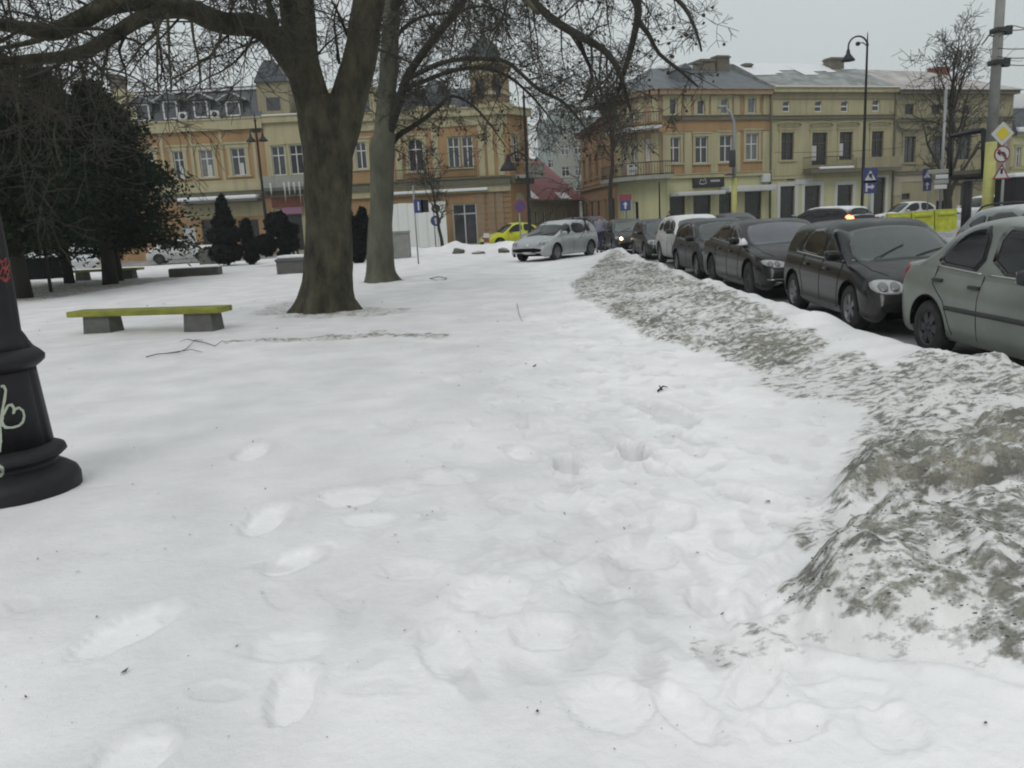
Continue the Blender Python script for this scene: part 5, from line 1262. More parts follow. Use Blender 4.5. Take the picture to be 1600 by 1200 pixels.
car(SUV, 'silver_estate_car', 'silver grey estate with snowy roof and black roof rail behind the saloon', 'car', 9.9, 14.6, fw+RAD(-4), paint='paint_silver_snowy', handle_mat='paint_silver_snowy', H=1.54, L=4.6, rails=(-1.75,.25),
    roof=[(-2.2,1.05),(-2.0,1.22),(-1.8,1.40),(-1.5,1.49),(-1.0,1.53),(-.2,1.54),(.3,1.48),(.65,1.34),(1.25,1.0)],
    side_windows=[('front_side_window',[(.9,1.07),(.08,1.07),(.06,1.41),(.3,1.40),(.6,1.28)]),('rear_side_window',[(0,1.07),(-1.0,1.08),(-1.02,1.40),(-.02,1.42)]),('quarter_window',[(-1.1,1.1),(-1.7,1.12),(-1.5,1.30),(-1.1,1.38)])], rg=('back',1.1,1.4))
car(SEDAN, 'snow_covered_car', 'pale snow covered car seen under the conifer near the white shop door', 'car', P(285,400,55).x, 55, RAD(10), z=-.1, paint='paint_white', rim='rim_dark', trims=[], handles=[], mirror_mat='paint_white')
# ================================================================ TREES
mat('bark_plane', (.092,.085,.052), .95, noise=.3, nscale=3.2, col2=(.016,.015,.011), stretch=(1,1,.5), bump=.09, bscale=11)
mat('bark_pale', (.125,.125,.09), .95, nscale=2.5, col2=(.05,.052,.038), noise=.3, stretch=(1,1,.4), bump=.03, bscale=8)
mat('bark_dark', (.032,.029,.022), .95, noise=.4, nscale=4, stretch=(1,1,.3), bump=.02, bscale=14)
mat('needles', (.020,.032,.014), .9, spec=.12, noise=.5, nscale=2.2, col2=(.006,.010,.007))
mat('topiary', (.012,.017,.015), .95, spec=.1, noise=.5, nscale=6)
mat('seed', (.07,.055,.035), .95)
def seg_mesh(name, segs, mats, parent, n=3, extra=None):
    """segs: array (k,8): A(3) B(3) ra rb -> open prisms"""
    S = np.array(segs, dtype=float); A = S[:, :3]; B = S[:, 3:6]; ra = S[:, 6]; rb = S[:, 7]
    d = B-A; L = np.linalg.norm(d, axis=1, keepdims=True); d = d/np.maximum(L, 1e-6)
    up = np.where(np.abs(d[:, 2:3]) < .9, np.array([[0,0,1.0]]), np.array([[1.0,0,0]]))
    x = np.cross(d, up); x /= np.linalg.norm(x, axis=1, keepdims=True); y = np.cross(d, x); k = len(S)
    V = np.zeros((k, 2*n, 3))
    for j in range(n):
        a = 2*math.pi*j/n; o = x*math.cos(a)+y*math.sin(a); V[:, j] = A+o*ra[:, None]; V[:, n+j] = B+o*rb[:, None]
    F = np.array([[j, (j+1)%n, n+(j+1)%n, n+j] for j in range(n)])
    FF_ = (np.arange(k)[:, None, None]*2*n + F[None]).reshape(-1, 4); V = V.reshape(-1, 3)
    if extra is not None and len(extra[0]):
        FF_ = np.vstack([FF_, extra[1]+len(V)]); V = np.vstack([V, extra[0]])
    return np_mesh(name, V, FF_, mats, parent)
def spline(ctrl, step=.25):
    """Catmull-Rom through (Vector, radius)"""
    P_ = [ctrl[0]]+list(ctrl)+[ctrl[-1]]; out = []
    for i in range(1, len(P_)-2):
        p0, p1, p2, p3 = [Vector(q[0]) for q in P_[i-1:i+3]]; L = (p2-p1).length; n = max(2, int(L/step))
        for k in range(n):
            t = k/n; p = .5*((2*p1)+(p2-p0)*t+(2*p0-5*p1+4*p2-p3)*t*t+(3*p1-p0-3*p2+p3)*t**3)
            out.append((p, P_[i][1]*(1-t)+P_[i+1][1]*t))
    out.append((Vector(ctrl[-1][0]), ctrl[-1][1])); return out
def rv(rn):
    while True:
        v = Vector((rn.uniform(-1,1), rn.uniform(-1,1), rn.uniform(-1,1)))
        if .1 < v.length < 1: return v.normalized()
def grow(segs, rn, p, d, L, r, lev, wig=.35, droop=.0, kids=(5,4,3), tips=None, lim=None, minr=.0055):
    n = max(3, int(L/.22)) if lev < 2 else max(3, int(L/.16)); st = L/n; pts = [p]; d = d.normalized()
    for i in range(n):
        d = (d + rv(rn)*wig*(.6 if lev == 0 else 1) + Vector((0,0,-droop*(.5+i/n)))).normalized()
        q = p+d*st; a = r*(1-.75*i/n); b = r*(1-.75*(i+1)/n)
        segs.append((*p, *q, max(a, minr), max(b, minr))); p = q; pts.append(p)
        if lim and not lim(p): return
    if lev+1 < len(kids)+1 and lev < len(kids):
        for k in range(kids[lev]):
            t = rn.uniform(.15, 1); i = min(int(t*n), n-1); b = pts[i]; dd = (pts[i+1]-pts[i]).normalized()
            o = rv(rn); o = (o-dd*o.dot(dd)).normalized(); nd = dd*rn.uniform(.35,.9)+o*rn.uniform(.6,1.1)
            grow(segs, rn, b, nd, L*rn.uniform(.38,.68), r*(1-.7*t)*.62, lev+1, wig, droop, kids, tips, lim, minr)
    elif tips is not None: tips.append(p)
def limb_mesh(name, ctrl, mats, parent, org, n=12, bump=.06, seed=0, flare=None, step=.2, ridge=0):
    sp_ = spline(ctrl, step); rn = random.Random(seed); ph = [rn.uniform(0, 6.28) for _ in range(6)]
    m_ = len(sp_); tab = None
    if ridge:
        zz = np.array([q[0].z for q in sp_])[:, None]; an = np.linspace(0, 2*np.pi, n, endpoint=False)[None, :]
        cx_, cy_ = np.cos(an), np.sin(an)   # noise sampled on a cylinder: seamless
        tab = -np.abs(perlin(cx_*5.5+zz*.25+3, cy_*5.5+zz*.55))*1.3 - .6*np.abs(perlin(cx_*12+zz*.9, cy_*12+zz*1.7+5)) + .7*fbm(cx_*1.4+zz*.6, cy_*1.4-zz*.5, 3)
    def jit(i, an, p):
        v = 1+bump*(math.sin(2*an+ph[0]+p.z*.7)+.7*math.sin(3*an+ph[1]-p.z*1.1)+.6*math.sin(5*an+ph[2]+p.z*2.3)+.5*math.sin(p.z*5+an+ph[3]))
        if flare: z = p.z; f_ = max(0, flare-z)/flare; v += f_*f_*.30*(.3+1.1*max(0, math.sin(2.5*an+ph[4]))**1.5+.5*max(0, math.sin(4*an+ph[5])))
        if tab is not None: v += ridge*tab[i, int(round(an/(2*math.pi)*n)) % n]
        return v
    mb_ = MB(); mb_.tube([q[0]-org for q in sp_], [q[1] for q in sp_], n, jit=jit); return mb_.build(name, mats, parent), sp_
def px2r(w, Y): return w/FPX*Y/2
def twigs_along(segs, rn, sp_, org, every, Lr, rr, lev_kids, droop, wig=.33, t0=0.0, side=None, tips=None, up=0):
    n = len(sp_)
    for i in range(int(n*t0), n-1):
        if rn.random() > every: continue
        p = sp_[i][0]-org; d = (sp_[i+1][0]-sp_[i][0]).normalized(); o = rv(rn); o = (o-d*o.dot(d)).normalized(); o.z += up
        if side: o = (o+Vector(side)*rn.uniform(.2,1)).normalized()
        grow(segs, rn, p, d*rn.uniform(.2,.7)+o, rn.uniform(*Lr), min(rr, sp_[i][1]*.5)*rn.uniform(.6,1.1), 0, wig, droop, lev_kids, tips)
# ---- plane tree 1 (thick trunk, left of centre)
Y1 = 16.4
def T(u, v, dY=0, Yb=Y1): return P(u, v, Yb+dY)
b1 = Vector((T(509,484).x, Y1, 0)); b1.z = gz(b1.x, b1.y)-.05
t1 = empty('plane_tree', b1, 0, 'massive old plane tree with forked mossy trunk standing right of the green bench', 'tree', 'old plane trees in the snowy park')
w_ = lambda w, dY=0: px2r(w, Y1+dY)
trunk = [(Vector((b1.x,b1.y,-.2)), w_(94)), (T(510,462), w_(86)), (T(513,430), w_(78)), (T(514,380), w_(74)), (T(514,320), w_(72)), (T(513,265), w_(72)), (T(512,215), w_(76)), (T(508,180), w_(74)), (T(504,150), w_(50))]
limb_mesh('trunk', trunk, 'bark_plane', t1, b1, n=96, bump=.024, seed=1, flare=.6, step=.07, ridge=.075)
LM = []
def limb(t, org, ctrl, seed, mt='bark_plane', n=12, bump=.05):
    big = n >= 12; o, s_ = limb_mesh('limb', ctrl, mt, t, org, n=48 if n >= 16 else (24 if big else n), bump=bump, seed=seed, step=.1 if big else .2, ridge=.07 if big else 0); return s_
left = limb(t1, b1, [(T(503,230), w_(62)), (T(492,170), w_(54)), (T(478,120), w_(50)), (T(468,60), w_(49)), (T(462,0), w_(48)), (T(457,-70), w_(43)), (T(450,-180,.3), w_(38)), (T(455,-330,.5), w_(20))], 2, n=16)
right = limb(t1, b1, [(T(518,240), w_(60)), (T(534,190), w_(56)), (T(552,130), w_(50)), (T(566,70), w_(46)), (T(577,0), w_(44)), (T(590,-70), w_(40)), (T(612,-180,-.4), w_(36)), (T(640,-330,-1), w_(20))], 3, n=16)
bough = limb(t1, b1, [(T(476,120), w_(44)), (T(452,84,-.2), w_(42)), (T(425,56,-.5), w_(36)), (T(398,40,-.9), w_(31)), (T(360,38,-1.2), w_(28)), (T(330,30,-1.5), w_(28)), (T(292,14,-1.8), w_(26)), (T(255,18,-2.1), w_(19)), (T(218,30,-2.5), w_(18)), (T(178,54,-2.9), w_(16)), (T(142,76,-3.2), w_(15)), (T(100,88,-3.6), w_(13)), (T(50,92,-4), w_(11)), (T(0,97,-4.4), w_(9)), (T(-70,100,-5), w_(5))], 4)
bough2 = limb(t1, b1, [(T(292,12,-1.8), w_(24)), (T(240,2,-2.2), w_(26)), (T(200,2,-2.5), w_(25)), (T(160,12,-2.8), w_(24)), (T(122,34,-3.1), w_(24)), (T(82,50,-3.4), w_(20)), (T(40,44,-3.8), w_(15)), (T(0,38,-4.2), w_(13)), (T(-80,20,-5), w_(8))], 5)
b3 = limb(t1, b1, [(T(82,50,-3.4), w_(10)), (T(60,62,-3.2), w_(8)), (T(30,70,-3.2), w_(6)), (T(-10,76,-3.3), w_(4))], 6, n=8)
b4 = limb(t1, b1, [(T(461,10), w_(24)), (T(430,-20,-.8), w_(20)), (T(370,-60,-2), w_(16)), (T(270,-80,-3.5), w_(10)), (T(160,-70,-5), w_(5))], 7, n=8)
b5 = limb(t1, b1, [(T(585,-50), w_(22)), (T(630,-80,-.8), w_(18)), (T(700,-80,-1.6), w_(14)), (T(780,-40,-2.4), w_(10)), (T(840,20,-3), w_(5))], 8, n=8)
b6 = limb(t1, b1, [(T(440,60), w_(12)), (T(425,25,.6), w_(10)), (T(415,-20,1), w_(7)), (T(400,-80,1.4), w_(4))], 9, n=8)
hang = []
for k, pts in enumerate([[(262,22),(264,60),(265,100),(268,142)], [(248,30),(246,70),(246,110),(247,140)], [(300,36),(303,62),(311,98),(313,140)], [(346,48),(340,72),(329,88),(328,140)],
        [(252,30),(236,60),(222,70),(196,106),(172,124)], [(222,70),(208,62),(190,58)], [(329,88),(312,98),(288,114),(266,124)], [(170,64),(166,90),(160,120),(156,150)],
        [(120,86),(128,112),(138,140),(150,170)], [(196,56),(186,80),(196,108),(198,136)], [(60,96),(66,130),(58,170),(62,210)], [(30,96),(24,140),(34,190)], [(545,60),(528,20),(518,0)], [(530,100),(525,60),(522,30),(530,0)], [(90,100),(98,150),(84,210),(96,260)]]):
    dY = -2.6 if pts[0][0] < 400 else .2
    ct = [(T(u, v, dY-.1*i), w_(5.2-1.0*i, dY)) for i, (u, v) in enumerate(pts)]; hang.append(limb(t1, b1, ct, 20+k, n=5, bump=.02))
rn = random.Random(21); sg = []; tips = []
for s_ in (bough, bough2): twigs_along(sg, rn, s_, b1, .34, (.9,2.2), .032, (5,4,3), .02, side=(0,0,-.1), tips=tips)
twigs_along(sg, rn, b4, b1, .8, (.9,2.3), .035, (5,4,3), .07, side=(0,0,-.5), tips=tips)
twigs_along(sg, rn, b5, b1, .8, (.9,2.2), .03, (5,4,3), .08, side=(0,0,-.5), tips=tips)
twigs_along(sg, rn, b3, b1, .7, (.6,1.6), .025, (4,3,3), .05, tips=tips); twigs_along(sg, rn, b6, b1, .7, (.6,1.6), .025, (4,3,3), .05, tips=tips)
for s_ in hang: twigs_along(sg, rn, s_, b1, .32, (.3,.8), .012, (3,3), .10, tips=tips, wig=.3)
twigs_along(sg, rn, left, b1, .22, (.6,1.6), .03, (4,4,2), .03, t0=.25, tips=tips); twigs_along(sg, rn, right, b1, .34, (.6,1.7), .03, (4,4,3), .06, t0=.3, tips=tips)
def balls(tips, rn, frac, r):
    V = []; F = []; oc = [(1,0,0),(-1,0,0),(0,1,0),(0,-1,0),(0,0,1),(0,0,-1)]; fq = [(0,2,4,4),(2,1,4,4),(1,3,4,4),(3,0,4,4),(2,0,5,5),(1,2,5,5),(3,1,5,5),(0,3,5,5)]
    # octahedra built of quads through edge midpoints: simple cube instead
    cu = [(-1,-1,-1),(1,-1,-1),(1,1,-1),(-1,1,-1),(-1,-1,1),(1,-1,1),(1,1,1),(-1,1,1)]; cf = [(0,3,2,1),(4,5,6,7),(0,1,5,4),(1,2,6,5),(2,3,7,6),(3,0,4,7)]
    for p in tips:
        if rn.random() > frac: continue
        R_ = r*rn.uniform(.7,1.3); M3 = Matrix.Rotation(rn.uniform(0,3), 3, rv(rn)); o = len(V); q = p+Vector((0,0,-rn.uniform(.02,.1)))
        for c in cu: V.append(tuple(q+M3@Vector(c)*R_*.62))
        for f in cf: F.append([i+o for i in f])
    return np.array(V), np.array(F)
seg_mesh('twigs', sg, 'twig', t1, extra=balls(tips, rn, .05, .022)); n1_ = len(sg)

# ---- plane tree 2 (paler trunk behind)
Y2 = 24.2
b2 = Vector((T(596,440,0,Y2).x, Y2, 0)); b2.z = gz(b2.x, b2.y)-.05
t2 = empty('plane_tree', b2, 0, 'paler slimmer plane tree with blotched trunk just behind the massive one', 'tree', 'old plane trees in the snowy park')
def T2(u, v, dY=0): return P(u, v, Y2+dY)
w2_ = lambda w, dY=0: px2r(w, Y2+dY)
limb_mesh('trunk', [(Vector((b2.x,b2.y,-.2)), w2_(52)), (T2(594,415), w2_(45)), (T2(594,370), w2_(40)), (T2(596,320), w2_(36)), (T2(597,270), w2_(37)), (T2(598,235), w2_(40)), (T2(603,205), w2_(30))], 'bark_pale', t2, b2, n=48, bump=.03, seed=31, flare=.5, step=.1, ridge=.06)
q0 = limb(t2, b2, [(T2(598,250), w2_(32)), (T2(601,200), w2_(30)), (T2(604,150), w2_(27)), (T2(608,90), w2_(25)), (T2(612,0), w2_(24)), (T2(612,-90), w2_(18)), (T2(604,-200), w2_(9))], 32, 'bark_pale', 12)
q1 = limb(t2, b2, [(T2(604,215), w2_(16.00)), (T2(622,165,-.3), w2_(13.60)), (T2(636,122,-.6), w2_(12.80)), (T2(656,90,-.9), w2_(12.00)), (T2(680,58,-1.2), w2_(11.20)), (T2(700,34,-1.5), w2_(10.40)), (T2(722,4,-1.8), w2_(8.80)), (T2(745,-40,-2.1), w2_(6.40)), (T2(770,-110,-2.5), w2_(3.20))], 33, 'bark_dark', 8)
q2 = limb(t2, b2, [(T2(632,126,-.5), w2_(8.80)), (T2(664,110,-1), w2_(7.20)), (T2(700,96,-1.6), w2_(6.40)), (T2(745,92,-2.2), w2_(6.40)), (T2(790,96,-2.8), w2_(5.60)), (T2(815,116,-3.1), w2_(4.80)), (T2(845,142,-3.4), w2_(4.80)), (T2(878,158,-3.8), w2_(4.00)), (T2(908,190,-4.1), w2_(2.40)), (T2(925,225,-4.3), w2_(1.60))], 34, 'bark_dark', 6)
q3 = limb(t2, b2, [(T2(628,140,-.5), w2_(8.00)), (T2(660,128,-.8), w2_(6.40)), (T2(703,112,-1), w2_(6.40)), (T2(748,106,-1), w2_(5.60)), (T2(795,120,-1), w2_(4.80)), (T2(840,160,-1.2), w2_(3.20)), (T2(870,200,-1.4), w2_(1.60))], 35, 'bark_dark', 6)
q4 = limb(t2, b2, [(T2(605,235), w2_(10.40)), (T2(622,212,.4), w2_(8.80)), (T2(648,196,.8), w2_(7.20)), (T2(680,172,1.2), w2_(6.40)), (T2(706,150,1.6), w2_(5.60)), (T2(740,166,2), w2_(4.00)), (T2(770,200,2.2), w2_(2.40)), (T2(790,230,2.4), w2_(1.60))], 36, 'bark_dark', 6)
q5 = limb(t2, b2, [(T2(611,20), w2_(16.00)), (T2(650,-40,-1), w2_(14.40)), (T2(730,-70,-2.4), w2_(12.80)), (T2(800,-40,-3.6), w2_(11.20)), (T2(838,6,-4.4), w2_(10.40)), (T2(868,34,-5), w2_(10.40)), (T2(905,56,-5.6), w2_(9.60)), (T2(940,76,-6.2), w2_(8.00)), (T2(962,102,-6.6), w2_(6.40)), (T2(975,135,-6.9), w2_(4.00)), (T2(985,175,-7), w2_(2.40))], 37, 'bark_dark', 8)
q6 = limb(t2, b2, [(T2(800,-40,-3.6), w2_(11.20)), (T2(880,-50,-4.6), w2_(11.20)), (T2(950,-40,-5.4), w2_(10.40)), (T2(988,-8,-6), w2_(10.40)), (T2(997,18,-6.2), w2_(8.80)), (T2(992,50,-6.4), w2_(7.20)), (T2(984,84,-6.5), w2_(6.40)), (T2(974,115,-6.6), w2_(4.80)), (T2(965,150,-6.6), w2_(2.40))], 38, 'bark_dark', 8)
q7 = limb(t2, b2, [(T2(994,30,-6.2), w2_(7)), (T2(1012,52,-6.6), w2_(5)), (T2(1030,84,-7), w2_(4)), (T2(1060,108,-7.3), w2_(3.5)), (T2(1090,135,-7.6), w2_(2))], 39, 'bark_dark', 6)
q8 = limb(t2, b2, [(T2(900,54,-5.6), w2_(7)), (T2(915,90,-5.4), w2_(5)), (T2(925,120,-5.3), w2_(4)), (T2(910,160,-5.2), w2_(3))], 40, 'bark_dark', 6)
q9 = limb(t2, b2, [(T2(980,-20,-6), w2_(8)), (T2(1030,-20,-7), w2_(6)), (T2(1068,10,-7.6), w2_(4)), (T2(1088,50,-8), w2_(3)), (T2(1096,80,-8.2), w2_(2))], 41, 'bark_dark', 6)
q10 = limb(t2, b2, [(T2(606,90), w2_(8)), (T2(625,50,1), w2_(7)), (T2(660,26,2), w2_(6)), (T2(700,20,3), w2_(5)), (T2(760,10,4), w2_(4)), (T2(800,30,4.6), w2_(3))], 42, 'bark_dark', 6)
sg = []; tips = []; rn = random.Random(44)
A_ = dict(tips=tips)
_d = list(grow.__defaults__); _d[-1] = .0055; grow.__defaults__ = tuple(_d)
twigs_along(sg, rn, q2, b2, .62, (.9,2.0), .024, (5,4,3), .07, **A_); twigs_along(sg, rn, q3, b2, .6, (.9,2.0), .024, (5,4,3), .07, **A_)
twigs_along(sg, rn, q4, b2, .7, (.7,1.9), .026, (5,4,3), .07, **A_); twigs_along(sg, rn, q1, b2, .42, (.9,2.1), .028, (5,4,3), .03, t0=.15, **A_)
twigs_along(sg, rn, q5, b2, .5, (1.0,2.4), .03, (5,4,3), .09, t0=.2, side=(0,0,-.4), **A_); twigs_along(sg, rn, q6, b2, .55, (.9,2.2), .028, (5,4,3), .09, side=(0,0,-.3), **A_)
for q_ in (q7, q8, q9): twigs_along(sg, rn, q_, b2, .7, (.6,1.5), .018, (4,3,3), .05, **A_)
twigs_along(sg, rn, q10, b2, .8, (.9,2.2), .024, (5,4,3), .05, **A_); twigs_along(sg, rn, q0, b2, .3, (.8,2.2), .025, (5,4,3), .06, t0=.05, **A_)
seg_mesh('twigs', sg, 'twig', t2, extra=balls(tips, rn, .085, .034)); n2_ = len(sg)
print('twig segs', n1_, n2_)
# ---- other bare trees
def bare(name, label, u, v, Y, H, wpx, lean=0, seed=0, spread=.5, nb=9, up=.0, group=None, Lr=(.35,.55), first=.3, kids=(5,4,3), mt='bark_dark', zb=None, droop=-.02):
    rn = random.Random(seed); b = P(u, v, Y); b.z = gz(b.x, b.y) if zb is None else zb; t = empty(name, b, 0, label, 'tree', group)
    r0 = px2r(wpx, Y); pts = [(Vector((0,0,-.2)), r0*1.2)]; n = 8
    for i in range(1, n+1): f_ = i/n; pts.append((Vector((lean*H*f_+rn.uniform(-.03,.03)*H*.4, rn.uniform(-.03,.03)*H*.4, H*f_)), r0*(1-.85*f_)))
    o, s_ = limb_mesh('trunk', pts, mt, t, Vector((0,0,0)), n=8, bump=.04, seed=seed); sg = []
    for k in range(nb):
        f_ = first+(1-first)*(k+rn.random())/nb; p, r = s_[min(int(f_*len(s_)), len(s_)-1)]
        a = k*2.4+rn.random(); d = Vector((math.cos(a)*spread, math.sin(a)*spread, 1+up)); grow(sg, rn, p, d, H*rn.uniform(*Lr)*(1.1-.5*f_), r*.7, 0, .22, droop, kids, None, None, Y*.00028)
    seg_mesh('twigs', sg, 'twig', t, n=3); return t
bare('street_tree', 'slender bare tree trunk rising past the balconies of the corner building', 957, 352, 50, 9.0, 9, 0, 51, .6, 12, first=.45)
bare('street_tree', 'bare many branched tree behind the empty billboard frame at right', 1476, 340, 42, 8.3, 14, .0, 52, .42, 14, first=.2, Lr=(.4,.62), zb=-.1)
bare('young_tree', 'thin leaning young bare tree in front of the white hoarding', 692, 384, 50, 5.6, 5.5, -.12, 53, .75, 9, first=.3, Lr=(.3,.5))
for k, (u, v, Y, H) in enumerate(((75,425,27.5,8.0),)):
    bare('bare_shrub_tree', 'tall bare sapling rising among the dark conifers', u, v, Y, H, 5, .03, 60+k, .8, 9, first=.3, Lr=(.4,.6), kids=(4,4,2), up=.1)
# ---- conifers: many small drooping sprays
def conifer(label, u, v, Y, H, R, seed, trunk_h=1.0, lean=0, n=2600, tr=.16, group='dark conifers on the left', sq=.78):
    rn = np.random.RandomState(seed); b = P(u, v, Y); b.z = gz(b.x, b.y); t = empty('conifer', b, 0, label, 'tree', group)
    mb_ = MB(); mb_.tube([(0,0,-.2),(lean*.3,0,trunk_h),(lean*.6,0,H*.5),(lean,0,H*.93)], [tr*1.3,tr,tr*.7,.03], 10, jit=lambda i,a,p: 1+.12*math.sin(3*a+i)); mb_.build('trunk', 'bark_dark', t)
    segs = []; V = []; F = []
    nb = int(n/14)
    for i in range(nb):
        f_ = rn.rand()**.85; z = trunk_h*.75+(H-trunk_h*.75)*f_; prof = (1-f_)**sq*(.82+.18*math.sin(f_*17+seed)+.12*rn.randn()); L = max(.25, R*prof)
        a = rn.rand()*2*math.pi; d = np.array([math.cos(a), math.sin(a), rn.uniform(.0,.6)]); p0 = np.array([lean*f_, 0, z])
        p1 = p0+d*L*.6; p2 = p0+d*L+np.array([0,0,-.22*L*rn.rand()]); r = .02+.012*L
        segs.append((*p0,*p1,r,r*.6)); segs.append((*p1,*p2,r*.6,.004))
        for k in range(92):
            t_ = rn.uniform(.22,1.04)**.8; c = (p0+(p1-p0)*t_/.6) if t_ < .6 else p1+(p2-p1)*(t_-.6)/.4
            c = c+rn.randn(3)*np.array([.16,.16,.12])*(1+.3*L)*(.5+.5*t_); s_ = rn.uniform(.05,.13); l = rn.uniform(.10,.27)
            ax = d*.5+rn.randn(3)*.55+np.array([0,0,-.25]); ax /= np.linalg.norm(ax); sd = np.cross(ax, rn.randn(3)); sd /= np.linalg.norm(sd)
            o = len(V); V += [c-sd*s_*.35, c+ax*l*.5-sd*s_*.5, c+ax*l, c+ax*l*.5+sd*s_*.5]; F.append([o,o+1,o+2,o+3])
    S = np.array(segs); V = np.array(V); seg_mesh('crown', segs, ['needles'], t, extra=(V, np.array(F))); return t
conifer('dark pointed conifer nearest the orange mansard building', 172, 444, 30.4, 6.9, 3.6, 71, 1.5, lean=.3, n=5600, sq=.72, tr=.22)
conifer('broad dark conifer behind the black lamp post at the left edge', 38, 466, 25, 7.2, 3.3, 72, 1.5, n=5200, tr=.2)
conifer('dark conifer in the middle of the group with its crown behind the others', 108, 438, 33, 8.0, 3.6, 73, 1.6, n=5000)
conifer('thin stemmed conifer standing beside the far green bench', 187, 438, 33, 5.2, 1.9, 74, 1.2, n=1800, tr=.13)
conifer('dark conifer furthest left partly outside the view', -60, 452, 28, 8.5, 3.4, 75, 1.0, n=3600)
# ---- clipped topiaries
def topiary(label, u, v, Y, blobs, seed, stem=None, group='clipped evergreens by the old building'):
    rn = np.random.RandomState(seed); b = P(u, v, Y); b.z = gz(b.x, b.y); t = empty('topiary_tree', b, 0, label, 'tree', group)
    k_ = Y/FPX
    mb_ = MB(); top = max(q[1]+q[3] for q in blobs)*k_; mb_.tube([(0,0,-.1),(0,0,top*.85)], [.09,.05], 7); mb_.build('trunk', 'bark_dark', t)
    for (dx, dz, rx, rz, cone) in blobs:
        dx, dz, rx, rz = dx*k_, dz*k_, rx*k_, rz*k_; bm = bmesh.new(); bmesh.ops.create_icosphere(bm, subdivisions=3, radius=1)
        for vv in bm.verts:
            c = vv.co.copy(); s_ = 1-cone*(c.z*.5+.5) if cone else 1; nz_ = 1+.09*rn.randn()
            vv.co = Vector((dx+c.x*rx*s_*nz_, c.y*rx*s_*nz_, dz+c.z*rz*nz_))
        mb_ = MB(); mb_.add([vv.co for vv in bm.verts], [tuple(vv.index for vv in f.verts) for f in bm.faces], 0, False); bm.free()
        V = []; F = []
        for i in range(500):
            d = rn.randn(3); d /= np.linalg.norm(d); s_ = 1-cone*(d[2]*.5+.5) if cone else 1
            c = np.array([dx+d[0]*rx*s_, d[1]*rx*s_, dz+d[2]*rz]); a = rn.randn(3)*.08; e = rn.randn(3)*.06; o = len(mb_.v)
            mb_.add([c-a, c+e, c+a, c-e], [(0,1,2,3)])
        mb_.build('clipped_foliage', 'topiary', t)
    return t
topiary('tall tiered topiary with a pointed cone top by the low stone border', 357, 416, 43, [(1,82,13,24,.55),(0,46,25,14,0),(-2,20,24,16,.0),(0,66,17,10,.2)], 81)
topiary('small tiered topiary just right of the tall pointed one', 392, 417, 43, [(0,56,8,13,.4),(2,32,10,13,.2),(3,12,10,9,0)], 82)
topiary('cloud pruned evergreen with round balls left of the massive plane trunk', 441, 412, 40, [(-2,62,17,18,0),(-22,32,15,15,0),(12,34,15,14,0),(20,52,8,8,0),(4,14,8,8,0)], 83)
topiary('round headed dark evergreen seen between the two plane trunks', 560, 405, 38, [(0,22,13,22,0),(-2,52,9,16,0),(12,60,9,22,.3),(-10,62,7,22,.3)], 84)
# ================================================================ STREET FURNITURE, SMALL THINGS, PEOPLE
mat('graffiti_white', (.38,.42,.34), .7); mat('graffiti_red', (.35,.06,.05), .7)
mat('barrier_yellow', (.50,.53,.04), .7, noise=.4, nscale=6, streak=.3, dust=.5, dustcol=(.7,.7,.7)); mat('jacket_grey', (.20,.19,.25), .85, noise=.2); mat('jeans', (.025,.028,.07), .9)
mat('jacket_red', (.30,.03,.03), .85); mat('coat_dark', (.018,.016,.018), .9); mat('skin', (.42,.26,.19), .6); mat('hair', (.05,.035,.025), .8)
mat('leaf_dead', (.10,.075,.05), .9); mat('stone_dark', (.12,.115,.10), .95, noise=.4, nscale=4, bump=.02, bscale=9, dust=.6, dustcol=(.7,.7,.72))
# ---- big black lamp post at the left edge
lx, ly = G(25, 769)[:2]; lz = gz(lx, ly)-.03
lamp = empty('lamp_post', (lx, ly, lz), 0, 'ornate black cast iron lamp post with white heart graffiti at the left edge', 'lamp post')
EDGE = [(776,119),(765,118),(752,117),(743,112),(736,102),(727,86),(722,82),(717,90),(711,97),(704,94),(699,82),(695,78),(585,56),(578,55),(573,62),(567,68),(560,68),(553,61),(546,52),(536,45),(527,40),(520,35),(453,27),(417,21),(380,16)]
def axis_u(v): return 25.1-(779.9-v)*.1425
prof = []
for v, e in EDGE:
    u = axis_u(v); z = P(u, v, ly).z; dep = Vector((lx, ly, z-EYE)).dot(CF); prof.append(((e-u)*dep/FPX*.985, z-lz))
prof[0] = (prof[0][0], -.12)
def lr(z): return float(np.interp(z, [p[1] for p in prof], [p[0] for p in prof]))
lowp = prof[:12]; mid = prof[11:14]; flg = prof[13:19]; up = prof[18:]
MB().lathe(lowp, n=64).build('base', 'iron', lamp)
MB().lathe(mid, n=96, jit=lambda a, z: 1-.045*max(0, math.cos(8*a+.4))**4).build('pedestal', 'iron', lamp)
MB().lathe(flg, n=48).build('collar', 'iron', lamp)
zt_ = up[-1][1]; MB().lathe(up+[(up[-1][0]*.9, zt_+.6),(up[-1][0]*.6, zt_+1.6),(.07, 4.2),(.05,4.6)], n=64, jit=lambda a, z: 1-.03*max(0, math.cos(10*a))**3).build('column', 'iron', lamp)
mbl = MB(); mbl.tube([(0,0,4.55),(.1,0,4.9),(.4,0,5.1),(.7,0,5.0),(.8,0,4.7)], .03, 8); mbl.tube([(0,0,4.55),(-.1,0,4.9),(-.4,0,5.1),(-.7,0,5.0),(-.8,0,4.7)], .03, 8); mbl.build('arm', 'iron', lamp)
for sx_ in (-.8,.8): MB().lathe([(.05,4.72),(.10,4.62),(.14,4.5),(.28,4.34),(.29,4.3),(.02,4.3)], (sx_,0,0), 16).build('lamp_shade', 'iron', lamp)
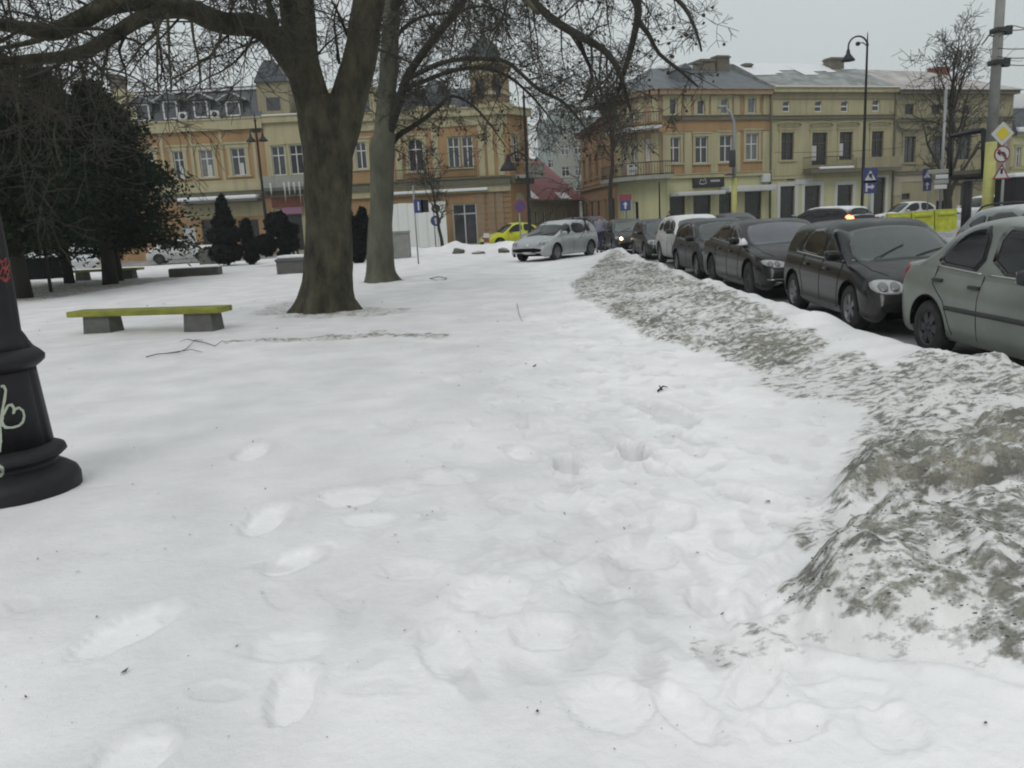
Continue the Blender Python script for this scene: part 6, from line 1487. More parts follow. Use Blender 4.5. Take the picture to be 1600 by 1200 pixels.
def on_post(u, v, off=.003):
    d = ray(u, v); ox, oy = -lx, -ly; r = .3
    for _ in range(8):
        a = d.x**2+d.y**2; b = 2*(ox*d.x+oy*d.y); c = ox*ox+oy*oy-(r+off)**2; D_ = b*b-4*a*c
        t = (-b-math.sqrt(max(D_, 0)))/(2*a); z = EYE+d.z*t-lz; r = lr(z)
    return Vector((ox+d.x*t, oy+d.y*t, z))
def graf(name, pts, wpx, mt):
    pp = []
    for i in range(len(pts)-1):
        for k in range(6): t = k/6; pp.append((pts[i][0]*(1-t)+pts[i+1][0]*t, pts[i][1]*(1-t)+pts[i+1][1]*t))
    pp.append(pts[-1]); q = [on_post(u, v) for u, v in pp]; m_ = MB(); L = []
    for i, p in enumerate(q):
        a = q[max(i-1,0)]; b = q[min(i+1,len(q)-1)]; d = (b-a).normalized(); n = Vector((p.x, p.y, 0)).normalized(); s_ = d.cross(n).normalized()*wpx*.0041/2*(.8+.4*random.random())
        L += [p+s_, p-s_]
    m_.add(L, [(2*i, 2*i+1, 2*i+3, 2*i+2) for i in range(len(q)-1)]); return m_.build(name, mt, lamp)
graf('graffiti_heart', [(9,640),(12,634),(18,632),(22,638),(21,646),(24,639),(30,637),(36,642),(38,650),(36,659),(30,665),(20,668),(8,668),(3,660),(4,650),(9,640)], 3.6, 'graffiti_white')
graf('graffiti_stroke', [(1,604),(6,603),(9,610),(7,625),(3,645),(0,668),(1,690),(-1,706)], 3.6, 'graffiti_white'); graf('graffiti_stroke', [(-14,655),(-6,648),(2,664),(12,668)], 3.4, 'graffiti_white')
graf('graffiti_drip', [(-2,728),(3,731),(4,739),(0,745),(-5,744)], 5, 'graffiti_white')
for L_ in ([(-4,402),(4,410),(10,402),(8,420),(15,412),(6,428)],[(0,408),(12,430),(15,422),(4,418),(-2,432),(8,440),(14,428)],[(4,432),(10,440),(16,432)]): graf('graffiti_scribble', L_, 1.8, 'graffiti_red')
# ---- benches
def bench(label, a, b, zt, depth=.46, legs=(.2,.78), lw=.62, th=.10, group='green park benches'):
    """a, b: ground points under the slab ends"""
    a, b = Vector(a), Vector(b); c = (a+b)/2; c.z = min(gz(a.x,a.y), gz(b.x,b.y)); L = (b-a).length; an = math.atan2(b.y-a.y, b.x-a.x)
    t = empty('park_bench', c, an, label, 'bench', group); zt = zt-c.z
    m_ = MB(); m_.bbox((-L/2,-depth/2,zt-th),(L/2,depth/2,zt),.018)
    m_.build('seat', 'bench_green', t)
    for f_ in legs:
        x = -L/2+L*f_; m_ = MB(); vs = []
        for z, g in ((-.15,1.0),(zt-th-.002,.88)):
            vs += [(x-lw/2*g,-.19*g,z),(x+lw/2*g,-.19*g,z),(x+lw/2*g,.19*g,z),(x-lw/2*g,.19*g,z)]
        m_.add(vs, [(0,3,2,1),(4,5,6,7),(0,1,5,4),(1,2,6,5),(2,3,7,6),(3,0,4,7)]); m_.build('leg', 'concrete', t)
    return t
gL, gR = G(160,519), G(325,515); d_ = (gR-gL).normalized()
bench('green slab bench on two concrete blocks, nearest, left of the massive trunk', gL-d_*.50, gR+d_*.38, .40, legs=(.18,.85), lw=.58)
gL, gR = G(134,438), G(206,435); d_ = (gR-gL).normalized()
bench('green slab bench farther back beneath the conifer, half hidden by stems', gL-d_*.9, gR+d_*.5, .44, legs=(.22,.84), lw=.5)
# ---- low hedge, stone border, planter, urn pedestal, boulders
def stone(name, label, cat, u0, u1, vb, vt, dep=.5, mt='concrete', rim=0, snow=0, Y=None, taper=1):
    g0, g1 = G(u0, vb), G(u1, vb); Y = Y or (g0.y+g1.y)/2; x0, x1 = P(u0,vb,Y).x, P(u1,vb,Y).x; zt = P((u0+u1)/2, vt, Y).z; zb = P((u0+u1)/2, vb, Y).z
    t = empty(name, ((x0+x1)/2, Y, zb), 0, label, cat); w2 = (x1-x0)/2; h = zt-zb
    m_ = MB()
    if name == 'hedge':
        bm = bmesh.new(); rn = random.Random(3); m_.bbox((-w2,0,-.1),(w2,dep,h),.06); 
        for i in range(2200):
            f_ = rn.random(); p = Vector((rn.uniform(-w2,w2), rn.choice([0,dep]) if f_ < .6 else rn.uniform(0,dep), h if f_ > .75 else rn.uniform(0,h))); a = rv(rn)*.05; e = rv(rn)*.04; m_.add([p-a,p+e,p+a,p-e],[(0,1,2,3)])
        bm.free(); m_.build('clipped_foliage', mt, t)
    else:
        vs = []
        for z, g in ((-.25,1),(h-rim,taper)): vs += [(-w2*g,dep*(1-g)/2,z),(w2*g,dep*(1-g)/2,z),(w2*g,dep*(1+g)/2,z),(-w2*g,dep*(1+g)/2,z)]
        m_.add(vs, [(0,3,2,1),(4,5,6,7),(0,1,5,4),(1,2,6,5),(2,3,7,6),(3,0,4,7)]); m_.build('block', mt, t)
        if rim: m_ = MB(); m_.bbox((-w2*1.06,-.05,h-rim+.003),(w2*1.06,dep+.05,h),.02); m_.build('rim', mt, t)
    if snow: m_ = MB(); m_.bbox((-w2*.97,.02,h+.004),(w2*.97,dep-.02,h+snow),snow*.4); m_.build('snow_cover', 'snow_cap', t)
    return t
stone('hedge', 'low dark clipped hedge behind the black lamp post', 'hedge', 40, 96, 436, 404, 1.0, 'topiary')
stone('stone_border', 'long low dark stone border in front of the tiered topiary', 'border', 264, 342, 432, 419, .5, 'stone_dark', snow=.03)
stone('stone_planter', 'square grey concrete planter with snow left of the massive trunk', 'planter', 433, 480, 428, 404, 1.2, 'concrete', rim=.1, snow=.12)
t = stone('concrete_planter', 'tall tapered concrete planter right of the paler tree trunk', 'planter', 614, 640, 404, 361, .9, 'concrete_light', rim=.12, taper=1.0)
t2_ = stone('stone_wall_stub', 'small snowy stone wall with a curved top beside the pointed topiary', 'wall', 312, 334, 413, 388, .9, 'stone_dark', snow=.18)
def boulder(label, u, v, w, h, seed):
    g = G(u, v); k_ = g.y/FPX; rn = random.Random(seed); bm = bmesh.new(); bmesh.ops.create_icosphere(bm, subdivisions=3, radius=1)
    ph = [rn.uniform(0,6) for _ in range(6)]; m_ = MB(); V = []
    for q in bm.verts:
        c = q.co; n = 1+.14*math.sin(3*c.x+ph[0])*math.sin(2.5*c.y+ph[1])+.1*math.sin(5*c.z+ph[2]+2*c.x)+.05*rn.random(); V.append((c.x*w*k_/2*n, c.y*w*k_/2*.7*n, max(c.z, -.4)*h*k_*.75*n+h*k_*.25))
    m_.add(V, [tuple(q.index for q in f.verts) for f in bm.faces], 0, True); bm.free(); o = m_.build('boulder', 'stone_dark'); o.location = (g.x, g.y, gz(g.x,g.y)); tag(o, label, 'boulder', 'boulders along the snow edge')
boulder('grey boulder on the snow in front of the glass shop door', 717, 396, 17, 9, 1); boulder('grey boulder just left below the yellow taxi wheel', 787, 394, 18, 8, 2); boulder('flat boulder mostly under snow between the two grey ones', 748, 396, 20, 4, 3)
# ---- lamp posts in the square
def post_lamp(label, u, Y, vb, vt, crooks, r=.07, name='street_lamp'):
    b = P(u, vb, Y); zt = P(u, vt, Y).z; b.z = min(b.z, gz(b.x, b.y)) if Y < 49 else -.13; t = empty(name, b, 0, label, 'street lamp'); h = zt-b.z
    MB().lathe([(r*2.6,-.3),(r*2.6,.25),(r*1.6,.45),(r*1.7,.9),(r*1.15,1.05),(r,h*.5),(r*.7,h*.93),(r*1.1,h*.935),(r*.5,h*.95),(r*.35,h*.985),(.01,h)], n=12).build('post', 'iron', t)
    for (vh, du, dv, s_) in crooks:      # arm attached at pixel height vh, lamp hanging at (+du, +dv)
        zb = P(u, vh, Y).z-b.z; k_ = Y/FPX; dx = du*k_; sg_ = 1 if dx > 0 else -1; R_ = abs(dx)/2; top_ = .0
        pts = [(0,0,zb)]+[(dx/2-sg_*R_*math.cos(a_), 0, zb+R_*1.0*math.sin(a_)) for a_ in [math.pi*i/12 for i in range(13)]]+[(dx,0,zb-dv*k_*.35)]
        m_ = MB(); m_.tube(pts, .045, 6); m_.lathe([(.02,-.11),(.12,-.06),(.12,.06),(.02,.11)], (dx/2,0,zb+R_*.25), 8); m_.tube([(0,0,zb),(dx*.25,0,zb+R_*.35),(dx/2,0,zb+R_*.25)], .03, 5); m_.build('arm', 'iron', t)
        zl = zb-dv*k_; MB().lathe([(.05*s_,.75*s_),(.10*s_,.6*s_),(.13*s_,.42*s_),(.26*s_,.26*s_),(.40*s_,.08*s_),(.42*s_,0),(.02,-.02)], (dx,0,zl), 14).build('lamp_shade', 'iron', t)
    return t
post_lamp('tall black crook neck street lamp in front of the yellow building', 1346, 45, 346, 50, [(72,-28,20,.85)], .075)
post_lamp('thin black street lamp between the yellow taxi and red roofed house', 829, 40, 385, 134, [(252,-28,12,1.0)], .075)
post_lamp('black street lamp with double lanterns left of the massive trunk', 421, 60, 395, 172, [(205,-9,14,.8),(205,9,14,.8)], .09)
post_lamp('dark lantern post before the corner building doorway', 1031, 56, 350, 282, [], .06, 'lantern_post')
# yellow and grey street pole with curved head
b = P(1147,345,52); b.z = -.13; t = empty('street_pole', b, 0, 'street lighting pole with curved grey top and yellow lower half beside the black shop sign', 'street pole')
zt = P(1147,190,52).z-b.z; zy = P(1147,278,52).z-b.z
MB().tube([(0,0,-.1),(0,0,zy)], .17, 10).build('lower_pole', 'pole_yellow', t); MB().tube([(0,0,zy),(0,0,zt*.8),(-.02,0,zt),(-.25,0,zt+.55),(-.6,0,zt+.85)], [.13,.10,.09,.08,.07], 8).build('upper_pole', 'galv', t)
MB().bbox((-1.0,-.15,zt+.82),(-.5,.15,zt+.98),.05).build('lamp_head', 'galv', t)
zz_ = P(1147,248,52).z-b.z; m_ = MB(); m_.bbox((-.35,-.3,zz_-.5),(.0,-.1,zz_+.5),.04); m_.lathe([(.3,0),(.34,.04),(.3,.08)], (-.35,-.3,zz_-1.0), 12); m_.build('traffic_light', 'dark_plastic', t)
# ---- sign posts
def rect(w, h): return [(-w/2,-h/2),(w/2,-h/2),(w/2,h/2),(-w/2,h/2)]
def circ(r, n=24): return [(r*math.cos(2*math.pi*i/n), r*math.sin(2*math.pi*i/n)) for i in range(n)]
def tri(s_): return [(-s_/2,-s_*.433),(s_/2,-s_*.433),(0,s_*.433)]
def sign_post(label, u, vb, Y, vt, plates, r=.035, mt='galv', zb=None, name='road_sign'):
    """plates: (u, v, [(poly, material, z-layer), ...])"""
    b = P(u, vb, Y); b.z = (gz(b.x, b.y) if Y < 49 else -.13) if zb is None else zb; t = empty(name, b, 0, label, 'road sign'); h = P(u, vt, Y).z-b.z
    MB().tube([(0,0,-.2),(0,0,h)], r, 8).build('pole', mt, t)
    for (pu, pv, lay) in plates:
        c = P(pu, pv, Y)-b
        par = t
        for i, (poly, m2, nm) in enumerate(lay):
            q = MB(); q.prism(poly, (c.x, -r-.012-.006*i, c.z), (1,0,0), (0,0,1), (0,1,0), .010 if i == 0 else .004)
            o = q.build(nm, m2, par); par = o if i == 0 else par
    return t
k = 21/FPX
arrow_l = [(-.19,.05),(-.06,.16),(-.06,.09),(.06,.07),(.14,-.04),(.15,-.17),(.08,-.17),(.06,-.06),(.0,.0),(-.06,.01),(-.06,-.06)]
D_ = lambda w: [(0,-w/2),(w/2,0),(0,w/2),(-w/2,0)]
sign_post('priority road diamond above no left turn circle and red warning triangle beside the yellow pole', 1563, 345, 21, 195, [
    (1565,209,[(D_(.58),'sign_white','priority_sign'),(D_(.36),'sign_yellow','priority_diamond')]),
    (1564,241,[(circ(.205),'sign_red','turn_ban_sign'),(circ(.17),'sign_white','turn_ban_face'),([(a*.75,b_*.75) for a,b_ in arrow_l],'sign_black','turn_arrow'),([(-.13,.10),(-.10,.13),(.13,-.10),(.10,-.13)],'sign_red','ban_bar')]),
    (1563,268,[(tri(.44),'sign_red','warning_sign'),([(a*.72,b_*.72-.018) for a,b_ in tri(.44)],'sign_white','warning_face'),([(-.03,-.06),(.03,-.06),(.03,.07),(-.03,.07)],'sign_black','warning_symbol')])])
person_ = [(-.05,-.11),(.0,-.02),(.05,-.11),(.09,-.09),(.05,.02),(.09,.06),(.02,.1),(-.03,.1),(-.08,.04),(-.04,.0)]
def bluex(cu, cv, k_, w=.62, h=.62): return (cu, cv, [(rect(w,h),'sign_blue','crossing_sign'),(tri(.48),'sign_white','crossing_triangle'),([(a*1.2,b_*1.2-.04) for a,b_ in person_],'sign_black','walking_figure')])
sign_post('blue pedestrian crossing sign with blue arrow panel below beside the tall street lamp', 1357, 345, 36, 262, [bluex(1359,274,0),
    (1358,292,[(rect(.55,.55),'sign_blue','direction_panel'),([(-.18,-.2),(-.1,-.2),(-.1,-.05),(.08,-.05),(.08,-.12),(.2,-.0),(.08,.12),(.08,.04),(-.1,.04),(-.1,.16),(-.18,.16)],'sign_white','direction_arrow')])], .05)
sign_post('smaller blue crossing sign with arrow panel in front of the olive building', 1448, 345, 44, 263, [(1448,273,[(rect(.48,.62),'sign_blue','crossing_sign'),(tri(.36),'sign_white','crossing_triangle')]),
    (1448,290,[(rect(.44,.55),'sign_blue','direction_panel'),([(-.03,-.2),(.03,-.2),(.03,.04),(.12,.04),(0,.18),(-.12,.04),(-.03,.04)],'sign_white','direction_arrow')])], .04)
sign_post('blue arrow sign under a small red sign beside the corner building', 978, 362, 50, 302, [(977,308,[(rect(.72,.34),'sign_red','red_panel')]),(977,321,[(rect(.62,.62),'sign_blue','arrow_panel'),([(-.05,-.2),(.05,-.2),(.05,.05),(.15,.05),(0,.22),(-.15,.05),(-.05,.05)],'sign_white','direction_arrow')])], .04)
sign_post('dark blue square sign on a thin grey pole right of the concrete planter', 654, 413, 34, 290, [(654,322,[(rect(.36,.55),'sign_blue','sign_panel'),(rect(.06,.34),'sign_white','sign_bar')]),(664,322,[(rect(.30,.50),'coat_dark','sign_back')])], .03)
sign_post('round and arrow signs on a short pole against the white hoarding', 681, 384, 52, 318, [(681,326,[(circ(.28),'sign_black','round_sign'),(tri(.3),'sign_white','sign_triangle')]),(681,345,[(circ(.33),'sign_blue','round_arrow_sign'),([(-.05,-.2),(.05,-.2),(.05,.05),(.14,.05),(0,.2),(-.14,.05),(-.05,.05)],'sign_white','direction_arrow')])], .04)
sign_post('red rimmed blue no parking disc behind the yellow taxi', 813, 360, 50, 314, [(813,322,[(circ(.40),'sign_red','no_parking_sign'),(circ(.31),'sign_blue','sign_face'),([(-.24,.2),(-.2,.24),(.24,-.2),(.2,-.24)],'sign_red','ban_bar')])], .04, zb=-.13)
t = sign_post('stacked blue and white street direction boards on a grey mast beside the bare tree', 1468, 340, 40, 140, [], .07)
tb = t; bb = t.location
for k_, (u_, v_, w_p, m_n) in enumerate(((1466,268,1.0,'stone_grey'),(1472,276,.6,'sign_white'),(1471,284,.7,'stone_grey'),(1470,292,.6,'sign_white'))):
    c = P(u_, v_, 39.8)-bb; MB().bbox((c.x-w_p/2,-.2,c.z-.1),(c.x+w_p/2,-.14,c.z+.1),.02).build('direction_board', m_n, t)
t = empty('marker_post', (P(762,380,49).x, 49, -.13), 0, 'short red and white marker post at the tail of the yellow taxi', 'marker post')
for j in range(4): MB().box((-.22,0,-.1+j*.28),(.1,.06,.17+j*.28)).build('stripe', 'sign_white' if j % 2 else 'sign_red', t)
# ---- concrete pole with painted foot, box, wires
Yp = 25; b = P(1541,345,Yp); b.z = -.14; bt = P(1563,0,Yp); t = empty('utility_pole', b, 0, 'thick grey concrete utility pole with yellow painted foot at the right', 'utility pole')
# straight pole: foot under its top, a little lean as in reality
zt = P(1566,-40,Yp).z-b.z; lean = (P(1566,-40,Yp).x-b.x)
zsp = P(1544,222,Yp).z-b.z; fpt = lambda z: Vector((lean*z/zt, 0, z))
MB().tube([fpt(-.2), fpt(zsp)], [.16,.155], 14).build('painted_foot', 'pole_yellow', t); MB().tube([fpt(zsp), fpt(zt)], [.152,.125], 14).build('shaft', 'concrete_light', t)
for v_ in (48, 98): z = P(1555,v_,Yp).z-b.z; q = fpt(z); m_ = MB(); m_.bbox((q.x-.17,-.19,z-.07),(q.x+.17,.19,z+.07),.02); m_.bbox((q.x+.12,-.2,z-.15),(q.x+.3,-.05,z+.1),.02); m_.build('bracket', 'dark_plastic', t)
def wire(label, pts, r=.012, cat='cable'):
    a = pts[0]; P_ = []
    for i in range(len(pts)-1):
        A_2, B_2 = pts[i], pts[i+1]
        for k in range(12): s_ = k/12; q = A_2.lerp(B_2, s_); q.z -= (B_2-A_2).length*.012*4*s_*(1-s_); P_.append(q-a)
    P_.append(pts[-1]-a); m_ = MB(); m_.tube(P_, r, 4); o = m_.build('overhead_cable', 'iron'); o.location = a; tag(o, label, cat, 'overhead cables on the utility pole')
top_ = lambda v: b+fpt(P(1557,v,Yp).z-b.z)
wire('uppermost cable leaving the utility pole toward the right edge', [top_(46), P(1640,36,19)]); wire('looping cable just below the uppermost one right of the utility pole', [top_(57), P(1585,40,23), P(1640,46,20)])
wire('third cable from the top running right from the utility pole', [top_(75), P(1660,66,19)]); wire('fourth cable from the top running right from the utility pole', [top_(88), P(1660,80,18)]); wire('lowest cable running right from the utility pole', [top_(98), P(1660,94,18)])
wire('curved bracket cable left of the utility pole', [top_(58), P(1545,55,Yp), P(1534,70,Yp+1)], .02)
wire('long thin cable crossing the olive and yellow facades', [top_(120), P(1397,232,60), P(1210,238,62)], .016)
# ---- empty billboard frame
Yb = 27; A_, B_, C_, D2 = P(1486,213,Yb+1.2), P(1538,203,Yb), P(1538,275,Yb), P(1486,278,Yb+1.2); b = P(1509,345,Yb+.6); b.z = gz(b.x,b.y)-.1 if Yb < 49 else 0
t = empty('billboard_frame', b, 0, 'empty dark billboard frame on one thick leg left of the yellow pole', 'billboard')
m_ = MB(); q = [p-b for p in (A_, B_, C_, D2)]; m_.tube([q[0],q[1]], .08, 4); m_.tube([q[1],q[2]], .11, 4); m_.tube([q[2],q[3]], .09, 4); m_.tube([q[3],q[0]], .06, 4); m_.build('frame', 'iron', t)
m_ = MB(); m_.tube([Vector((0,0,-.3)), Vector((0,0,(q[2].z+q[3].z)/2-.12))], .15, 6); m_.build('leg', 'iron', t)
h0, h1 = q[3].lerp(q[0], .16), q[2].lerp(q[1], .16); m_ = MB(); m_.add([q[3],q[2],h1,h0,q[3]+Vector((0,.05,0)),q[2]+Vector((0,.05,0)),h1+Vector((0,.05,0)),h0+Vector((0,.05,0))],[(0,1,2,3),(7,6,5,4),(3,2,6,7),(0,4,5,1)]); m_.build('lower_panel', 'trim_dark', t)
b = P(1596,345,24); b.z = -.1; t = empty('kiosk', b, 0, 'dark blue black advertising kiosk cut by the right edge', 'kiosk'); h = P(1590,277,24).z-b.z; x0 = P(1581,320,24).x-b.x
MB().bbox((x0,-.1,-.1),(x0+1.6,.9,h),.03).build('body', 'coat_dark', t); MB().bbox((x0-.05,-.15,h+.003),(x0+1.65,.95,h+.12),.03).build('roof', 'snow_cap', t)
# ---- yellow-green plastic barrier blocks on the heap
g0 = P(1386,350,33); t = empty('plastic_barrier', (P(1440,350,33).x, 33, gz(P(1440,350,33).x, 33)-.05), 0, 'row of yellow green water filled barriers half buried in the ploughed snow', 'barrier')
o = t.location; n = 3; xa, xb = P(1386,345,33).x-o.x, P(1494,335,33).x-o.x; zt0, zt1 = P(1386,334,33).z-o.z, P(1494,325,33).z-o.z
for j in range(n):
    a = xa+(xb-xa)*j/n; c = xa+(xb-xa)*(j+1)/n-.05; m_ = MB(); zt = zt0+(zt1-zt0)*j/n; vs = []
    for z, w_d in ((-.3,.3),(.3,.26),(zt*.7,.17),(zt,.14)): vs += [(a,-w_d,z),(c,-w_d,z),(c,w_d,z),(a,w_d,z)]
    fs = [(0,3,2,1),(12,13,14,15)]
    for s_ in range(3): fs += [(4*s_+i, 4*s_+(i+1)%4, 4*s_+4+(i+1)%4, 4*s_+4+i) for i in range(4)]
    m_.add(vs, fs); m_.bbox((a+.1,-.21,zt*.82),(c-.1,.21,zt*.92),.03); m_.build('segment', 'barrier_yellow', t)
# ---- fallen branches and litter on the snow
def stick(label, paths, w=5, cat='branch'):
    c = G(*paths[0][0]); c.z = gz(c.x, c.y); m_ = MB()
    for pth in paths:
        pts = []
        for i, (u, v) in enumerate(pth): g = G(u, v); g.z = gz(g.x, g.y)+.015+.02*(i % 2); pts.append(g-c)
        r0 = px2r(w, c.y)*.5; m_.tube(pts, [r0*(1-.6*i/max(1,len(pts)-1)) for i in range(len(pts))], 6)
    o = m_.build('fallen_branch', 'bark_dark'); o.location = c; tag(o, label, cat)
stick('forked dead branch lying on the snow in front of the green bench', [[(228,558),(245,556),(262,553),(280,554),(292,546),(306,534),(318,533)],[(306,534),(322,540),(336,542),(348,537),(356,539)],[(306,534),(292,533),(280,535)],[(262,553),(300,550),(316,552)]], 3.4)
stick('thin bent twig sticking out of the snow beyond the path', [[(808,476),(810,488),(814,498),(817,503)]], 1.6)
stick('small dead twig lying near the two deep footprints', [[(1028,612),(1036,608),(1043,606)],[(1034,610),(1030,606)]], 7)
stick('looped thin twig on the snow right of the paler trunk', [[(672,437),(685,435),(698,436),(695,439),(680,439),(672,437)]], 2.5)
rn = random.Random(77); m_ = MB(); 
LT = [(195,1050,16),(40,1088,9),(152,968,9),(840,1112,13),(1128,950,9),(410,925,7),(122,898,8),(60,880,5),(165,869,6),(258,858,6),(835,570,9),(822,568,6),(718,500,5),(693,727,7),(545,790,9),(556,792,8),(617,836,8),(983,815,6),(975,820,6),(882,800,6),(1200,770,14),(810,620,4),(1052,676,6),(256,476,7),(428,470,6),(395,690,5),(185,475,6),(632,985,6),(700,915,5),(1090,857,7),(370,1008,7),(960,1170,6),(1235,1148,6),(1540,1130,12)]
for i in range(300): LT.append((rn.uniform(-60,1350), 470+700*rn.random()**1.6, rn.uniform(1.5,4.5)))
for (u, v, s_) in LT:
    g = G(u, v); r = s_*g.y/FPX*.55
    if g.y > 30: continue
    g.z = gz(g.x, g.y)+.006+r*.15; a = rn.uniform(0, 6.28); d = Vector((math.cos(a), math.sin(a), rn.uniform(-.1,.3)))*r; e = Vector((-math.sin(a), math.cos(a), rn.uniform(-.2,.5)))*r*.5
    m_.add([g-d, g+e*.8-d*.2, g+d+Vector((0,0,r*.3)), g-e], [(0,1,2,3)])
o = m_.build('leaf_litter', 'leaf_dead'); tag(o, 'scattered dead leaves and bark crumbs on the snow', 'litter', kind='stuff')
# ---- lumps of dirty snow, ice and grit lying on the ploughed bank
mat('dirty_clod', (.12,.115,.09), .95, noise=.5, nscale=5, bump=.01, bscale=60); mat('icy_clod', (.52,.51,.48), .7, noise=.3, nscale=9)
def clods(name, label, n_, zone, mt, seed, smin, smax, kind='stuff'):
    rn = np.random.RandomState(seed); V = []; F = []
    bm = bmesh.new(); bmesh.ops.create_icosphere(bm, subdivisions=1, radius=1); bv = np.array([v.co[:] for v in bm.verts]); bf = np.array([[v.index for v in f.verts] for f in bm.faces]); bm.free()
    k_ = 0
    cand = []
    for pl, w_c in zone:
        A2 = np.array(pl); lo, hi = A2.min(0), A2.max(0); q = rn.rand(int(n_*w_c*2.2), 2)*(hi-lo)+lo; sd = poly_sd(q[:,0], q[:,1], pl)
        q = q[(sd > rn.uniform(.03,.15,len(q))) & (q[:,0] < 4.3) & (q[:,0] < .75*q[:,1]+.6)]; cand.append(q[:int(n_*w_c)])
    q = np.vstack(cand); h = ground(q[:,0][None], q[:,1][None])[0][0]
    for (x, y), z in zip(q, h):
        s_ = smin*(smax/smin)**(rn.rand()**1.7); M3 = rn.randn(3,3); M3 = np.linalg.qr(M3)[0]; v = (bv*(1+.35*rn.randn(len(bv),1)*.6))@M3.T*np.array([s_*1.5, s_, s_*.5])
        V.append(v+np.array([x, y, z-s_*.08])); F.append(bf+k_*len(bv)); k_ += 1
    o = np_mesh(name, np.vstack(V), np.vstack(F), mt); tag(o, label, 'snow rubble', kind=kind)
ZN = [(P_B,.33),(P_A,.22),(P_C,.16),(P_D,.36)]
clods('dirty_snow_rubble', 'grey brown crumbs and clods of dirty snow over the ploughed bank', 2600, ZN, 'dirty_clod', 5, .003, .008)
clods('icy_snow_rubble', 'pale icy crumbs scattered over the ploughed bank', 1500, ZN+[(P_E,.05)], 'icy_clod', 6, .003, .010)
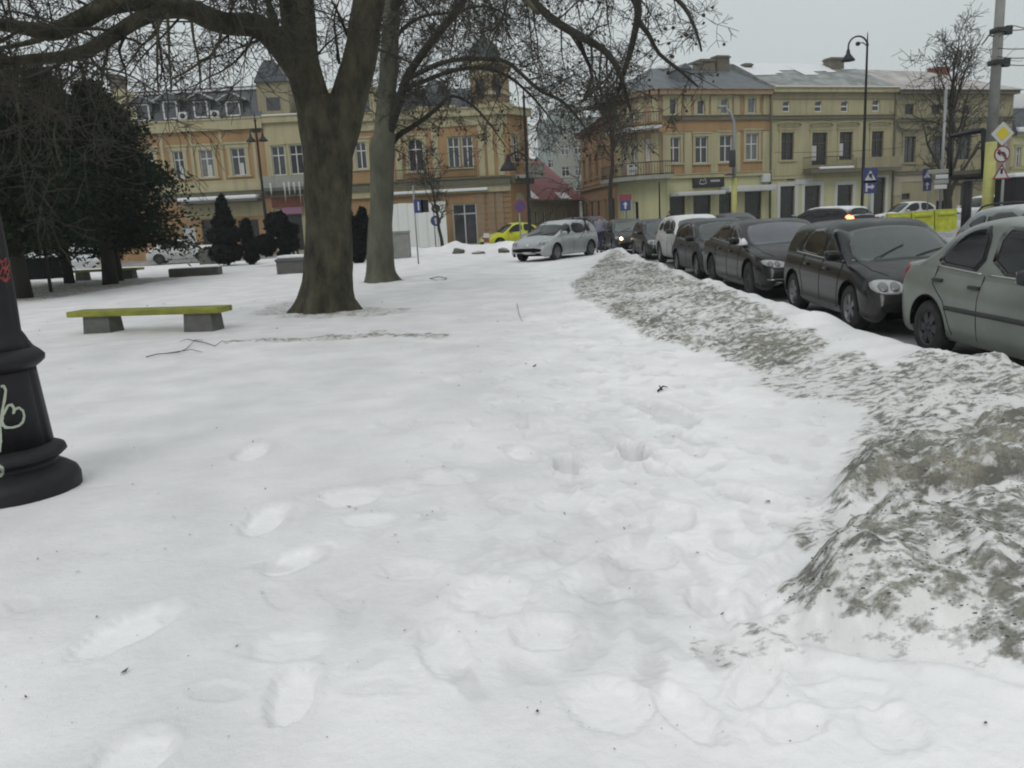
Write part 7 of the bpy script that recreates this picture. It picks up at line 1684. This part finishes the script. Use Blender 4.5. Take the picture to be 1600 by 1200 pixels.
# ---- people
def skin_mesh(name, verts, edges, radii, mt, parent, root=0, sub=2):
    me = bpy.data.meshes.new(name); me.from_pydata(verts, edges, []); o = bpy.data.objects.new(name, me); COL.objects.link(o)
    sm_ = o.modifiers.new('skin', 'SKIN'); sk_ = me.skin_vertices[0].data
    for i, r in enumerate(radii): sk_[i].radius = (r, r) if not isinstance(r, tuple) else r
    sk_[root].use_root = True; sb = o.modifiers.new('sub', 'SUBSURF'); sb.levels = sub; sb.render_levels = sub
    dg = bpy.context.evaluated_depsgraph_get(); m2 = bpy.data.meshes.new_from_object(o.evaluated_get(dg)); bpy.data.objects.remove(o)
    m2.materials.clear(); m2.materials.append(M(mt)); m2.polygons.foreach_set('use_smooth', [True]*len(m2.polygons))
    return link(bpy.data.objects.new(name, m2), parent)
def person(label, loc, yaw, jm, tm, H=1.72, lean=0, step=.1, arm=(.1,.1), hair='hair', hood=False):
    """figure faces +x in its own frame"""
    s_ = H/1.72; t = empty('person', loc, yaw, label, 'person')
    hip = Vector((0,0,.92)); L_ = lambda z, x=0, y=0: Vector((x+max(0, z-.92)*math.tan(lean), y, .92+(z-.92)*math.cos(lean) if z > .92 else z))
    J = {'pel': L_(.92), 'belly': L_(1.06), 'chest': L_(1.28), 'neck0': L_(1.44), 'neck': L_(1.50, .01), 'head': L_(1.58,.02), 'crown': L_(1.68,.01)}
    V = [J[k_] for k_ in ('pel','belly','chest','neck0','neck','head','crown')]; E_ = [(0,1),(1,2),(2,3),(3,4),(4,5),(5,6)]; R_ = [(.15,.12),(.14,.11),(.17,.12),(.08,.08),(.055,.055),(.085,.10),(.07,.085)]
    def chain(start, pts, rr): 
        p_ = start
        for q, r in zip(pts, rr): V.append(q); R_.append((r, r)); E_.append((p_, len(V)-1)); p_ = len(V)-1
        return p_
    legs = []; arms = []
    for sd in (1, -1):
        st = step*sd; lp = [L_(.86,.0,.095*sd), Vector((st*.6+.03,.10*sd,.48)), Vector((st-.02,.10*sd,.09)), Vector((st+.14,.11*sd,.035))]
        chain(0, lp, (.095,.062,.045,.035)); legs.append(lp)
        a_ = arm[0 if sd > 0 else 1]; sh = L_(1.40,0,.19*sd); el = sh+Vector((math.sin(a_)*.28,.05*sd,-math.cos(a_)*.28)); wr = el+Vector((math.sin(a_+.3)*.25,.0,-math.cos(a_+.3)*.25)); pm = wr+(wr-el).normalized()*.08
        k_ = chain(2, [sh, el, wr, pm], (.062,.045,.030,.036)); arms.append([sh, el, wr])
        dd = (wr-el).normalized()
        for f_ in range(4): chain(k_, [pm+dd*.03+Vector((.012*(f_-1.5)*1.6,0,0)), pm+dd*(.075-.008*abs(f_-1.2))+Vector((.02*(f_-1.5),-.012*sd,0))], (.010,.008))
        chain(k_-1, [wr+dd*.04+Vector((.035,0,0)), wr+dd*.08+Vector((.05,0,0))], (.012,.009))
    sc_ = lambda q: tuple(Vector(q)*s_)
    skin_mesh('body', [sc_(q) for q in V], E_, [(a*s_, b_*s_) for a, b_ in R_], 'skin', t)
    jv = [L_(.86), L_(.98), L_(1.12), L_(1.30), L_(1.42), L_(1.47,.0)]; je = [(i, i+1) for i in range(5)]; jr = [(.185,.15),(.18,.15),(.175,.145),(.20,.145),(.13,.11),(.08,.08)]
    for sd, a3 in zip((1,-1), arms):
        i0_ = len(jv); jv += [a3[0], a3[1], a3[2]]; je += [(3, i0_),(i0_, i0_+1),(i0_+1, i0_+2)]; jr += [(.085,.085),(.068,.068),(.052,.052)]
    skin_mesh('jacket', [sc_(q) for q in jv], je, [(a*s_, b_*s_) for a, b_ in jr], jm, t)
    tv = [L_(.95)]; te = []; tr_ = [(.155,.13)]
    for lp in legs:
        i0_ = len(tv); tv += [lp[0], lp[1], lp[2]]; te += [(0,i0_),(i0_,i0_+1),(i0_+1,i0_+2)]; tr_ += [(.11,.11),(.082,.082),(.07,.07)]
    skin_mesh('trousers', [sc_(q) for q in tv], te, [(a*s_, b_*s_) for a, b_ in tr_], tm, t)
    for lp in legs: skin_mesh('shoe', [sc_(lp[2]+Vector((-.03,0,-.035))), sc_(lp[2]+Vector((.06,0,-.04))), sc_(lp[3]+Vector((.04,0,0)))], [(0,1),(1,2)], [(.05*s_,.05*s_)]*2+[(.035*s_,.035*s_)], 'coat_dark', t)
    hd = J['head']
    skin_mesh('hair', [sc_(hd+Vector((-.035,0,-.03))), sc_(hd+Vector((-.035,0,.05))), sc_(hd+Vector((.0,0,.10)))], [(0,1),(1,2)], [(.085*s_,.09*s_),(.095*s_,.1*s_),(.08*s_,.085*s_)], jm if hood else hair, t)
    skin_mesh('nose', [sc_(hd+Vector((.09,0,.02))), sc_(hd+Vector((.115,0,-.015)))], [(0,1)], [(.012*s_,.012*s_),(.016*s_,.016*s_)], 'skin', t)
    return t
pz = P(936,392,35.4); person('person in pale grey lavender jacket and dark blue jeans beside the silver hatchback', (pz.x, 35.4, gz(pz.x,35.4)+.0), RAD(70), 'jacket_grey', 'jeans', 1.62, lean=.42, step=.06, arm=(.5,.7), hood=True)
pz = P(1045,340,45); person('person in dark coat whose head shows above the white parked car', (pz.x, 45, -.13), RAD(180), 'coat_dark', 'coat_dark', 1.78, step=.2, arm=(.2,-.2))
pz = P(1471,330,44); person('person in black coat standing behind the yellow green barriers', (pz.x, 44, gz(pz.x,44)-.1), RAD(-100), 'coat_dark', 'coat_dark', 1.72)
pz = P(466,394,47); person('person in red jacket walking between planter and old building', (pz.x, 46.5, gz(pz.x, 46.5)), RAD(180), 'jacket_red', 'coat_dark', 1.5, step=.16, arm=(.3,-.2))
# ================================================================ thin winter haze
hz = bpy.data.materials.new('haze'); hz.use_nodes = True; t_ = hz.node_tree; t_.nodes.clear()
pv = N(t_, 'ShaderNodeVolumePrincipled'); pv.inputs['Color'].default_value = (.9,.92,.93,1); pv.inputs['Density'].default_value = .0008; pv.inputs['Anisotropy'].default_value = .2
ho = N(t_, 'ShaderNodeOutputMaterial'); t_.links.new(pv.outputs[0], ho.inputs['Volume'])
m_ = MB(); m_.box((-1000,-300,-1.6),(1000,1900,32)); o = m_.build('haze', hz); tag(o, 'thin even winter haze over the square', 'haze', kind='stuff')
